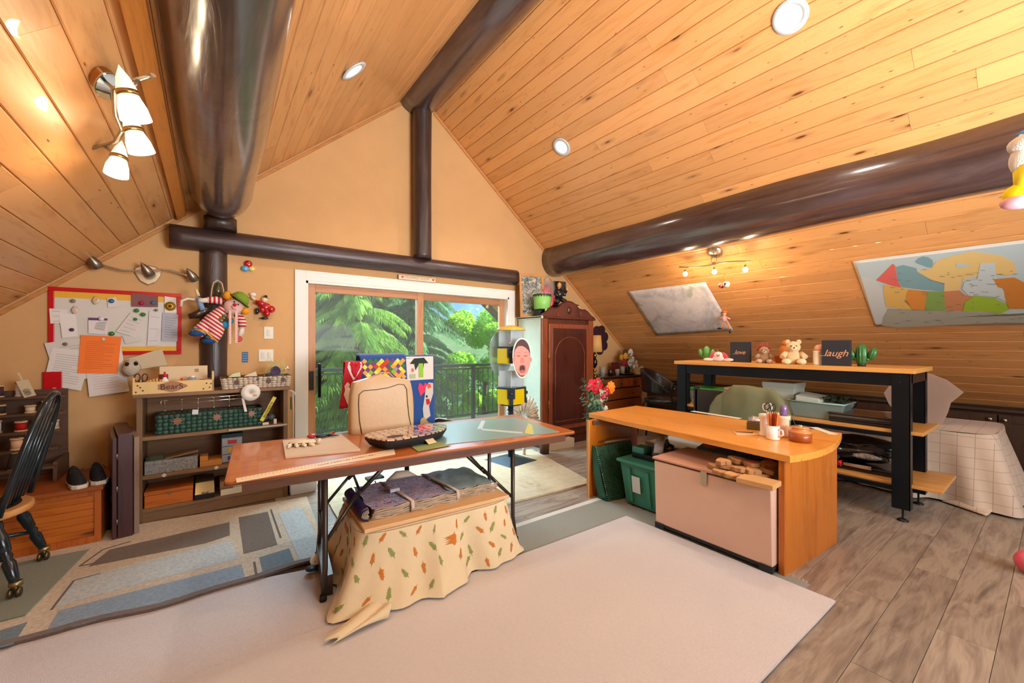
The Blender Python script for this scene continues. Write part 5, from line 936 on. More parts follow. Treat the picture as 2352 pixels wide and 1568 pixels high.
# bunched corner on the floor at the near left
b = B(); b.grid(lambda u, v: (-.40-.27*u+.03*sin(v*6), -.42-.10*u+(.16*(v-.5))*(1-.75*u)-.0, .010+.032*(1-u)*abs(sin(v*pi*2.1+u*2))+.015*sin(v*pi)), 16, 16); b.obj('bunched_corner', CL, bx, solid=.006)
def leafpoly(s):
    r_ = [(0, -1.5), (.08, -.9)]; 
    for k in range(4): y = -.7+.42*k; r_ += [(.52-.05*k, y+.12), (.2, y+.2)]
    r_ += [(0, 1.2)]; return [(x*s, y*s) for x, y in r_]+[(-x*s, y*s) for x, y in r_[::-1][1:-1]]
LO, LG = mat('leaf_orange', '#c9762a', .85), mat('leaf_green', '#8f9550', .85); R_ = random.Random(4)
bo, bgn = B(), B()
for r_ in range(4):
    for k in range(30):
        u = (k+.5*(r_ % 2)+R_.uniform(-.15, .15))/30; v = .13+.235*r_+R_.uniform(-.05, .05); tgt = bo if (k+r_) % 2 else bgn; an = R_.uniform(-.9, .9)+(pi if R_.random() < .3 else 0); s = .027*(.8+.35*R_.random()); pts = []
        P0 = cloth(u, v**.9, 0); Pu = cloth(u+.004, v**.9); Pv = cloth(u, min(1, v+.02)**.9); eu = (Pu-P0).normalized(); ev = (Pv-P0).normalized(); nn = eu.cross(ev).normalized(); 
        if nn.dot(Vector((P0.x, P0.y, 0))) < 0: nn = -nn
        lf = leafpoly(s); du = min(.40, .004/max(1e-6, (Pu-P0).length)); dv = .02/max(1e-6, (Pv-P0).length); rows = []
        for x, y in lf:
            x2, y2 = x*cos(an)-y*sin(an), x*sin(an)+y*cos(an); rows.append(cloth(u+x2*du, max(.01, min(1, v-y2*dv))**.9)+nn*.0022)
        c0 = P0+nn*.0025; m_ = len(rows); tgt.put([c0]+rows, [(0, i+1, (i+1) % m_+1) for i in range(m_)])
o1 = bo.obj('orange_leaf_print', LO, bx); o1['kind'] = 'stuff'; o2 = bgn.obj('green_leaf_print', LG, bx); o2['kind'] = 'stuff'
zb = .02+BZ-.015
tag(B().box(-.46, .47, -.27, .30, 0, .022).obj('pale_board', wood('pale_board_wood', '#e2b985', '#cfa066', 'X', 1, 0, .55, .02), None, (BXC, BYC-.01, zb), (0, 0, -.05), bev=.003), 'pale pine board lying on the cloth-covered box', 'board')
# bundle of woven fabric
qf = N('ikat'); v = qf.coord((3, 9, 1)); f = qf.noise(v, 3.2, 4, .7, 3.5); f2 = qf.noise(qf.coord((8, 30, 1)), 2.2, 3, .6, 1.5)
qf.l(qf.mix(qf.ramp(f2, [(.46, '#000000'), (.54, '#ffffff')]), qf.ramp(f, [(.3, '#2a2f7a'), (.42, '#3f7fc4'), (.48, '#ded8d2'), (.55, '#b84a86'), (.62, '#2b55a0')]), qf.ramp(f, [(.3, '#b9cbd8'), (.45, '#4a7ac4'), (.52, '#e6ddd2'), (.66, '#5a3a8a')])), qf.b.inputs['Base Color']); qf.set(Roughness=.85); qf.bump(f2, .4, .004)
qg = N('ikat_teal'); v = qg.coord((3, 9, 1)); f = qg.noise(v, 3.5, 4, .7, 2.5); qg.l(qg.ramp(f, [(.3, '#3c6a74'), (.45, '#a9c4c4'), (.55, '#7fa3a8'), (.7, '#c8cfc6')]), qg.b.inputs['Base Color']); qg.set(Roughness=.85)
FE = mat('fabric_edges', '#b5a189', .9, var=.2, vs=30)
fb = E('fabric_bundle', 'flat folded bundle of blue and purple patterned cloth tied with cream bands on the board', 'fabric', (BXC-.02, BYC+.02, zb+.022), -.04)
def lay(x0, x1, y0, y1, z0, z1, m_, nm, seed=0):
    b = B(); b.grid(lambda u, v: (x0+(x1-x0)*u+.008*sin(v*14+seed), y0+(y1-y0)*v+.010*sin(u*17+seed), z1+.008*mnoise.noise(Vector((u*6, v*4, seed)))-.02*max(0, u-.6)), 28, 12)
    b.obj(nm, m_, fb)
    for i in range(6):
        z = z0+(z1-z0)*(i+.3)/6; B().tube([(x0+(x1-x0)*k/14+.004*i, y0+.010*sin((k/14)*17+seed)-.004*sin(i*2+k), z-.02*max(0, k/14-.6)+.003*sin(k*2+i)) for k in range(15)], (z1-z0)/11, 6).obj('fold_edge', FE, fb)
lay(-.38, .16, -.20, .24, .002, .062, qf.m, 'blue_layer', 1); lay(.12, .46, -.18, .26, .002, .06, qg.m, 'teal_layer', 3)
B().box(-.36, .40, -.17, .22, .002, .054).obj('inner_folds', FE, fb)
for s_ in range(5): B().tube([(-.38+.045*cos(a)*(.25+.16*s_)-.01, -.19+.004*s_, .036+.034*sin(a)*(.25+.16*s_)) for a in [pi/2+pi*k/10 for k in range(11)]], .0035, 5).obj('rolled_edge', FE, fb)
b = B(); b.grid(lambda u, v: (-.39-.045*sin(pi*u), -.20+.43*v, .034-.034*cos(pi*u)), 10, 10); b.obj('rolled_side', mat('ikat_purple', '#3a2f66', .9, var=.6, vs=18), fb)
for x in (-.17, .13): B().tube([(x-.03, .25, .06), (x-.02, .1, .074), (x+.01, -.1, .074), (x+.03, -.205, .064), (x+.03, -.215, .03), (x+.03, -.205, .005)], .012, 8, flat=.35).obj('tie_band', mat('band_cream', '#c9b8a8', .8), fb)
tag(B().box(-.03, .03, -.012, .012, 0, .02).obj('white_tag', mat('tag_lilac', '#bdb6c2', .6), None, AZ(906, 1128, .475)), 'small pale tag lying on the patterned cloth', 'tag')
# bits behind the bundle
tag(B().tube([(0, 0, 0), (.07, .02, .03), (.13, .0, .035), (.2, -.03, .0)], [.03, .04, .035, .02], 10).obj('cream_pouch', mat('pouch_cream', '#cdb8a0', .8), None, AZ(905, 1112, .44)+Vector((0, .1, -.02))), 'crumpled cream pouch behind the cloth bundle', 'pouch')
t = E('teal_tray', 'teal-edged grey tray behind the cloth bundle', 'tray', AZ(868, 1106, .42)+Vector((0, .08, -.0))); B().box(-.06, .06, -.03, .03, 0, .018).obj('base', mat('tray_grey', '#b8b4aa', .4), t, bev=.004); B().box(-.062, .062, -.033, -.03, .002, .016).obj('rim', mat('teal', '#1d6f72', .4), t)
# ================================================================ office chair with quilts behind the table
oc = E('office_chair', 'office chair with dark armrests behind the folding table, draped with quilts', 'chair', (1.375, 3.40, .017), .0); CHK = mat('chair_dark', '#1c2430', .4)
for k in range(5):
    a = 2*pi*k/5+.3; B().tube([(0, 0, .09), (.16*cos(a), .16*sin(a), .075), (.30*cos(a), .30*sin(a), .06)], [.024, .02, .015], 8, flat=.8).obj('base_arm', mat('chair_base', '#7d7a80', .3, .6), oc); B().at((.30*cos(a), .30*sin(a), 0)).blob((0, 0, .027), (.03, .022, .027)).obj('caster', CHK, oc)
B().lathe([(.03, .06), (.03, .2), (.02, .2), (.02, .42)], 16).obj('gas_column', CHK, oc); B().tube([(.02, 0, .40), (.12, -.02, .385), (.16, -.03, .37)], .012, 6).obj('lever', CHK, oc)
B().blob((0, 0, .47), (.26, .25, .045), 20, 8, sq=.7).obj('seat', mat('seat_blue', '#23344f', .8), oc)
B().blob((0, .24, .93), (.31, .05, .31), 20, 14, sq=.6).obj('backrest', mat('seat_blue', '#23344f'), oc)
B().tube([(0, .2, .42), (0, .30, .5), (0, .28, .65)], .02, 8).obj('back_bar', CHK, oc)
for s in (-1, 1): B().tube([(.30*s, .20, .64), (.38*s, .14, .665), (.44*s, -.0, .65), (.44*s, -.06, .60), (.30*s, -.04, .48)], [.018, .024, .024, .02, .018], 8).obj('armrest', mat('arm_brown', '#38231f', .2, coat=.6), oc)
# quilts: each a draped sheet over the chair back
def drape(name, label, x0, x1, zfront, y_f, zt, mt, parent=None, back=.25, sl=0, yb=.09, mf=None, nu=24, nv=24):
    b = B()
    def fn(u, v):
        x = x0+(x1-x0)*u+sl*(1-v)*.0; t = v*(1+.0)
        if v < .72: k = v/.72; z = zfront+(zt-zfront)*k; y = y_f-.006*sin(u*9+k*3)-.015*(1-k); x += sl*(1-k)
        elif v < .84: k = (v-.72)/.12; y = y_f+yb*k; z = zt+.018*sin(pi*k)
        else: k = (v-.84)/.16; y = y_f+yb; z = zt-back*k
        return (x, y, z)
    b.grid(fn, nu, nv, 0, True, mf); return b, fn
QB = E('blue_quilt', 'blue bordered appliqué quilt with a diamond patchwork panel draped over the office chair', 'quilt', (1.375, 3.40, .017), .0)
BL, WHQ = mat('quilt_blue', '#1c4a8f', .85, sheen=.3), mat('quilt_white', '#ddd2cc', .85)
b, fn = drape('q', '', -.34, .34, .58, .165, 1.265, BL, sl=.0); b.obj('backing', BL, QB, solid=.008)
def patch(u0, u1, v0, v1, m, nm, k=.006, fnn=None, par=None, n=8):
    f_ = fnn or fn; u0, u1 = (.58+(u0-.5)*.82, .58+(u1-.5)*.82) if fnn is None else (u0, u1); b = B(); b.grid(lambda u, v: Vector(f_(u0+(u1-u0)*u, v0+(v1-v0)*v))+Vector((0, -k, 0)), n, n); return b.obj(nm, m, par or QB)
def fpoly(pts, m, nm, k=.009, fnn=None, par=None):
    f_ = fnn or fn
    if fnn is None: pts = [(.58+(u-.5)*.82, v) for u, v in pts]
    P = [Vector(f_(u, v))+Vector((0, -k, 0)) for u, v in pts]; c = sum(P, Vector())/len(P); n_ = len(P)
    return B().put([c]+P, [(0, i+1, (i+1) % n_+1) for i in range(n_)]).obj(nm, m, par or QB)
patch(.50, .99, .50, .735, WHQ, 'white_panel')
dk = mat('quilt_pine', '#24352a', .85); lm_ = mat('quilt_lime', '#8fc23a', .85)
fpoly([(.56, .66), (.64, .71), (.82, .715), (.90, .66), (.82, .66), (.80, .60), (.76, .66), (.70, .66), (.66, .595), (.64, .655)], dk, 'tree_applique'); patch(.72, .80, .525, .66, lm_, 'lime_trunk', .010); fpoly([(.59, .615), (.63, .615), (.635, .59), (.61, .575), (.585, .59)], mat('quilt_rose', '#c97a70', .85), 'rose_applique'); patch(.56, .66, .52, .56, mat('quilt_sage', '#a9b98a', .85), 'sage_applique', .010)
pk, rd, gyq = mat('quilt_pink', '#e03a64', .85), mat('quilt_red', '#c8202a', .85), mat('quilt_grey', '#c9c3bc', .85)
fpoly([(.74, .34), (.70, .42), (.72, .47), (.77, .46), (.80, .43), (.83, .47), (.88, .45), (.86, .40)], pk, 'pink_applique'); fpoly([(.84, .42), (.90, .47), (.98, .46), (.98, .36), (.93, .28), (.88, .22), (.92, .14), (.80, .10), (.78, .22), (.82, .34)], gyq, 'white_dog_applique', .010); fpoly([(.84, .31), (.90, .31), (.92, .27), (.88, .25), (.85, .26)], rd, 'red_applique', .013); fpoly([(.84, .345), (.87, .345), (.87, .325), (.84, .325)], mat('quilt_black', '#191a20', .85), 'dog_nose', .014); fpoly([(.72, .03), (.74, .12), (.80, .14), (.88, .08), (.98, .06), (.97, .02), (.85, .0)], mat('quilt_straw', '#b5a070', .9), 'straw_applique', .011); fpoly([(.87, .45), (.93, .46), (.94, .42), (.88, .41)], mat('quilt_coral', '#d8573a', .85), 'coral_applique', .013)
QP = E('patchwork_quilt', 'patchwork quilt panel of yellow, green and purple diamonds over the left of the chair back', 'quilt', (1.375, 3.40, .017), .0)
b2, fn2 = drape('q', '', -.355, .05, .86, .145, 1.275, BL, sl=.02, yb=.13, back=.12); b2.obj('backing', BL, QP, solid=.008)
cols = ['#e3c83c', '#7a3f7e', '#8fb53a', '#c8442e', '#8d93a4', '#d8dc5a', '#3f7a3a', '#ece08a', '#5a4a6a', '#e8a04a']; R_ = random.Random(9)
for i in range(8):
    for j in range(15):
        cu, cv = .08+.12*i+(.06 if j % 2 else 0), .07+.042*j; 
        if cu > .92: continue
        c_ = cols[R_.randrange(len(cols))]; fpoly([(cu, cv-.041), (cu+.059, cv), (cu, cv+.041), (cu-.059, cv)], mat('dia_'+c_.strip('#'), c_, .85), 'diamond_patch', .009, fn2, QP)
b = B(); [b.blob(Vector(fn2(k/30, .78))+Vector((0, 0, .004)), (.010, .03, .010), 6, 4) for k in range(31)]; o = b.obj('fringe', mat('fringe_blue', '#7f93c4', .9), QP); o['kind'] = 'stuff'
QR = E('red_heart_cloth', 'red cloth with white hearts hanging at the left of the chair back', 'cloth', (1.375, 3.40, .017), .0)
RDQ, PKQ = mat('cloth_red', '#b8182c', .85), mat('heart_cream', '#e6cfc4', .85)
b3, fn3 = drape('q', '', -.48, -.33, .86, .13, 1.225, RDQ, sl=-.05, yb=.06, back=.1); b3.obj('backing', RDQ, QR, solid=.006)
def hp(cu, cv, s, m, nm, k): fpoly([(cu+x*s, cv+y*s*.45) for x, y in heart(1)], m, nm, k, fn3, QR)
hp(.55, .62, .40, PKQ, 'cream_heart', .007); hp(.58, .625, .26, RDQ, 'red_heart', .010); hp(.55, .18, .42, PKQ, 'cream_heart', .007); hp(.58, .185, .24, RDQ, 'red_heart', .010); fpoly([(.1, .36), (.25, .42), (.4, .38), (.35, .3), (.15, .3)], PKQ, 'cream_flower', .007, fn3, QR); fpoly([(.62, .40), (.78, .44), (.9, .38), (.8, .3), (.65, .32)], mat('quilt_black', '#191a20'), 'black_spot', .008, fn3, QR)
# cables under the table
tag(B().tube([(0, 0, .30), (.05, .0, .12), (.14, .03, .02), (.3, .05, .012), (.5, 0, .012), (.62, -.06, .012)], .004, 6).obj('power_cable', mat('cable_black', '#14161a', .5), None, (1.05, 3.25, .02)), 'black cable curling on the cream rug under the table', 'cable')
tag(B().tube([(0, 0, .006), (.06, .02, .006), (.03, .07, .006)], .004, 6).lathe([(.0, 0), (.035, 0), (.035, .008), (0, .008)], 20).obj('small_coil', mat('coil_blue', '#2b4a66', .3), None, AZ(716, 1306, .04)), 'small blue ring on the rug beside the table leg', 'ring')
# ================================================================ gumball style vending stand
vd = E('vending_stand', 'yellow-topped double candy vending machine on a black pole and square base', 'vending machine', (2.90, 3.95, .017), -.60); YEL = mat('vend_yellow', '#e3c60c', .25, coat=.4); VB = mat('vend_black', '#1e2c36', .35); CLR = glassy('vend_clear', '#f4f8fa', .05, .10)
B().at((0, 0, 0), (0, 0, .72)).hexa([(-.23, -.23, 0), (.23, -.23, 0), (.23, .23, 0), (-.23, .23, 0), (-.045, -.045, .045), (.045, -.045, .045), (.045, .045, .045), (-.045, .045, .045)]).obj('base_plate', mat('vend_base', '#32414b', .3, .4), vd, bev=.004)
B().lathe([(.032, .03), (.032, .70)], 20).obj('pole', VB, vd)
def octo(r, k=.30): return [(r, -r*k), (r, r*k), (r*k, r), (-r*k, r), (-r, r*k), (-r, -r*k), (-r*k, -r), (r*k, -r)]
for z in (.68, 1.16):
    B().prism(octo(.16), z, z+.18).obj('dispenser', YEL, vd, bev=.004); B().prism(octo(.165), z+.18, z+.20).obj('collar', VB, vd, bev=.003)
    if z < 1: B().prism(octo(.12), z-.02, z).obj('under_plate', VB, vd)
    for a in range(3):
        an = a*pi/2+.12*0; c_, s_ = cos(an-pi/2), sin(an-pi/2); d_ = B(); d_.at((.165*c_, .165*s_, z+.09), (0, 0, an))
        d_.prism([(-.045, -.0), (.045, 0), (.045, -.018), (-.045, -.018)], -.02, .11).prism([(-.022, -.0), (.022, 0), (.022, -.03), (-.022, -.03)], -.085, -.02); d_.at((.165*c_, .165*s_, z+.13), (pi/2, 0, an)).lathe([(.0, .04), (.018, .038), (.02, .018)], 14); d_.obj('coin_mechanism', VB, vd, bev=.004)
    z2 = z+.20; b = B(); oc_ = octo(.145); n = 8
    for i in range(n): p0, p1 = oc_[i], oc_[(i+1) % n]; b.put([(*p0, z2), (*p1, z2), (*p1, z2+.25 if z < 1 else z2+.19), (*p0, z2+.25 if z < 1 else z2+.19)], [(0, 1, 2, 3)])
    b.obj('clear_bin', CLR, vd, solid=.004)
    B().box(-.004, .004, -.14, .14, z2, z2+.19).box(-.14, .14, -.004, .004, z2, z2+.19).obj('divider', mat('vend_white', '#e6ecef', .4), vd)
B().lathe([(.175, 1.55), (.178, 1.565), (.10, 1.595), (.05, 1.61), (.0, 1.615)], 24).obj('lid', mat('vend_lid', '#e8c04a', .3), vd, bev=.0)
B().lathe([(.0, 0), (.012, 0), (.012, .012), (0, .014)], 12).obj('lock', CHR, vd, (-.02, -.165, 1.40), (pi/2, 0, 0))
# big clear discs and the cut-out face
for (px, py, w, h, dy, lab) in ((1150, 812, .17, .28, -.1, 'large clear oval disc leaning on the left of the vending machine'),):
    q = AY(px, py, 4.12); tag(B().at((0, 0, 0), (pi/2, 0, 0)).prism(circle(36, w, 0, 0, h), -.004, .004).obj('clear_disc', glassy('disc_clear', '#cfd6d4', .1, .35), None, q), lab, 'disc')
q = AY(1199, 822, 3.70); fc = E('face_cutout', 'cardboard cut-out of a crying baby face fixed to the vending machine', 'cut-out', q, -.25)
def oval(rx, rz, cx=0, cz=0, n=36, egg=0): return [(cx+rx*cos(a)*(1+egg*sin(a)), cz+rz*sin(a)) for a in [2*pi*k/n for k in range(n)]]
def fp(poly, k, m, nm): B().at((0, -k, 0), (pi/2, 0, 0)).prism(poly, 0, .0012).obj(nm, m, fc)
SKN = mat('baby_skin', '#dd9484', .45, var=.08, vs=9); SKD = mat('baby_flush', '#c26459', .5); HR = mat('baby_hair', '#4f3630', .6, var=.3, vs=30)
fp(oval(.118, .232, egg=.10), .0, mat('cutout_edge', '#ece7e2', .5), 'border'); fp(oval(.104, .215, egg=.10), .002, HR, 'hair')
fp([(-.100, -.02), (-.098, .06), (-.086, .10), (-.05, .135), (.0, .14), (.04, .12), (.075, .09), (.098, .05), (.104, -.02), (.098, -.09), (.07, -.16), (.03, -.20), (-.02, -.20), (-.06, -.16), (-.09, -.10)], .004, SKN, 'face')
fp(oval(.016, .03, .108, -.02), .004, SKN, 'ear'); fp(oval(.013, .026, -.106, -.02), .004, SKN, 'ear')
for x in (-.045, .042): fp([(x-.028, .026), (x-.01, .031), (x+.012, .031), (x+.028, .024), (x+.012, .020), (x-.012, .020)], .006, SKD, 'closed_eye'); fp([(x-.024, .0225), (x, .018), (x+.024, .0225), (x, .0255)], .0075, mat('eye_line', '#6e2f2a', .5), 'eye_line'); fp([(x-.03, .058), (x, .07), (x+.03, .056), (x, .062)], .006, mat('brow', '#b0705f', .5), 'brow')
fp([(-.016, .005), (.014, .005), (.026, -.045), (.012, -.055), (-.014, -.055), (-.028, -.045)], .006, mat('baby_nose', '#d07a6c', .45), 'nose'); fp([(-.034, -.085), (0, -.073), (.036, -.085), (.046, -.13), (.028, -.17), (-.025, -.17), (-.044, -.13)], .006, SKD, 'lips'); fp([(-.024, -.092), (0, -.085), (.026, -.092), (.032, -.125), (.018, -.15), (-.018, -.15), (-.032, -.125)], .0078, mat('mouth_dark', '#3a1412', .5), 'mouth'); fp([(-.02, -.142), (0, -.132), (.02, -.142), (.012, -.156), (-.012, -.156)], .009, mat('tongue', '#c8594f', .45), 'tongue')
# ================================================================ armoire
ARM = wood('mahogany', '#5e2a1c', '#3c1810', 'Z', .8, 0, .3, .03, coat=.35); ARD = wood('mahogany_dark', '#4a2018', '#2c100c', 'Z', .7, 0, .28, .02, coat=.4); ARL = wood('mahogany_light', '#8a4628', '#6a3019', 'Z', 1, 0, .32, .02, coat=.35)
AXL, AYF = 3.575, 4.17; aw = 1.0; ah = AY(1240, 725, AYF).z
ar = E('armoire', 'tall dark mahogany armoire with a carved arched crest and a pale green side', 'armoire', (AXL, AYF, 0))
PG = mat('pale_green_side', '#cdd6c0', .5, var=.03)
B().box(.0, aw, .02, .50, .10, ah-.03).obj('carcass', ARM, ar, bev=.003); B().box(-.012, .0, .02, .50, .08, ah-.03).obj('side_panel', PG, ar, bev=.002)
B().box(-.03, aw+.03, -.03, .52, ah-.03, ah).obj('cornice', ARM, ar, bev=.008); B().box(-.03, .0, -.031, .53, ah-.032, ah+.002).obj('cornice_side', PG, ar)
B().box(0, aw, -.01, .5, 0, .10).obj('plinth', ARD, ar, bev=.005); B().box(.0, .10, -.012, .02, .10, ah-.03).box(aw-.10, aw, -.012, .02, .10, ah-.03).obj('stile', ARL, ar, bev=.003)
dz0, dz1 = .22, ah-.10
d = B().box(.11, aw-.11, -.028, .018, dz0, dz1).obj('door', ARL, ar, bev=.004); B().box(.17, aw-.17, -.034, -.02, dz0+.06, dz1-.06).obj('door_panel', ARD, d, bev=.003)
for x in (.215, aw-.215): B().tube([(x, -.035, dz0+.12), (x, -.035, dz1-.45)], .004, 6).obj('moulding', ARL, d)
B().tube([(.215, -.035, dz0+.12), (aw-.215, -.035, dz0+.12)], .004, 6).obj('moulding', ARL, d)
B().tube([(aw/2-.285*cos(a), -.035, dz1-.45+.27*sin(a)) for a in [pi*k/20 for k in range(21)]], .005, 6).obj('arch_moulding', ARL, d)
for z in (.5, 1.15): B().tube([(.104, -.03, z+dz0-.2), (.104, -.03, z+dz0-.08)], .008, 8).obj('hinge', mat('brass', '#b5924e', .25, .9), ar)
cpts = [(-.03, 0), (.04, .03), (.12, .10), (.17, .125), (.24, .12), (.30, .14), (.36, .20), (.43, .235), (.50, .245)]
cp = cpts+[(1-x, z) for x, z in cpts[::-1][1:]]; cp = [(x*aw, z*.88) for x, z in cp]
B().at((0, .02, ah), (pi/2, 0, 0)).prism([(-.03*aw, 0)]+cp+[(1.03*aw, 0)], 0, .035).obj('crest', ARM, ar); B().tube([(x, .0, ah+z+.008) for x, z in cp], .012, 8).obj('crest_moulding', ARD, ar)
B().blob((aw/2, -.02, ah+.10), (.035, .012, .055), 16, 10).obj('oval_boss', ARD, ar)
B().tube([(.27, -.02, ah+.0), (.29, -.02, ah+.09)], .008, 6).tube([(.73, -.02, ah+.0), (.71, -.02, ah+.09)], .008, 6).obj('crest_scroll', ARL, ar)
# items on the armoire
TOPZ = ah+.001
def PA(px, py, y=AYF+.18): return AY(px, py, y)
t = E('framed_picture', 'tall orange wooden frame with a black and white picture leaning on top of the armoire', 'picture', (AXL-.10, AYF+.33, TOPZ), rot=(-.08, 0, -.25)); fw, fh = .38, .62
FRW = wood('frame_pine', '#c98a44', '#a86a2a', 'Z', 1, 0, .45, .02)
B().box(0, .035, 0, .02, 0, fh).box(fw-.035, fw, 0, .02, 0, fh).box(.035, fw-.035, 0, .02, 0, .035).box(.035, fw-.035, 0, .02, fh-.035, fh).obj('frame', FRW, t, bev=.003)
qp = N('grey_picture'); v = qp.coord((1, 1, 1)); f = qp.noise(v, 18, 5, .7, 1.5); qp.l(qp.ramp(f, [(.38, '#26332c'), (.52, '#8f8f84'), (.62, '#c9bfae')]), qp.b.inputs['Base Color']); qp.set(Roughness=.35); B().box(.033, fw-.033, .006, .012, .033, fh-.033).obj('print', qp.m, t)
t = E('green_tub', 'plain light green plastic tub with a dark zigzag rim on top of the armoire', 'tub', (AXL+.12, AYF+.13, TOPZ+.10)); B().lathe([(.10, 0), (.112, .01), (.125, .20), (.118, .205), (.0, .2)], 28).obj('body', mat('tub_green', '#8fd06a', .4), t)
pts = [(.1265*cos(a), .1265*sin(a), .205 if k % 2 == 0 else .165) for k, a in enumerate([2*pi*k/40 for k in range(41)])]; b = B()
for k in range(40): a0, a1 = 2*pi*k/40, 2*pi*(k+1)/40; b.put([(.127*cos(a0), .127*sin(a0), .206), (.127*cos(a1), .127*sin(a1), .206), (.1265*cos(a1), .1265*sin(a1), .19 if k % 2 else .165), (.1265*cos(a0), .1265*sin(a0), .165 if k % 2 else .19)], [(0, 1, 2, 3)], 0)
b.obj('zigzag_rim', mat('tub_dark', '#20402a', .5), t)
t = E('skeleton_figurine', 'small black and white painted figurine standing under the green tub', 'figurine', (AXL+.10, AYF+.02, TOPZ)); B().blob((0, 0, .035), (.03, .025, .035)).obj('body', WH_, t); B().blob((.0, 0, .08), .022).obj('head', WH_, t)
tag(B().box(-.08, .08, -.06, .06, 0, .095).obj('dark_riser', mat('riser', '#2c2f30', .5), None, (AXL+.13, AYF+.16, TOPZ), bev=.01), 'dark box carrying the green tub', 'box')
tag(B().blob((0, 0, .03), (.06, .04, .03), wob=.5, seed=3).blob((.05, 0, .045), (.03, .03, .03), wob=.4).obj('camo_toy', mat('camo', '#3f4a34', .7, var=.5, vs=20), None, (AXL+.33, AYF+.05, TOPZ)), 'small dark green figure to the right of the green tub', 'figurine')
t = E('stuffed_flower', 'glossy red crumpled bundle in a clear bag behind the green tub', 'toy', (AXL+.30, AYF+.28, TOPZ)); B().blob((.04, 0, .36), (.09, .06, .10), wob=.7, seed=1).blob((.11, 0, .22), (.07, .06, .12), wob=.6, seed=4).obj('red_bundle', mat('red_satin', '#d31c3c', .35, coat=.3), t); B().blob((.06, 0, .36), (.14, .08, .22), 16, 12, wob=.3).obj('clear_bag', glassy('bag_clear', '#f0ece8', .1, .16), t)
B().blob((-.07, -.02, .30), (.035, .03, .06), wob=.5).blob((-.02, -.02, .30), (.05, .03, .035), wob=.5).obj('peach_toy', mat('peach_fur', '#e5a98a', .8), t)
t = E('singer_statue', 'small statue of a man in a black leather jacket kneeling with raised hands', 'statue', (AXL+.50, AYF+.20, TOPZ+.18), -.2); BLJ = mat('black_leather', '#1b1d22', .3, coat=.4); SKP = mat('statue_skin', '#d99a5c', .45)
B().tube([(0, 0, .10), (0, 0, .17), (0, 0, .24)], [.05, .06, .045], 12).tube([(-.04, 0, .22), (-.07, -.02, .16), (-.05, -.06, .13)], [.024, .024, .018], 8).tube([(.045, 0, .22), (.09, -.01, .16), (.12, -.02, .22)], [.024, .026, .018], 8).obj('jacket', BLJ, t)
B().tube([(-.02, 0, .10), (-.05, -.05, .05), (-.06, .05, .02)], [.036, .034, .024], 8).tube([(.02, 0, .10), (.07, -.06, .06), (.09, -.02, .0)], [.036, .034, .022], 8).blob((0, 0, .0), (.11, .07, .02)).obj('trousers', mat('statue_dark', '#2a2723', .35), t)
B().blob((0, -.01, .295), (.033, .036, .045)).blob((.13, -.025, .25), (.018, .012, .03)).tube([(0, 0, .24), (0, 0, .26)], .018, 8).blob((0, -.046, .29), (.007, .008, .01)).obj('face_and_hand', SKP, t); B().blob((.0, .012, .32), (.04, .038, .035), wob=.2).blob((.0, .03, .29), (.036, .022, .045)).obj('hair', mat('hair_black', '#15120f', .4), t)
B().box(-.06, .14, .03, .045, .15, .36).obj('backboard', mat('back_dark', '#221d1a', .5), t)
t = tag(B().lathe([(.045, 0), (.05, .05), (.045, .06), (.03, .075), (0, .08)], 16).obj('metal_pot', mat('pewter', '#8d8468', .25, .8), None, (AXL+.70, AYF+.22, TOPZ+.17)), 'small shiny metal pot behind the armoire crest', 'pot')
t = E('toy_monkey', 'small brown and pink monkey toy perched at the right of the armoire crest', 'plush toy', (AXL+.86, AYF+.2, TOPZ+.03)); BRF, PKF = mat('brown_fur', '#4a2b1c', .9), mat('pink_fur', '#e6b49a', .8)
B().blob((0, 0, .05), (.045, .04, .055)).blob((0, 0, .14), (.055, .05, .05)).obj('body', BRF, t); B().blob((.0, -.03, .135), (.04, .03, .034)).obj('face', PKF, t); B().tube([(.02, -.02, .05), (.07, -.04, .03), (.10, -.05, .05)], [.016, .016, .02], 8).blob((.05, -.05, .01), (.03, .02, .02)).obj('paws', mat('pale_paw', '#e4d2c0', .8), t)
# birch-stick wreath-like fan and logs beside the armoire
DW = mat('driftwood', '#d0c5b0', .8, var=.25, vs=30, bump=.4); st = E('driftwood_sunburst', 'round grey driftwood sunburst leaning against the armoire behind the folding table', 'ornament', AY(1200, 958, AYF-.10), rot=(-.05, 0, .0)); R_ = random.Random(2)
for k in range(50):
    a = 2*pi*k/50+R_.uniform(-.05, .05); r0 = R_.uniform(.05, .09); r1 = R_.uniform(.21, .30); y = R_.uniform(-.035, .035); w = R_.uniform(.015, .023)
    B().tube([(r0*cos(a), y, r0*sin(a)), ((r0+r1)/2*cos(a), y-.008, (r0+r1)/2*sin(a)), (r1*cos(a), y, r1*sin(a))], [w*.7, w, w*.8], 7).blob((r1*cos(a), y, r1*sin(a)), w*.9, 6, 4).obj('stick', DW, st)
o = B().tube([(0, -.02, -.33), (.0, .0, -.62)], .02, 8).obj('stand_stick', DW, st)
t = tag(B().box(0, .46, 0, .12, 0, .12).obj('white_box', mat('white_card', '#d9cfbf', .6), None, (3.56, 4.00, .001), (0, 0, .0), bev=.003), 'long low whitish box on the floor in front of the armoire', 'box')
tag(B().lathe([(.06, 0), (.065, .16), (.0, .165)], 12).obj('wood_log', mat('log_bark', '#5a4030', .85, bump=.5), None, (3.46, 3.98, .001)), 'short brown log upright on the floor beside the white box', 'log')
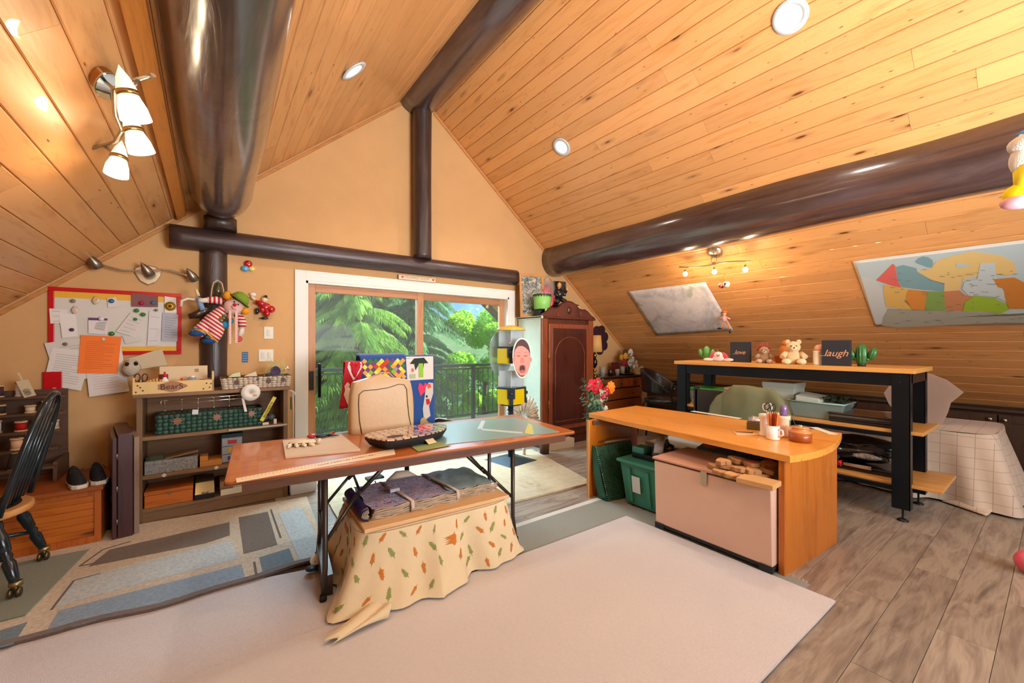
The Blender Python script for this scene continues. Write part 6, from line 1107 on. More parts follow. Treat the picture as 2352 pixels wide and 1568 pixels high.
# ================================================================ dresser and what stands on it
DX0, DX1, DY = 4.60, 5.80, 4.20; dz = .90; dr_ = E('dresser', 'old mahogany chest of drawers with wavy drawer fronts in the corner', 'dresser', (DX0, DY, 0)); dw = DX1-DX0
DM = wood('dresser_wood', '#8a4820', '#5f2c12', 'X', .8, 0, .3, .06, coat=.35); DMD = wood('dresser_dark', '#3f1c10', '#28100a', 'X', .8, 0, .35, .03)
B().box(0, dw, .02, .48, .08, dz-.025).obj('carcass', DMD, dr_, bev=.003); B().box(-.02, dw+.02, -.02, .49, dz-.025, dz).obj('top', DMD, dr_, bev=.006)
for x in (.03, dw-.03): B().tube([(x, .05, .0), (x, .05, .1)], .03, 8).obj('foot', DMD, dr_)
def wavy(x0, x1, z0, z1, nm='drawer'):
    b = B(); n = 18; f = lambda x: -.018-.016*sin((x-x0)/(x1-x0)*pi*2+.4); pl_ = [(x0+(x1-x0)*k/n, f(x0+(x1-x0)*k/n)) for k in range(n+1)]+[(x1, .02), (x0, .02)]
    d_ = b.prism(pl_, z0, z1).obj(nm, DM, dr_, bev=.003); xs_ = (x0+(x1-x0)*.5,) if x1-x0 < .7 else (x0+(x1-x0)*.2, x0+(x1-x0)*.8)
    for x in xs_: B().at((x, f(x), (z0+z1)/2), (pi/2, 0, 0)).lathe([(.006, 0), (.006, .012), (.015, .02), (.013, .03), (0, .032)], 12).obj('knob', DMD, d_)
for x0, x1 in ((.03, .44), (.46, .84), (.86, dw-.03)): wavy(x0, x1, .72, .86)
for z0, z1 in ((.54, .70), (.33, .52), (.11, .31)): wavy(.03, dw-.03, z0, z1)
DT = dz+.001
lx = AY(1368, 850, DY+.12).x; t = E('table_lamp', 'brass table lamp with a tan drum shade on the dresser beside the armoire', 'lamp', (lx, DY+.14, DT)); BR = mat('polished_brass', '#a8854a', .18, .95)
B().lathe([(.05, 0), (.05, .015), (.02, .03), (.015, .07), (.03, .10), (.012, .13), (.012, .14)], 20).obj('base', BR, t); B().lathe([(.018, .14), (.042, .19), (.042, .25), (.02, .29)], 20).obj('dark_urn', mat('urn_black', '#15120f', .2, coat=.6), t); B().lathe([(.02, .29), (.035, .33), (.02, .36), (.01, .40)], 20).obj('neck', BR, t)
B().lathe([(.118, .385), (.098, .64)], 32).obj('lamp_shade', mat('shade_tan', '#d7a764', .8, em=.0), t, solid=.003)
pk_ = AY(1372, 777, D-.03); flw = E('wall_flower', 'large dark maroon flower-shaped hanging behind the lamp', 'ornament', (AY(1378, 780, D-.03).x, D-.03, AY(1378, 780, D-.03).z)); MRN = mat('maroon_felt', '#35121c', .8)
for k in range(7): a = 2*pi*k/7+.3; B().blob((.135*cos(a), .0, .17*sin(a)), (.085, .016, .085), 14, 8).obj('petal', MRN, flw)
B().blob((0, -.01, 0), (.12, .018, .14), 14, 8).obj('centre', MRN, flw)
cg = glassy('cut_glass', '#d8d6cf', .05, .35)
for i, (px, h, r, nm, lab, m) in enumerate(((1384, .15, .05, 'glass_vase', 'tall clear glass tumbler beside the lamp on the dresser', cg), (1402, .10, .045, 'pewter_mug', 'dark pewter mug on the dresser', mat('pewter_dark', '#4e4a44', .25, .85)), (1418, .10, .038, 'drinking_glass', 'clear drinking glass left of the dark tray', cg), (1430, .14, .04, 'drinking_glass', 'taller clear glass in front of the flowers', cg))):
    q = AY(px, 855, DY+.10+.03*(i % 2)); t = tag(B().lathe([(.0, .0), (r*.8, .0), (r, h), (r*.93, h), (r*.74, .01), (0, .01)], 18).obj(nm, m, None, (q.x, q.y, DT)), lab, nm.split('_')[1], 'glassware on the dresser' if m is cg else None)
    if 'mug' in nm: B().tube([(r*.95, 0, h*.8), (r*1.6, 0, h*.7), (r*1.6, 0, h*.35), (r*.9, 0, h*.25)], .006, 6).obj('handle', m, t)
q = AY(1440, 858, DY+.10); tag(B().lathe([(0, 0), (.14, 0), (.17, .025), (.165, .03), (.13, .008), (0, .008)], 28).obj('dark_tray', mat('tray_dark', '#1d1a19', .2, coat=.5), None, (q.x, q.y+.04, DT)), 'round shiny black tray on the dresser', 'tray')
tag(B().blob((0, 0, .06), (.07, .05, .06), wob=.1).obj('white_ball', mat('cream_ceramic', '#cfc2a8', .5), None, (AY(1476, 850, DY+.2).x-.02, DY+.2, DT)), 'cream rounded pot at the right end of the dresser', 'pot')
tag(B().box(-.005, .16, -.01, .01, 0, .20).obj('red_card', mat('dark_red_card', '#6a221c', .6), None, (AY(1409, 850, DY+.3).x, DY+.33, DT)), 'dark red box behind the dresser flowers', 'box')
def flowers(name, lab, loc, heads, leaves_, seed, h=.35, vase=None, spread=.2):
    R = random.Random(seed); t = E(name, lab, 'flowers', loc); LF = mat('silk_leaf', '#3d6a45', .7, var=.3, vs=20); LF2 = mat('silk_leaf_dark', '#26351f', .7, var=.3, vs=20)
    for c_, pos, r in heads:
        b = B()
        for ring, n, tl in ((0, 5, .2), (1, 7, .6), (2, 9, 1.0)):
            for k in range(n):
                a = 2*pi*k/n+ring*.4; rr = r*(.25+.33*ring); b.blob((pos[0]+rr*cos(a), pos[1]-.25*r*(1.4-tl), pos[2]+rr*sin(a)), (r*.34, r*.16, r*.34), 8, 5)
        b.blob((pos[0], pos[1]-.3*r, pos[2]), r*.28, 8, 5); o = b.obj('blossom', mat('petal_'+c_.strip('#'), c_, .6), t)
        B().tube([(0, 0, 0), (pos[0]*.4, pos[1]*.4, pos[2]*.6), (pos[0], pos[1]+.01, pos[2])], .003, 5).obj('stem', LF, t)
    b = B(); b2 = B()
    for k in range(leaves_):
        a = R.uniform(0, 2*pi); e = R.uniform(.2, 1); p = Vector((spread*e*cos(a)*.9, spread*.6*e*sin(a), h*R.uniform(.15, .95))); d = Vector((cos(a), sin(a)*.6, R.uniform(-.5, .5))).normalized(); w = d.cross(Vector((0, 0, 1))).normalized(); l = R.uniform(.03, .06); tgt = b if k % 2 else b2
        tgt.put([p, p+d*l*.5+w*l*.35, p+d*l, p+d*l*.5-w*l*.35], [(0, 1, 2, 3)])
    o = b.obj('leaves', LF, t); o['kind'] = 'stuff'; o = b2.obj('dark_leaves', LF2, t); o['kind'] = 'stuff'
    if vase: B().lathe(vase[0], 20).obj('vase', vase[1], t)
    return t
q = AY(1440, 850, DY+.32)
flowers('dresser_flowers', 'bunch of white, yellow and red silk flowers in a dark vase on the dresser', (q.x, q.y, DT), [('#e4dfd2', (.03, -.05, .36), .055), ('#e4dfd2', (.0, -.06, .18), .05), ('#e0d9cc', (.07, -.06, .24), .045), ('#e4dfd2', (.20, -.04, .19), .03), ('#e2a93a', (-.12, -.06, .30), .05), ('#dba03a', (-.2, -.04, .28), .045), ('#a3242a', (-.16, -.07, .18), .06), ('#5a3a2a', (-.10, -.03, .37), .045), ('#e4dfd2', (.10, -.07, .12), .03), ('#ded6c6', (.24, -.03, .13), .022)], 160, 3, .38, ([(.04, 0), (.055, .03), (.045, .09), (.05, .11)], mat('vase_dark', '#26201c', .3)), .2)
# tall vase of red poinsettias by the desk
q = AZ(1368, 1090, 0); fy = 3.05; fx = AY(1368, 1000, fy).x
hd = []
def AF(px, py): p = AY(px, py, fy); return (p.x-fx, -.05, p.z)
for c_, px, py, r in (('#d61430', 1362, 886, .075), ('#c91229', 1378, 905, .06), ('#e01a3a', 1350, 882, .05), ('#b8142a', 1386, 896, .05), ('#e88a1c', 1394, 889, .06), ('#d61430', 1372, 918, .045), ('#e9e4d6', 1382, 938, .035), ('#a31226', 1342, 890, .03)): hd.append((c_, AF(px, py), r))
fz = flowers('tall_flower_stand', 'tall dark stand of red poinsettias and an orange flower with trailing leaves beside the desk', (fx, fy, .0), [(c_, (p[0], p[1], p[2]), r) for c_, p, r in hd], 0, 5, 1.0, ([(.09, 0), (.10, .02), (.05, .10), (.04, .30), (.055, .46), (.06, .60), (.05, .62)], mat('dark_vase', '#22201c', .35)))
R = random.Random(8); b = B(); b2 = B()
for k in range(260):
    z = .62+R.random()**1.3*.42; a = R.uniform(0, 2*pi); rr = R.uniform(.04, .14)*(1.1 if z > .75 else .7); p = Vector((rr*cos(a)-.02, rr*.7*sin(a), z)); d = Vector((cos(a), sin(a)*.6, R.uniform(-.9, .4))).normalized(); w = d.cross(Vector((0, .3, 1))).normalized(); l = R.uniform(.05, .085)
    (b if k % 2 else b2).put([p, p+d*l*.45+w*l*.34, p+d*l*1.0, p+d*l*.45-w*l*.34], [(0, 1, 2, 3)])
o = b.obj('leaves', mat('ivy', '#5c8a66', .6, var=.3, vs=20), fz); o['kind'] = 'stuff'; o = b2.obj('pale_leaves', mat('ivy_pale', '#8fae90', .6, var=.3, vs=20), fz); o['kind'] = 'stuff'
b = B()
for k in range(46): a = R.uniform(0, 2*pi); r0 = R.uniform(.05, .1); b.tube([(r0*cos(a)*.6, r0*sin(a)*.6, .85), (r0*cos(a), r0*sin(a), .66), (r0*cos(a)*1.1+R.uniform(-.02, .02), r0*sin(a)*1.1, R.uniform(.25, .5))], .0028, 4)
o = b.obj('trailing_stems', mat('trail_green', '#7fa08a', .7), fz); o['kind'] = 'stuff'
b = B()
for k in range(50): b.blob((AF(1368, 905)[0]+R.uniform(-.06, .06), -.115, AF(1368, 905)[2]+R.uniform(-.06, .06)), .0045, 5, 3)
o = b.obj('baby_breath', mat('white_bloom', '#f2efe6', .6), fz); o['kind'] = 'stuff'
# ================================================================ swivel arm chair behind the desk
bc_ = E('bar_armchair', 'black leather tub armchair with bent chrome-black tube arms by the dark wall panels', 'chair', (5.25, 3.46, 0), .35); LE = mat('black_leather_chair', '#17191d', .3, coat=.4); TBK = mat('tube_dark', '#2b2f33', .25, .8)
b = B(); b.grid(lambda u, v: ((.27+.03*v)*cos(pi*(-.12+1.24*u)), (.25+.03*v)*sin(pi*(-.12+1.24*u)), .72+(.10+.24*sin(pi*u))*v), 26, 6); b.obj('tub_back', LE, bc_, solid=.045, bev=.01)
B().blob((0, 0, .60), (.25, .24, .05), 20, 8, sq=.7).obj('seat', LE, bc_)
for s in (-1, 1):
    B().tube([(.27*s, .05, .80), (.31*s, -.12, .78), (.31*s, -.2, .70), (.29*s, -.22, .5), (.27*s, -.24, .02)], .013, 8).obj('leg', TBK, bc_); B().tube([(.20*s, .20, .58), (.25*s, .26, .3), (.27*s, .30, .0)], .013, 8).obj('leg', TBK, bc_)
B().tube([(-.28, -.23, .3), (.28, -.23, .3)], .011, 8).tube([(-.25, .26, .3), (.25, .26, .3)], .011, 8).obj('rung', TBK, bc_)
# ================================================================ orange desk
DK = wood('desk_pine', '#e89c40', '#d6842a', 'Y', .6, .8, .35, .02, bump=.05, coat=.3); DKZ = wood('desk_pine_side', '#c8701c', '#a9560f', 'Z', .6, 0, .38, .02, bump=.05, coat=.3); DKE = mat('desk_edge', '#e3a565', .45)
DTZ = .745; P0, P1, P2, P3 = AZ(1352, 948, DTZ), AZ(1815, 1047, DTZ), AZ(1462, 931, DTZ), AZ(1934, 994, DTZ)
dkc = Vector((3.25, 1.80, 0)); dsk = E('desk', 'orange pine desk with solid panel legs and a curved right end', 'desk', dkc)
cv = [P1.lerp(P3, k/12)+Vector((.0, -.075*sin(pi*(k/12)**.85), 0)) for k in range(13)]
poly = [P0, P0+Vector((.0, .0, 0))]+cv+[P2]; poly = [P0]+cv+[P2]
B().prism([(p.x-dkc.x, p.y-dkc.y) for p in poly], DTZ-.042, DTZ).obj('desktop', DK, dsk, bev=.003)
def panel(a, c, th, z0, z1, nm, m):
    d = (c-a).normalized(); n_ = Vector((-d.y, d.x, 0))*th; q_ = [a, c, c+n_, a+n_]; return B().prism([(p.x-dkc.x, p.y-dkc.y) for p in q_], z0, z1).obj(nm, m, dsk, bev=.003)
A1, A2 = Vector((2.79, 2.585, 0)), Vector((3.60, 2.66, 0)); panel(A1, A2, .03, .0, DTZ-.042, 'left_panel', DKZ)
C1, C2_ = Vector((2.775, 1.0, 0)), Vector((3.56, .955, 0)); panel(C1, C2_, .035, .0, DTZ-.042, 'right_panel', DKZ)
panel(Vector((3.585, 1.0, 0)), Vector((3.60, 2.62, 0)), .022, .42, DTZ-.042, 'modesty_panel', DKZ) if False else None
def edge(a, nm): B().prism([(a.x-.002-dkc.x, a.y-dkc.y), (a.x+.004-dkc.x, a.y-dkc.y), (a.x+.004-dkc.x, a.y+.032-dkc.y), (a.x-.002-dkc.x, a.y+.032-dkc.y)], .0, DTZ-.042).obj(nm, DKE, dsk)
edge(A1, 'edge_strip')
B().box(2.83-dkc.x, 2.87-dkc.x, 2.54-dkc.y, 2.575-dkc.y, DTZ-.08, DTZ-.042).obj('corner_bracket', mat('steel_hinge', '#8e8a84'), dsk)
# chest under the desk
PKC = mat('pink_paint', '#e4bda6', .4, var=.02); PKT = mat('pink_lid', '#cd9a80', .4, var=.03)
cx0, cy0 = 2.70, 1.045; chd = E('pink_chest', 'large dusty pink chest with a metal latch under the orange desk', 'chest', (cx0, cy0, .02)); cl = .80; cdp = .46; chh = .505
B().hexa([(0.02, 0, .035), (cdp, 0, .035), (cdp, cl, .035), (.02, cl, .035), (0, 0, chh), (cdp, 0, chh), (cdp, cl, chh), (0, cl, chh)]).obj('body', PKC, chd, bev=.006)
B().box(.0, cdp, 0, cl, chh+.004, chh+.012).obj('gap_shadow_strip', mat('dark_gap', '#5c3a2c', .8), chd); B().box(-.012, cdp+.01, -.005, cl+.01, chh+.012, chh+.030).obj('lid', PKT, chd, bev=.005)
B().box(.01, .05, -.002, .07, 0, .04).box(.01, .05, cl-.07, cl, 0, .04).box(.02, cdp, .0, cl, .015, .036).obj('base_rail', mat('base_black', '#202326', .6), chd)
lt = AX(1616, 1108, cx0-.01); B().box(-.012, -.002, lt.y-cy0-.022, lt.y-cy0+.022, chh-.075, chh+.02).obj('latch', mat('latch_steel', '#b8b3a4', .3, .9), chd, bev=.002)
LZ = .02+chh+.031
R_ = random.Random(12); WS = mat('wood_slice', '#cf9c68', .75, var=.15, vs=10); WB = mat('slice_bark', '#a87a4c', .9, bump=.5); k = 0
sl_px = [(1650, 1092, 0), (1680, 1100, 0), (1710, 1105, 0), (1742, 1100, 0), (1665, 1078, 1), (1695, 1084, 1), (1725, 1088, 1), (1755, 1086, 1), (1655, 1066, 2), (1690, 1062, 2), (1722, 1070, 2), (1762, 1072, 2), (1640, 1080, 0)]
sll = ['front left', 'second in the front row', 'third in the front row', 'front right', 'left of the middle layer', 'second of the middle layer', 'third of the middle layer', 'right of the middle layer', 'topmost left', 'topmost by the stool leg', 'topmost with the reddish face', 'topmost right, tilted', 'farthest left']
for (px, py, lv), lab in zip(sl_px, sll):
    p = AZ(px, py, LZ+lv*.03+.01); a0 = R_.uniform(0, 6); pts = [(.058*(1+.14*sin(3*a+a0)+.08*sin(7*a))*cos(a), .045*(1+.14*sin(3*a+a0))*sin(a)) for a in [2*pi*j/22 for j in range(22)]]
    t = tag(B().prism(pts, -.012, .013).obj('wood_slice', WB, None, (min(p.x+.07, 3.10), p.y+.02, LZ+.013+lv*.028), (R_.uniform(-.14, .14), R_.uniform(-.14, .14), R_.uniform(0, 3)), bev=.003), 'wood slice on the pink chest, '+lab, 'wood slice', 'wood slices on the pink chest')
    B().prism([(x*.9, y*.9) for x, y in pts], .0132, .0145).obj('cut_face', WS if 'reddish' not in lab else mat('slice_red', '#bf6a48', .75), t)
p = AZ(1745, 1122, LZ); tag(B().box(-.07, .07, -.10, .10, 0, .03).obj('plank_offcut', mat('offcut', '#cf9f66', .6, var=.05), None, (p.x+.08, p.y+.04, LZ), (0, 0, .05), bev=.002), 'pale plank offcut at the right end of the pink chest lid', 'plank')
# green storage bin with things on it
GB = mat('bin_green', '#3f8871', .4); gb = E('storage_bin', 'green plastic storage bin with a white label under the left of the desk', 'bin', (2.93, 1.93, .01))
b = B(); w0, w1 = .0, .40
b.hexa([(.02, .03, 0), (.48, .03, 0), (.48, .37, 0), (.02, .37, 0), (-.03, 0, .37), (.52, 0, .37), (.52, .40, .37), (-.03, .40, .37)]); b.obj('body', GB, gb, bev=.012)
for y in (.10, .28): B().hexa([(-.0, y, .03), (.03, y, .03), (.03, y+.035, .03), (-.0, y+.035, .03), (-.045, y, .33), (.0, y, .33), (.0, y+.035, .33), (-.045, y+.035, .33)]).obj('rib', GB, gb, bev=.006)
B().box(-.055, .54, -.02, .42, .365, .395).obj('rim', GB, gb, bev=.01)
B().hexa([(-.02, .19, .13), (-.015, .19, .13), (-.015, .27, .13), (-.02, .27, .13), (-.036, .19, .27), (-.03, .19, .27), (-.03, .27, .27), (-.036, .27, .27)]).obj('paper_label', mat('label_white', '#d9dcd4', .6), gb)
hd = E('black_case', 'dark plastic case with a hinged handle on the green bin', 'case', (3.02, 1.98, .407)); B().box(-.02, .42, -.04, .30, 0, .045).obj('base', mat('black_plastic', '#17191c'), hd, bev=.01); B().tube([(.22, .05, .045), (.24, .06, .10), (.26, .18, .115), (.24, .25, .05)], .014, 8).obj('handle', mat('black_plastic', '#17191c'), hd)
B().box(-.03, .10, .17, .29, .0451, .10).obj('green_block', mat('teal_block', '#3c8474', .4), hd, bev=.01)
p = AZ(1520, 1022, .50); t = E('steam_iron', 'grey and white iron with an arched handle standing on the black case', 'iron', (3.12, 2.06, .455), .4); t.scale = (1.3, 1.3, 1.25); B().prism([(-.13, 0), (-.05, .05), (.10, .05), (.13, .0), (.10, -.05), (-.05, -.05)], 0, .022).obj('sole', mat('iron_sole', '#8f9296', .3, .7), t, bev=.004); B().tube([(-.11, 0, .03), (-.08, 0, .085), (.0, 0, .115), (.08, 0, .10), (.12, 0, .04)], [.03, .03, .024, .026, .034], 12).obj('handle', mat('iron_grey', '#b3adaa', .3, coat=.4), t)
# green textured panel
q = N('quilted_green'); v = q.coord((1, 1, 1)); vo = q.n('TexVoronoi'); vo.inputs['Scale'].default_value = 55; q.l(v, vo.inputs['Vector']); q.l(q.ramp(vo.outputs['Distance'], [(.2, '#1d3d2c'), (.45, '#3f6a4c'), (.6, '#24452f')]), q.b.inputs['Base Color']); q.set(Roughness=.5); q.bump(vo.outputs['Distance'], .5, .005)
a, c = AZ(1372, 1148, .01), AZ(1437, 1150, .01); t = E('studded_binder', 'dark green textured folding panel with silver studs leaning inside the left of the desk', 'panel', (2.86, 2.42, .01), rot=(0, 0, 0))
B().hexa([(-.02, -.02, 0), (.42, -.06, 0), (.42, -.045, 0), (-.02, -.005, 0), (-.04, .11, .46), (.42, .08, .46), (.42, .09, .46), (-.04, .12, .46)]).obj('studded_face', q.m, t)
b = B(); b.grid(lambda u, v: (-.03-.0*u-.02*sin(pi*v), -.01+.10*u+.12*v*(1-u*.3), .46*v), 6, 12); b.obj('side_flap', mat('green_leather', '#1f5a44', .4), t, solid=.008)
b = B(); [b.blob((-.026-.02*k/26, -.02+.125*k/26, .46*k/26), .0045, 6, 4) for k in range(27)]; o = b.obj('studs', mat('silver', '#cfd6da'), t); o['kind'] = 'stuff'
tag(B().box(0, .28, -.01, .01, 0, .015).obj('brown_strip', mat('strip_brown', '#7d6a4a', .5), None, (2.90, 2.50, .50), (0, -.06, -.3)), 'brown strip lying across the top of the green panel', 'strip')
# things behind, seen through the desk
CB = glassy('clear_bin_blue', '#c7d6e6', .15, .45)
t = E('clear_storage_box', 'clear bluish plastic storage box behind the green bin', 'box', (3.75, 2.26, 0)); B().hexa([(-.2, -.2, 0), (.2, -.2, 0), (.2, .2, 0), (-.2, .2, 0), (-.23, -.23, .40), (.23, -.23, .40), (.23, .23, .40), (-.23, .23, .40)]).obj('body', CB, t, bev=.01); B().box(-.17, .17, -.17, .17, .01, .30).obj('contents', mat('contents_blue', '#8f9fb4', .7, var=.3, vs=15), t, bev=.02); B().box(-.245, .245, -.245, .245, .40, .43).obj('lid', mat('lid_blue_white', '#c3d0dc', .4), t, bev=.008)
t = E('low_stool', 'low wooden stool with a blue fluffy cushion behind the pink chest', 'stool', (3.50, 1.62, .0), .0); WT = wood('stool_wood', '#b8946a', '#94704a', 'Y', 1, 0, .5, .03)
sh_z = AX(1700, 1050, 3.35).z; B().box(-.16, .16, -.38, .36, .43, .465).obj('seat', WT, t, bev=.006)
for x in (-.12, .12):
    for y in (-.30, 0, .28): B().tube([(x, y*1.05, 0), (x, y, .43)], .018, 8).obj('leg', WT, t)
B().blob((0, -.02, .50), (.17, .33, .045), 20, 8, wob=.1, sq=.8).obj('cushion', mat('blue_fleece', '#7397c4', .95, var=.3, vs=40, bump=1, bs=150), t); B().blob((-.06, .16, .535), (.07, .09, .02), wob=.2).obj('yellow_patch', mat('orange_fleece', '#d8902a', .9), t)
t = E('grey_bin', 'grey translucent bin with a round emblem behind the right end of the pink chest', 'bin', (3.40, 1.11, 0)); B().hexa([(-.08, -.09, 0), (.30, -.09, 0), (.30, .13, 0), (-.08, .13, 0), (-.10, -.10, .62), (.32, -.10, .62), (.32, .15, .62), (-.10, .15, .62)]).obj('body', mat('grey_bin_m', '#6f8080', .35), t, bev=.01); q = B().at((-.094, .02, .52), (0, -pi/2, 0)).tube([(.02*cos(a), .02*sin(a), 0) for a in [2*pi*j/20 for j in range(20)]], .003, 5, closed=True).obj('emblem', mat('emblem_pale', '#b7c0bc', .4), t)
B().box(-.102, -.098, -.04, .03, .575, .60).obj('paper_label', mat('label_white', '#d9dcd4'), t)
# things on the desk
def onD(px, py): return AZ(px, py, DTZ+.001)
for a, c, lab in (((1590, 944), (1700, 961), 'white strip of tape along the back of the desk behind the box'), ((1868, 981), (1914, 997), 'short white strip at the back right of the desk behind the copper pot')):
    p0, p1 = onD(*a), onD(*c); d = p1-p0; tag(B().box(0, d.length, -.03, .03, 0, .0015).obj('white_tape', mat('tape_white', '#f0e2cc', .5), None, p0, (0, 0, atan2(d.y, d.x))), lab, 'tape')
p = onD(1712, 996); tag(B().box(-.07, .07, -.045, .045, 0, .004).hexa([(-.06, .04, .004), (.06, .04, .004), (.05, .05, .004), (-.05, .05, .004), (-.06, .02, .012), (.06, .02, .012), (.05, .03, .012), (-.05, .03, .012)]).obj('folded_card', mat('card_tan', '#e0b98a', .6), None, p, (0, 0, -.9)), 'folded tan card lying on the desk in front of the small box', 'card')
p = onD(1735, 985); t = E('small_box', 'small dark box with crumpled silver foil on the desk', 'box', p, -1.25); B().box(-.055, .055, -.045, .045, 0, .055).obj('box_body', mat('box_olive', '#5c4a22', .5), t, bev=.002); B().blob((0, .01, .068), (.05, .045, .026), 16, 10, wob=.7).obj('foil', mat('foil', '#d6d2d0', .25, .6), t)
def vasew(px, py, r, h, col, lab, nm):
    p = onD(px, py); t = E(nm, lab, 'vase', p); B().lathe([(.0, 0), (r*1.05, 0), (r*1.08, .012), (r*.82, .03), (r*.85, h-.035), (r*1.05, h-.02), (r*1.05, h), (r*.85, h), (r*.75, .02), (0, .02)], 24).obj('vase_body', mat('cer_'+col.strip('#'), col, .25, coat=.5), t); return t, p
t, p = vasew(1757, 1000, .038, .155, '#ece0d2', 'tall white ceramic vase holding scissors behind the mug of pencils', 'vase'); B().blob((-.012, -.036, .07), (.014, .006, .03)).obj('painted_flower', mat('painted_orange', '#e0a040', .4), t)
v1 = Vector(p); t, p = vasew(1800, 1002, .040, .15, '#f0c9a8', 'tall peach ceramic vase holding a purple bottle behind the copper pot', 'vase'); v2 = Vector(p)
scissors(v1+Vector((.008, -.012, .205)), (.1, .2, 1.4), '#e6e0da', 'white handled scissors in the white vase', .85, 'scissors', .03); scissors(v1+Vector((.0, -.035, .21)), (-.1, .2, -1.2), '#1f2228', 'black handled scissors in the white vase', .85, 'scissors', .03)
tag(B().lathe([(0, 0), (.022, 0), (.022, .10), (.017, .12), (0, .125)], 16).obj('purple_bottle', mat('purple_sparkle', '#7a5f8f', .3, var=.4, vs=90, coat=.5), None, v2+Vector((0, 0, .10))), 'sparkly purple bottle standing in the peach vase', 'bottle')
p = onD(1775, 1008); t = E('mug', 'white mug full of coloured pencils at the right of the desk', 'mug', p); B().lathe([(.0, 0), (.038, 0), (.042, .006), (.042, .095), (.038, .095), (.038, .01), (0, .01)], 28).obj('cup', mat('mug_white', '#ece4dd', .15, coat=.6), t); B().tube([(-.012, -.041, .078), (-.018, -.066, .07), (-.018, -.07, .045), (-.012, -.042, .022)], .006, 8).obj('handle', mat('mug_white', '#ece4dd'), t)
cols = [('#d8842a', 'orange'), ('#c9622a', 'rust'), ('#d0605c', 'coral'), ('#1f7f8f', 'teal'), ('#d86a20', 'bright orange'), ('#c04a26', 'brick red'), ('#a03020', 'dark red'), ('#e09a4a', 'amber'), ('#b8442a', 'red-brown'), ('#cf7a3a', 'light rust')]
for k, (c_, nm_) in enumerate(cols):
    a = -2.4+.37*k; x, y = .034*cos(a+.6), .034*sin(a+.6); t2 = E('pencil', nm_+' coloured pencil standing in the white mug', 'pencil', p+Vector((x*.6, y*.6, .012)), rot=(-y*2.6, x*2.6, 0), group='coloured pencils in the mug'); B().lathe([(.0052, 0), (.0052, .158)], 6, sm=False).obj('barrel', mat('pencil_'+c_.strip('#'), c_, .4), t2); B().lathe([(.0052, .158), (.0008, .176)], 6).obj('tip', mat('pencil_wood', '#d9b080', .6), t2)
p = onD(1838, 1013); t = E('copper_pot', 'lidded copper-brown pot at the right end of the desk', 'pot', p); CPW = wood('pot_wood', '#9a4d14', '#7a3508', 'X', 2, 0, .4, 0, coat=.4); CPL = mat('pot_rim', '#cf8248', .3, coat=.5)
B().lathe([(.0, 0), (.065, 0), (.067, .06), (.0, .06)], 32).obj('pot_body', CPW, t); B().lathe([(.067, .06), (.062, .07), (.05, .078), (.046, .088), (.052, .092), (.052, .098), (.0, .099)], 32).obj('lid', CPL, t); B().box(-.013, .013, -.008, .008, .098, .108).obj('green_knob', mat('knob_green', '#9ad08a', .4), t, bev=.002)
# ================================================================ workbench
WBM = mat('bench_steel', '#1c2329', .35, .55, var=.15, vs=4); WBT = wood('bench_top_wood', '#dfa458', '#c98a40', 'Y', .6, 0, .4, .02, bump=.04); X0, X1, Y0, Y1, WZ = 4.37, 5.07, .685, 2.72, 1.21
wk = E('workbench', 'tall black steel workbench with a pine top and two shelves', 'workbench', ((X0+X1)/2, (Y0+Y1)/2, 0)); ox_, oy_ = (X0+X1)/2, (Y0+Y1)/2
def wbx(x0, x1, y0, y1, z0, z1, nm, m, bev=.003): return B().box(x0-ox_, x1-ox_, y0-oy_, y1-oy_, z0, z1).obj(nm, m, wk, bev=bev)
wbx(X0, X1, Y0, Y1, WZ-.038, WZ, 'benchtop', WBT)
for x in (X0+.02, X1-.045): wbx(x, x+.025, Y0+.05, Y1-.05, WZ-.14, WZ-.038, 'apron', WBM)
for y in (Y0+.03, Y1-.05): wbx(X0+.06, X1-.06, y, y+.02, WZ-.12, WZ-.038, 'end_apron', WBM)
for x in (X0+.015, X1-.105):
    for y in (Y0+.03, Y1-.14):
        B().box(x-ox_, x+.09-ox_, y-oy_, y+.008-oy_, .10, WZ-.038).box(x-ox_, x+.008-ox_, y-oy_, y+.11-oy_, .10, WZ-.038).box(x+.082-ox_, x+.09-ox_, y-oy_, y+.03-oy_, .1, WZ-.038).obj('leg', WBM, wk, bev=.002)
        B().at((x+.045-ox_, y+.05-oy_, 0)).lathe([(.0, 0), (.036, 0), (.036, .008), (.015, .02), (.007, .022), (.007, .13)], 16).obj('levelling_foot', mat('black_plastic', '#17191c'), wk)
wbx(X0+.04, X1-.03, Y0-.04, Y1-.06, .690, .717, 'shelf', WBT); wbx(X0+.06, X1-.0, Y0-.14, Y1-.06, .270, .295, 'shelf', WBT)
for x in (X0+.03, X1-.06): wbx(x, x+.02, Y0+.06, Y1-.1, .655, .69, 'shelf_rail', WBM); wbx(x, x+.02, Y0+.06, Y1-.1, .235, .27, 'shelf_rail', WBM)
b = B(); [b.at((X0+.014-ox_, y-oy_, z), (0, -pi/2, 0)).lathe([(.005, 0), (.004, .003), (0, .003)], 8) for y in (Y1-.10, Y0+.09) for z in (WZ-.06, WZ-.11)]; o = b.obj('bolts', mat('bolt', '#3c4248', .3, .9), wk); o['kind'] = 'stuff'
WT_ = WZ+.001
def onW(px, x=4.62): p = AX(px, 820, x); return Vector((x, p.y, WT_))
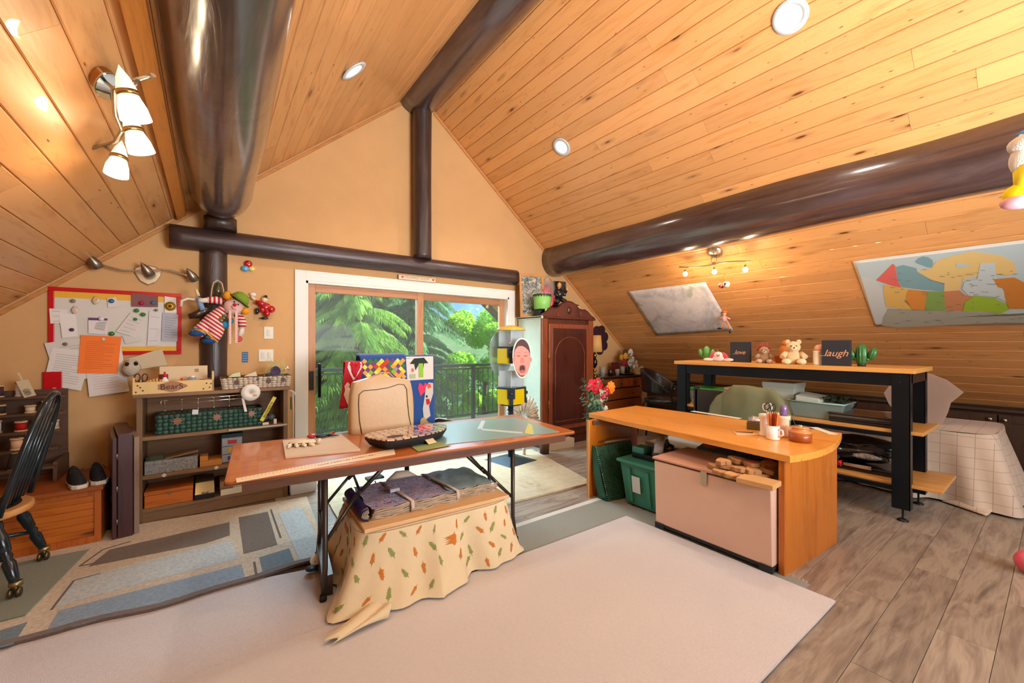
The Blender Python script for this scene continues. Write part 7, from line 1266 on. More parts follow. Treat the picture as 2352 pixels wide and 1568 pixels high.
def cactus(px, x, s, lab, g1, g2, pot, arms):
    p = onW(px, x); t = E('cactus', lab, 'cactus', p, -1.4); G1 = mat('cactus_'+g1.strip('#'), g1, .35, coat=.3)
    def ribbed(prof, nm, loc=(0, 0, 0), rot=(0, 0, 0)):
        b = B(); n = 40; vs = [(r*(1+.10*cos(10*2*pi*j/n))*cos(2*pi*j/n), r*(1+.10*cos(10*2*pi*j/n))*sin(2*pi*j/n), z) for r, z in prof for j in range(n)]; m_ = len(prof)
        b.at(loc, rot).put(vs, [(i*n+j, i*n+(j+1) % n, (i+1)*n+(j+1) % n, (i+1)*n+j) for i in range(m_-1) for j in range(n)], 0, True); return b.obj(nm, G1, t)
    body = [(.018*s, .0), (.03*s, .03*s), (.037*s, .08*s), (.035*s, .14*s), (.024*s, .175*s), (.0, .188*s)]; ribbed(body, 'stem')
    am = [(.0, -.01), (.018*s, .0), (.026*s, .03*s), (.024*s, .065*s), (.014*s, .09*s), (.0, .097*s)]
    for sx, z in arms: ribbed(am, 'arm', (sx*.058*s, 0, z*s), (0, sx*.25, 0)); B().tube([(sx*.02*s, 0, (z-.01)*s), (sx*.05*s, 0, (z)*s)], .014*s, 8).obj('arm_joint', G1, t)
    B().lathe([(.028*s, -.0), (.03*s, .025*s), (.0, .026*s)], 16).obj('base', mat('cactus_base_'+pot.strip('#'), pot, .5), t); return t
c1 = cactus(1623, 4.70, .92, 'light green ceramic cactus at the left end of the workbench', '#5fa554', '#3f8040', '#6f7f60', [(-1, .055), (1, .05)])
c2 = cactus(1979, 4.60, 1.05, 'dark green ribbed ceramic cactus on a black base at the right of the laugh sign', '#336f33', '#2c6a2c', '#25321f', [(-1, .06), (1, .06)])
def plaque(px0, px1, pytop, x, word, lab, size):
    a, c = AX(px0, 828, x), AX(px1, 828, x); h = AX((px0+px1)/2, pytop, x).z-WT_; w = a.y-c.y; t = E('word_block', lab, 'sign', (x, (a.y+c.y)/2, WT_), -pi/2)
    B().box(-w/2, w/2, 0, .04, 0, h).obj('block_body', mat('sign_charcoal', '#2a2d33', .6), t, bev=.002); text('lettering', word, size, mat('letter_copper', '#d9a07a', .4), t, (0, -.001, h*.48), (pi/2, 0, 0), .0015, shear=.35); B().box(-size*len(word)*.30, -size*len(word)*.16, -.0025, 0, h*.48-size*.28, h*.48-size*.24).obj('flourish', MATS['letter_copper'], t)
plaque(1677, 1722, 785, 4.58, 'love', 'small charcoal block with the word love in copper letters', .065); plaque(1887, 1953, 781, 4.52, 'laugh', 'larger charcoal block with the word laugh in copper letters', .085)
def plush(px, x, s, lab, nm, col, col2, build):
    p = onW(px, x); t = E(nm, lab, 'plush toy', p, -1.15); build(t, s, mat('plush_'+col.strip('#'), col, .95, bump=.8, bs=140, sheen=.4), mat('plush_'+col2.strip('#'), col2, .95, bump=.6, bs=140, sheen=.4)); return t
EYE = mat('eye_black', '#14100e', .15)
def lying(t, s, m1, m2):
    B().blob((0, 0, .035*s), (.07*s, .05*s, .035*s)).blob((.0, -.02*s, .06*s), (.045*s, .04*s, .04*s)).obj('body', m1, t); B().blob((-.05*s, -.015*s, .06*s), (.025*s, .02*s, .05*s), rot=Matrix.Rotation(.7, 3, 'Y')).blob((.055*s, -.015*s, .05*s), (.03*s, .02*s, .05*s), rot=Matrix.Rotation(-.6, 3, 'Y')).tube([(0, 0, .09*s), (-.01*s, 0, .12*s)], .006, 6).obj('ears', m2, t)
    B().blob((-.09*s, -.02*s, .02*s), (.05*s, .03*s, .016*s)).blob((.09*s, -.02*s, .02*s), (.05*s, .03*s, .016*s)).obj('paws', mat('plush_pale', '#f0d6c6', .95), t); B().blob((-.012*s, -.06*s, .07*s), .004*s).blob((.012*s, -.06*s, .07*s), .004*s).obj('eyes', EYE, t); B().blob((0, -.062*s, .06*s), (.012*s, .008*s, .008*s)).obj('nose', m2, t)
plush(1650, 4.55, 1.1, 'red and white floppy-eared plush lying beside the light green cactus', 'plush_puppy', '#ecd9cc', '#c43a4a', lying)
def sitting(hair, snout):
    def f(t, s, m1, m2):
        B().blob((0, .01*s, .05*s), (.05*s, .045*s, .058*s), wob=.1).obj('body', m1, t); B().blob((0, -.0, .125*s), (.045*s, .042*s, .042*s), wob=.1).obj('head', m1, t); B().blob((0, -.042*s, .115*s), (.022*s, .022*s, .017*s)).obj('muzzle', m2, t)
        B().blob((-.045*s, -.045*s, .02*s), (.03*s, .045*s, .022*s)).blob((.045*s, -.045*s, .02*s), (.03*s, .045*s, .022*s)).obj('feet', m2, t); B().tube([(-.045*s, 0, .08*s), (-.07*s, -.03*s, .05*s)], [.018*s, .02*s], 8).tube([(.045*s, 0, .08*s), (.07*s, -.03*s, .05*s)], [.018*s, .02*s], 8).obj('arms', m1, t)
        B().blob((-.016*s, -.04*s, .133*s), .0045*s).blob((.016*s, -.04*s, .133*s), .0045*s).blob((0, -.064*s, .12*s), (.006*s, .005*s, .005*s)).obj('eyes_and_nose', EYE, t)
        if hair:
            R = random.Random(3); b = B()
            for k in range(46): a = R.uniform(0, 2*pi); e = R.uniform(-.1, 1); d = Vector((cos(a)*cos(e), .4+.3*sin(a)*cos(e), sin(e))).normalized(); c0 = Vector((0, .01*s, .13*s)); b.tube([c0+d*.035*s, c0+d*.062*s, c0+d*.078*s+Vector((0, 0, .008))], [.006*s, .005*s, .001], 5)
            b.obj('mane', mat('mane_red', '#a8483c', .9), t)
        else: B().blob((-.034*s, .005*s, .162*s), (.016*s, .010*s, .018*s)).blob((.034*s, .005*s, .162*s), (.016*s, .010*s, .018*s)).obj('ears', m1, t)
    return f
plush(1755, 4.56, 1.0, 'tan lion plush with a spiky reddish mane next to the love block', 'plush_lion', '#a8825c', '#c9a37a', sitting(True, 0))
plush(1822, 4.54, 1.32, 'large fluffy cream bear plush sitting in the middle of the workbench', 'plush_bear', '#ecc690', '#f2d8a8', sitting(False, 0))
p = onW(1790, 4.72); tag(B().lathe([(.0, 0), (.035, 0), (.045, .07), (.048, .085), (.0, .085)], 20).obj('terracotta_pot', mat('terracotta', '#b5602c', .6), None, p), 'terracotta pot behind the lion and the cream bear', 'pot')
p = onW(1803, 4.78); t = tag(B().blob((0, 0, .10), (.06, .05, .09), wob=.2).blob((0, -.01, .20), (.04, .04, .035)).obj('orange_plush', mat('orange_fur', '#c9762f', .95, bump=.8), None, p), 'small orange plush peeking out behind the cream bear', 'plush toy')
p = onW(1878, 4.58); t = E('white_mug_toy', 'white container with a peach plush inside left of the laugh block', 'container', p); B().lathe([(0, 0), (.042, 0), (.036, .01), (.036, .12), (.042, .13), (0, .13)], 20).obj('container_body', mat('ivory', '#ecdcc0', .35), t); B().blob((.0, -.02, .155), (.04, .045, .035), wob=.2).obj('plush_top', mat('peach_fur', '#e5a98a'), t)
# mid shelf
MZ = .718
def onM(px, x): p = AX(px, 900, x); return Vector((x, p.y, MZ))
p = onM(1622, 4.62); t = E('lidded_tub', 'clear tub with a bright green lid on the left of the middle bench shelf', 'tub', p); B().hexa([(-.12, -.10, 0), (.12, -.10, 0), (.12, .11, 0), (-.12, .11, 0), (-.14, -.125, .16), (.14, -.125, .16), (.14, .14, .16), (-.14, .14, .16)]).obj('body', glassy('tub_clear', '#eaf6ea', .1, .30), t, bev=.008); B().box(-.15, .15, -.135, .15, .16, .19).obj('lid', mat('lid_green', '#3fa03a', .35), t, bev=.01); R = random.Random(4)
b = B(); [b.blob((R.uniform(-.11, .08), R.uniform(-.10, .10), R.uniform(.02, .12)), (R.uniform(.03, .045), .035, .022), 8, 5, wob=.4) for _ in range(60)]; o = b.obj('contents', mat('tub_things', '#cbb5ab', .7, var=.5, vs=12), t); o['kind'] = 'stuff'
p = onM(1800, 4.74); t = E('white_carton', 'tall pale grey-green carton with a lid on the middle bench shelf', 'box', p); B().box(-.14, .14, -.14, .14, 0, .25).obj('body', mat('carton_pale', '#c3cbbd', .6), t, bev=.003); B().box(-.147, .147, -.147, .147, .25, .30).obj('lid', mat('carton_pale', '#c3cbbd'), t, bev=.004)
p = onM(1890, 4.62); t = E('teal_tub', 'translucent teal tub heaped with bits and dark foliage on the middle bench shelf', 'tub', p); B().hexa([(-.13, -.17, 0), (.13, -.17, 0), (.13, .20, 0), (-.13, .20, 0), (-.16, -.20, .15), (.16, -.20, .15), (.16, .235, .15), (-.16, .235, .15)]).obj('body', glassy('tub_teal', '#a9c0ba', .15, .55), t, bev=.01); B().box(-.12, .12, -.155, .18, .01, .13).obj('contents', mat('teal_contents', '#7f9a94', .7, var=.4, vs=14), t, bev=.02); B().tube([(-.163, -.203, .15), (.163, -.203, .15), (.163, .238, .15), (-.163, .238, .15)], .008, 6, closed=True).obj('rim', mat('rim_teal', '#9cc2ba', .3), t)
B().hexa([(-.11, -.02, .13), (.09, -.02, .13), (.09, .19, .13), (-.11, .19, .13), (-.11, -.0, .18), (.09, -.02, .20), (.09, .17, .225), (-.11, .19, .20)]).obj('pale_bag', mat('bag_pale', '#cfd6c6', .5), t, bev=.012)
b = B(); [b.blob((R.uniform(-.08, .08), R.uniform(-.18, -.03), R.uniform(.15, .2)), (.03, .02, .014), 6, 4, wob=.5) for _ in range(22)]; o = b.obj('dark_foliage', mat('dark_leaf_bits', '#2b3a24', .8), t); o['kind'] = 'stuff'; B().tube([(-.1, -.20, .18), (-.1, -.24, .22), (-.1, -.28, .20), (-.1, -.27, .15), (-.1, -.24, .12)], .004, 6).obj('wire_loop', BLKM, t)
for k, (lab, m) in enumerate((('lowest glossy black folder in the stack on the middle bench shelf', mat('folder_black', '#1b1a1c', .25, coat=.4)), ('second glossy black folder in the stack beside the teal tub', MATS['folder_black']), ('third black folder with a pale edge in the stack beside the teal tub', mat('folder_pale_edge', '#55504a', .35)), ('top dark brown printed portfolio on the stack beside the teal tub', mat('portfolio', '#3a281e', .3, var=.5, vs=10, coat=.3)))):
    p = onM(1995, 4.64); tag(B().box(-.19, .19, -.21, .23, 0, .02).obj('folder', m, None, (p.x, p.y+.005*(k % 2), MZ+.021*k), (0, 0, .03*((k % 3)-1)), bev=.006), lab, 'folder', 'folders on the middle bench shelf')
# lower shelf: black bags
LS = .296
def onL(px, x): p = AX(px, 1060, x); return Vector((x, p.y, LS))
BAG = mat('black_bag', '#16181a', .22, coat=.6, bump=.5, bs=9)
p = onL(1975, 4.70); t = E('black_bag', 'glossy black bag with a white print and a strap on the lower bench shelf', 'bag', p); B().blob((0, .1, .15), (.16, .33, .10), 22, 12, wob=.35, seed=2).obj('bag_body', BAG, t); B().blob((-.02, -.02, .21), (.13, .28, .075), 22, 12, wob=.5, seed=6).obj('top_fold', BAG, t); B().tube([(-.15, .1, .16), (-.17, .12, .08), (-.165, .2, .02)], .014, 6, flat=.3).obj('strap', mat('strap_grey', '#3e423f', .6), t); B().blob((-.135, -.05, .135), (.03, .12, .025), wob=.3).obj('white_print', mat('print_bw', '#b9b4ac', .5, var=.6, vs=40), t); B().blob((-.12, .26, .20), (.03, .06, .03), wob=.3).obj('grey_print', mat('print_grey2', '#c3c8c6', .5), t)
tag(B().box(-.17, .17, -.30, .40, 0, .05).obj('black_folder_stack', mat('folder_black', '#1b1a1c'), None, onL(1965, 4.70), (0, 0, 0), bev=.008), 'flat black case under the glossy bag on the lower bench shelf', 'case')
p = onL(1970, 4.54); t = E('paint_brush_pack', 'clear pack of red-tipped brushes sticking out of the lower bench shelf', 'brushes', (4.495, p.y+.02, LS+.055)); B().at((0, 0, 0), (pi/2, 0, 0)).lathe([(.0, -.2), (.02, -.10), (.03, -.08), (.0, -.079)], 12).obj('red_cone', mat('cone_red', '#d0101c', .3, coat=.5), t)
for k in range(4): B().tube([(0, .07, .006*k-.01), (0, -.12, .008*k-.012)], .003, 5).obj('brush_stick', mat('stick_pale', '#c9a58a', .4), t)
# tarp-covered chair
tp = E('tarp_covered_chair', 'chair shape under an olive green canvas cover between the desk and the workbench', 'chair cover', (4.18, 2.05, 0), 0); OL = mat('olive_canvas', '#6f7353', .85, var=.06, vs=4, bump=.3, bs=150)
outl = [(1634, 960), (1640, 925), (1650, 908), (1672, 896), (1686, 883), (1720, 884), (1752, 890), (1776, 893), (1790, 905), (1805, 930), (1818, 960)]
P_ = [AX(x, y, 4.18) for x, y in outl]; n_ = len(P_)
def tarp(u, v):
    f = u*(n_-1); i = min(n_-2, int(f)); t_ = f-i; e = P_[i].lerp(P_[i+1], t_); yy = e.y-2.05; zz = e.z
    return (-.05-.06*(1-v)+.22*max(0, v-.7)/.3+.020*sin(yy*17+v*3)*(1.1-v)+.012*mnoise.noise(Vector((yy*9, v*5, 0))), yy*(1+.10*(1-v)), .02+(zz-.02)*min(1, v/.72) if v < .72 else zz-.25*((v-.72)/.28)**2)
B().grid(tarp, 50, 20).obj('canvas', OL, tp, solid=.006); B().tube([(-.09, -.02, .10), (-.075, -.03, .5), (-.065, -.03, .93)], .004, 5).obj('seam', mat('olive_seam', '#5d6145', .85), tp)
B().box(.03, .08, -.28, -.24, 0, .95).box(.03, .08, .30, .34, 0, .95).box(.03, .08, -.26, .32, .60, .92).obj('chair_frame', mat('chair_frame_dark', '#2c2a26', .6), tp)
# ================================================================ checked-cloth covered furniture
q = N('check_cloth'); v = q.coord((1, 1, 1)); sp_ = q.n('SeparateXYZ'); q.l(v, sp_.inputs[0])
def linez(axis, per, w): f = q.math('FRACT', q.math('MULTIPLY', sp_.outputs[axis], 1/per)); return q.math('LESS_THAN', f, w/per)
ge = q.n('NewGeometry'); sn = q.n('SeparateXYZ'); q.l(ge.outputs['True Normal'], sn.inputs[0]); ny_ = q.math('ABSOLUTE', sn.outputs[1]); nz_ = q.math('ABSOLUTE', sn.outputs[2])
mx_ = q.math('MAXIMUM', q.math('MAXIMUM', q.math('MULTIPLY', linez(1, .105, .0045), q.math('LESS_THAN', ny_, .72)), q.math('MULTIPLY', linez(2, .085, .004), q.math('LESS_THAN', nz_, .6))), q.math('MULTIPLY', linez(0, .105, .0045), q.math('MAXIMUM', q.math('GREATER_THAN', ny_, .72), q.math('GREATER_THAN', nz_, .6))))
q.l(q.mix(mx_, '#d6c2ab', '#b39a86'), q.b.inputs['Base Color']); q.set(Roughness=.9, Sheen_Weight=.2); CHK_ = q.m
def draped(name, lab, x0, x1, y0, y1, z, flare, seed, mt, z0=.02, gap=None):
    cx_, cy_ = (x0+x1)/2, (y0+y1)/2; hx_, hy_ = (x1-x0)/2, (y1-y0)/2; t = E(name, lab, 'covered furniture', (cx_, cy_, 0)); per = []; n = 140; acc = [0]; pts = []
    for i in range(n): a = 2*pi*i/n; k = .22; pts.append((math.copysign(abs(cos(a))**k, cos(a)), math.copysign(abs(sin(a))**k, sin(a))))
    L_ = [0]
    for i in range(n): a, c = pts[i], pts[(i+1) % n]; L_.append(L_[-1]+math.dist((a[0]*hx_, a[1]*hy_), (c[0]*hx_, c[1]*hy_)))
    def E_(u):
        s = (u % 1)*L_[-1]; i = max(0, min(n-1, bisect.bisect_right(L_, s)-1)); f = (s-L_[i])/max(1e-9, L_[i+1]-L_[i]); a, c = pts[i], pts[(i+1) % n]; return a[0]+(c[0]-a[0])*f, a[1]+(c[1]-a[1])*f
    def fn(u, v):
        ex, ey = E_(u); a = 2*pi*u; fo = (.05*sin(a*8+seed)+.03*sin(a*15+seed*2)+.015*sin(a*27))*v
        zz = z-(z-z0)*v**1.05
        if gap: zz = max(zz, gap[2]*math.exp(-((u-gap[0])/gap[1])**2)) if v > .8 else zz
        return (ex*(hx_+flare*v+fo), ey*(hy_+flare*v+fo), zz+.006*sin(a*6+seed)*(1-v))
    b = B(); b.grid(fn, 150, 18); b.grid(lambda u, v: (fn(u, 0)[0]*(1-v), fn(u, 0)[1]*(1-v), z+.012*mnoise.noise(Vector((u*5, v*3, seed)))), 150, 6); b.obj('cloth', mt, t)
    B().box(-hx_+.03, hx_-.03, -hy_+.03, hy_-.03, 0, z-.03).obj('hidden_body', mat('dark_box', '#4a3b30'), t); return t
draped('covered_bed', 'low furniture under a cream checked cloth at the right beneath the big map', 5.30, 6.25, .34, 1.62, .63, .13, 1.0, CHK_)
draped('covered_stack', 'higher furniture under a cream checked cloth behind the workbench', 5.45, 6.2, 2.0, 2.85, .80, .09, 2.5, CHK_)
tA, tB, tC, tD = AZ(2163, 1150, .012), AZ(2265, 1184, .012), AZ(2318, 1168, .03), AZ(2250, 1145, .10); tc = (tA+tB+tC+tD)/4
b = B(); b.grid(lambda u, v: tA.lerp(tD.lerp(tC, v), u).lerp(tA.lerp(tB.lerp(tC, v), u), .5+.5*cos(pi*v))+Vector((0, 0, .035*sin(pi*u)*abs(sin(v*5))))-tc, 16, 16); tag(b.obj('cloth_tail', CHK_, None, tc, solid=.006), 'loose end of the checked cloth trailing on the floor beyond the workbench', 'cloth')
# stack of clear plastic sheets
CPS = glassy('plastic_sheet', '#e9d6c8', .25, .42); p = AX(2115, 925, 5.62)
sh_l = ['front', 'second', 'third', 'rear']
for k in range(4):
    pts = [(2060, 862), (2135, 857), (2175, 872), (2214, 901), (2184, 925), (2178, 945), (2160, 986), (2085, 986), (2040, 925), (2030, 902)] if k < 2 else [(2070, 868), (2140, 860), (2204, 898), (2176, 930), (2150, 984), (2092, 984), (2046, 925)]
    P__ = [AX(x, y, 5.60+.03*k) for x, y in pts]; c = sum(P__, Vector())/len(P__); b = B(); vv = [(0, q_.y-c.y, q_.z-c.z) for q_ in P__]; n = len(vv)
    b.put(vv+[(.008, y, z) for _, y, z in vv], [tuple(range(n)), tuple(range(2*n-1, n-1, -1))]+[(i, (i+1) % n, (i+1) % n+n, i+n) for i in range(n)])
    tag(b.obj('plastic_sheet', CPS, None, (5.60+.03*k, c.y, c.z)), sh_l[k]+' translucent pinkish plastic sheet of the bundle standing on the covered bed', 'plastic sheet', 'plastic sheets on the covered bed')
# ================================================================ maps on the right slope
NR = Vector((-SLR, 0, -1)).normalized()
def on_slope(px, py, k): return AR(px, py, 0)+NR*k
def smoothline(pts, m=6):
    out = []; n = len(pts)
    for i in range(n):
        p0, p1, p2, p3 = [Vector(pts[(i+j-1) % n]) for j in range(4)]
        for t_ in range(m): t = t_/m; out.append(tuple(.5*((2*p1)+(-p0+p2)*t+(2*p0-5*p1+4*p2-p3)*t*t+(-p0+3*p1-3*p2+p3)*t**3)))
    return out
def patchS(px, k, m, nm, par, c, th=.0008):
    P = [AR(x, y)+NR*k-c for x, y in px]; n = len(P); b = B(); cc = sum(P, Vector())/n
    b.put([cc]+P+[q_-NR*th for q_ in P], [(0, i+1, (i+1) % n+1) for i in range(n)]+[(i+1, i+1+n, (i+1) % n+1+n, (i+1) % n+1) for i in range(n)]); return b.obj(nm, m, par)
def sheetmap(cs, k0, bul, nm, m, lab):
    A_, B__, C_, D_ = [Vector(AR(x, y)) for x, y in cs]; c = (A_+B__+C_+D_)/4
    b = B(); b.grid(lambda u, v: A_.lerp(B__, u).lerp(D_.lerp(C_, u), v)+NR*(k0+bul*sin(pi*u)*sin(pi*v)+.0*u)-c, 20, 12); o = b.obj(nm, m, None, c, solid=.001); return tag(o, lab, 'map'), c
q = N('survey_map'); v = q.coord((1, 1, 1)); f = q.noise(v, 3.0, 5, .65, 1.0); f2 = q.noise(v, 11, 4, .6, 2.2); base = q.ramp(f, [(.35, '#c9cace'), (.5, '#ebe6e4'), (.62, '#efeae8')])
ln = q.ramp(f2, [(.49, '#ffffff'), (.5, '#b9b6bd'), (.51, '#ffffff')]); gr = q.ramp(q.noise(v, 5, 2), [(.64, '#ffffff'), (.72, '#a9c2a8')]); q.l(q.mix(.6, q.mix(.8, base, ln, 'MULTIPLY'), gr, 'MULTIPLY'), q.b.inputs['Base Color']); q.set(Roughness=.5)
o1_, c_ = sheetmap([(1442, 668), (1621, 646), (1685, 757), (1508, 769)], .012, .045, 'survey_map', q.m, 'pale grey survey map pinned crookedly on the right slope under the log beam')
MPB = mat('map_sea', '#bcd0d2', .4); mo, mc = sheetmap([(1958, 598), (2420, 540), (2440, 742), (2012, 748)], .010, .0, 'canada_map', mat('map_border', '#e2ded2', .45), 'large coloured map of Canada on the right slope at the right edge')
patchS([(1967, 603), (2410, 549), (2428, 736), (2014, 743)], .0125, MPB, 'sea', mo, mc)
def mp(col, pts, nm='province', k=.0140): patchS(smoothline(pts, 2) if nm == 'island' else pts, k, mat('map_'+col.strip('#'), col, .45), nm, mo, mc)
# land below the border, then the provinces (corner points read off the photograph)
mp('#a9ab9c', [(2028, 727), (2040, 706), (2160, 711), (2215, 713), (2300, 716), (2340, 722), (2425, 712), (2426, 732), (2200, 743), (2060, 750), (2026, 745)], 'united_states'); mp('#c9d3d2', [(1978, 634), (2010, 640), (2026, 664), (2032, 700), (2038, 712), (2026, 738), (2012, 742), (1998, 700)], 'pacific_shelf', .0136)
mp('#dd6f66', [(2013, 641), (2051, 603), (2057, 608), (2061, 640), (2071, 658), (2050, 654)]); mp('#7fa9b0', [(2059, 610), (2075, 606), (2105, 613), (2108, 622), (2140, 640), (2170, 648), (2169, 667), (2120, 663), (2073, 657), (2062, 640)])
mp('#ddb968', [(2029, 651), (2072, 657), (2086, 662), (2080, 680), (2097, 710), (2065, 706), (2036, 702), (2032, 680)]); mp('#dd9444', [(2086, 662), (2130, 666), (2125, 710), (2097, 710), (2078, 688)]); mp('#86ac5c', [(2131, 666), (2168, 667), (2172, 711), (2125, 711)]); mp('#c98c62', [(2168, 667), (2205, 664), (2217, 675), (2235, 678), (2212, 712), (2172, 711)])
mp('#e3c883', [(2106, 620), (2140, 614), (2150, 598), (2170, 590), (2230, 574), (2300, 584), (2330, 600), (2334, 622), (2318, 630), (2280, 625), (2240, 632), (2210, 640), (2205, 664), (2169, 666), (2169, 650), (2140, 641)]); mp('#bcd0d2', [(2198, 602), (2225, 605), (2226, 612), (2196, 610)], 'channel', .0155); mp('#7fa9b0', [(2102, 598), (2120, 586), (2142, 594), (2140, 612), (2118, 606)], 'island')
mp('#c5d6d8', [(2252, 602), (2285, 600), (2290, 640), (2308, 668), (2312, 690), (2290, 680), (2262, 676), (2225, 676), (2210, 660), (2215, 645), (2245, 638)], 'bay', .0156); mp('#9cc23a', [(2217, 690), (2240, 676), (2282, 680), (2292, 686), (2312, 695), (2318, 708), (2300, 716), (2250, 712), (2212, 712)], 'province', .0160); mp('#cf8638', [(2282, 638), (2330, 634), (2352, 645), (2400, 640), (2420, 690), (2352, 706), (2318, 706), (2308, 680), (2306, 660), (2292, 656)], 'province', .0162)
R = random.Random(6); b = B()
for k in range(70):
    x, y = R.uniform(2040, 2345), R.uniform(615, 740); w = R.uniform(4, 12); P = [AR(x, y)+NR*.0172-mc, AR(x+w, y)+NR*.0172-mc, AR(x+w, y+1.1)+NR*.0172-mc, AR(x, y+1.1)+NR*.0172-mc]; b.put(P, [(0, 1, 2, 3)])
o = b.obj('map_print', mat('map_ink', '#8a8274', .6), mo); o['kind'] = 'stuff'
# ================================================================ ceiling track lights
pl = AR(1642, 578)+NR*.0; BX_ = 4.52; tl = E('track_light', 'lit brushed nickel wave-bar track light with three bulbs on the right slope', 'light', pl); NE = NR.to_track_quat('Z', 'Y').to_euler()
B().at((0, 0, 0), NE).lathe([(.0, .0), (.085, .0), (.085, .012), (.05, .035), (0, .045)], 28).obj('canopy', NI, tl)
e0, e1 = AX(1560, 613, BX_)-pl, AX(1729, 600, BX_)-pl; bp_ = [e0.lerp(e1, k/14)+Vector((.02*sin(2*pi*k/14), 0, -.012*sin(2*pi*k/14))) for k in range(15)]
B().tube(bp_, .007, 8).obj('bar', NI, tl); mid = bp_[7]
for s in (-.03, .03): B().tube([(0, s, -.03), (mid.x, mid.y+s, mid.z)], .005, 6).obj('support_rod', NI, tl)
GLOW = mat('lit_bulb', '#fff3dc', .3, em=14, emc='#ffedcf')
for px, py in ((1574, 629), (1641, 624), (1712, 619)):
    q_ = AX(px, py, BX_)-pl; B().tube([q_+Vector((0, 0, .05)), q_+Vector((0, 0, .018))], [.009, .016], 10).obj('lamp_holder', NI, tl); B().blob(q_, (.026, .026, .028), 14, 10).obj('bulb', GLOW, tl)
    light('track_bulb', 'POINT', pl+q_+Vector((-.03, 0, -.07)), 6, WARM, size=.03)
t = E('woven_balls', 'pair of small patterned woven balls hanging from the right track light', 'ornament', AX(1663, 654, BX_-.02)); q = N('temari'); v = q.coord((1, 1, 1)); vo = q.n('TexVoronoi'); vo.inputs['Scale'].default_value = 38; q.l(v, vo.inputs['Vector']); q.l(q.ramp(vo.outputs['Color'], [(0, '#c93a3a'), (.35, '#e6d3b4'), (.7, '#2c3a5a'), (.85, '#e09a5a')], 'CONSTANT'), q.b.inputs['Base Color'])
B().blob((0, .03, -.005), .03).obj('ball', q.m, t); B().blob((-.01, -.03, 0), .036).obj('ball', q.m, t); B().tube([(0, .03, .02), (.01, 0, .13), (-.01, -.03, .03)], .0025, 5).obj('string', mat('string_orange', '#e0903a', .7), t)
pp_ = AR(1668, 722)+NR*.07; t = E('puppet', 'small pink and orange jointed puppet hanging on the edge of the grey map', 'doll', pp_); PKP, ORG = mat('puppet_pink', '#e6a9a0', .7), mat('puppet_orange', '#d9803a', .8)
B().blob((0, .0, .0), (.03, .03, .045)).tube([(0, .02, .02), (0, .06, .0)], .011, 6).tube([(0, -.02, .02), (0, -.07, -.01)], .011, 6).obj('dress', PKP, t); B().blob((0, 0, .065), .026).obj('head', mat('puppet_skin', '#e8bf98', .6), t); B().blob((.0, .0, .085), (.035, .035, .02), wob=.7).tube([(0, .02, .09), (0, .03, .12)], .006, 5).obj('hair', ORG, t); B().tube([(0, .01, -.04), (0, .035, -.10), (0, .05, -.12)], .010, 6).tube([(0, -.015, -.04), (0, -.05, -.09), (0, -.065, -.15)], .010, 6).obj('legs', ORG, t); B().blob((0, .065, -.125), (.014, .032, .012)).blob((0, -.07, -.165), (.014, .014, .028)).obj('boots', BK_, t); B().tube([(0, 0, .1), (0, 0, .2)], .0015, 4).obj('thread', mat('string_orange', '#e0903a'), t)
# left ceiling spot light
lb = AL(232, 178); NLv = Vector((SLL, 0, -1)).normalized(); sp_t = E('ceiling_spotlight', 'lit nickel spotlight bar with three white glass shades on the left slope', 'light', lb)
B().at((0, 0, 0), NLv.to_track_quat('Z', 'Y').to_euler()).prism(smooth([(-.11, 0), (0, .06), (.11, 0), (0, -.06)], 3), 0, .03).obj('canopy_box', mat('canopy_copper', '#a8723c', .25, .8), sp_t, bev=.004); B().at(NLv*.031, NLv.to_track_quat('Z', 'Y').to_euler()).prism(smooth([(-.13, 0), (0, .07), (.13, 0), (0, -.07)], 3), 0, .008).obj('canopy_plate', mat('mirror_chrome', '#b9cbd8', .06, 1), sp_t, bev=.002)
HZ = 2.27; hp_ = [AZ(300, 235, HZ), AZ(313, 316, HZ), AZ(271, 375, HZ)]
br_ = [AZ(352, 172, 2.36), AZ(318, 182, 2.36), AZ(262, 205, 2.35), AZ(266, 262, 2.35), AZ(282, 300, 2.35), AZ(265, 325, 2.35), AZ(238, 334, 2.35), AZ(208, 342, 2.35)]
B().tube([p-lb for p in [br_[0]]+[Vector(a).lerp(Vector(c), f) for a, c in zip(br_, br_[1:]) for f in (.33, .66, 1)]], .010, 8, flat=.6).tube([(0, 0, -.0), tuple(br_[2]-lb)], .006, 6).tube([tuple(Vector((.02, .03, -.01))), tuple(br_[3]-lb)], .006, 6).obj('bar', NI, sp_t)
SHG = mat('glass_shade_lit', '#fff4e2', .3, em=2.6, emc='#fff0d8'); tilt = [(.15, -.25, 0), (.1, -.3, 0), (-.1, .1, 0)]
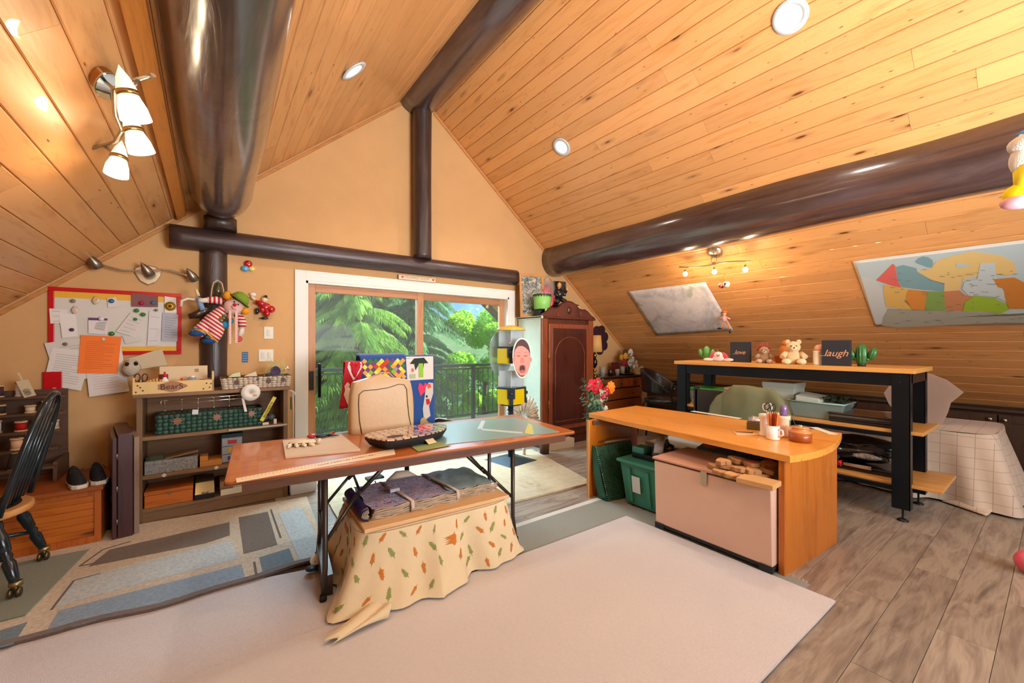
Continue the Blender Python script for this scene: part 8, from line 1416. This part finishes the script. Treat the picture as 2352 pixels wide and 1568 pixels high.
for k, (h_, br) in enumerate(zip(hp_, (br_[1], br_[4], br_[6]))):
    l_ = h_-lb; B().tube([tuple(br-lb), tuple(l_+Vector((0, 0, .03)))], .007, 8).obj('arm', NI, sp_t)
    sh_ = B().at(l_, tilt[k]).lathe([(.030, .020), (.042, -.018), (.046, -.06), (.041, -.062), (.0, -.055)], 20).obj('shade', SHG, sp_t); B().at(l_, tilt[k]).lathe([(.031, .020), (.035, .028), (.032, .038)], 20).obj('collar', mat('gold_collar', '#b99c60', .25, .9), sp_t); B().at(l_, tilt[k]).lathe([(.031, .038), (.020, .08), (.0, .12)], 18).obj('cone_tail', mat('glass_tail', '#fbe9c8', .3, em=.9, emc='#ffe9c4'), sp_t)
    light('spot_bulb', 'POINT', h_+Vector((.0, 0, -.075)), 5.5, WARM, size=.03)
light('spot_uplight', 'POINT', lb+Vector((-.16, -.28, -.09)), 7, WARM, size=.05)
# hanging plush at the right edge, pink ball
hx0 = AX(2350, 350, 3.2); t = E('hanging_plush', 'plush with a white ear and a yellow foot hanging at the right edge', 'plush toy', (3.2, hx0.y-.02, hx0.z)); WF = mat('white_fleece', '#d8cfc2', .95, bump=.6, bs=150)
def HP(px, py): p = AX(px, py, 3.2); return (0, p.y-hx0.y+.02, p.z-hx0.z)
B().tube([HP(2352, 312), HP(2338, 330), HP(2324, 352)], [.03, .028, .018], 12, flat=.6).obj('ear', WF, t); B().blob(HP(2352, 368), (.05, .05, .075), 18, 12).obj('muzzle', WF, t); B().blob(HP(2362, 355), (.04, .05, .05)).obj('face_patch', mat('pale_blue_fleece', '#a9c4cc', .95), t); B().tube([HP(2336, 313), HP(2375, 292)], .012, 8).obj('blue_ribbon', mat('ribbon_blue2', '#3a8ac4', .6), t); B().blob(HP(2362, 330), (.06, .07, .05)).obj('head', WF, t)
B().tube([HP(2362, 380), HP(2365, 430)], [.05, .05], 12).obj('body', mat('plush_yellow_body', '#e6cf2a', .9), t); B().blob(HP(2348, 445), (.05, .065, .055), 18, 12).obj('foot', mat('plush_yellow', '#ecd60a', .9), t); B().blob(HP(2345, 462), (.056, .07, .036), 18, 12).obj('foot_sole', mat('plush_pinkish', '#e2a8b4', .9), t)
cp_ = Vector((3.2, hx0.y-.05, hx0.z)); B().tube([(0, -.03, .02), (0, -.03, zc(3.2)-hx0.z-.01)], .002, 5).obj('hanging_cord', mat('cord_white', '#e6e6e6'), t)
g = AZ(2369, 1292, .073); tag(B().blob((0, 0, 0), .072, 20, 14).obj('pink_ball', mat('ball_pink', '#e86a84', .35), None, g), 'pink ball showing at the lower right edge of the picture', 'ball')
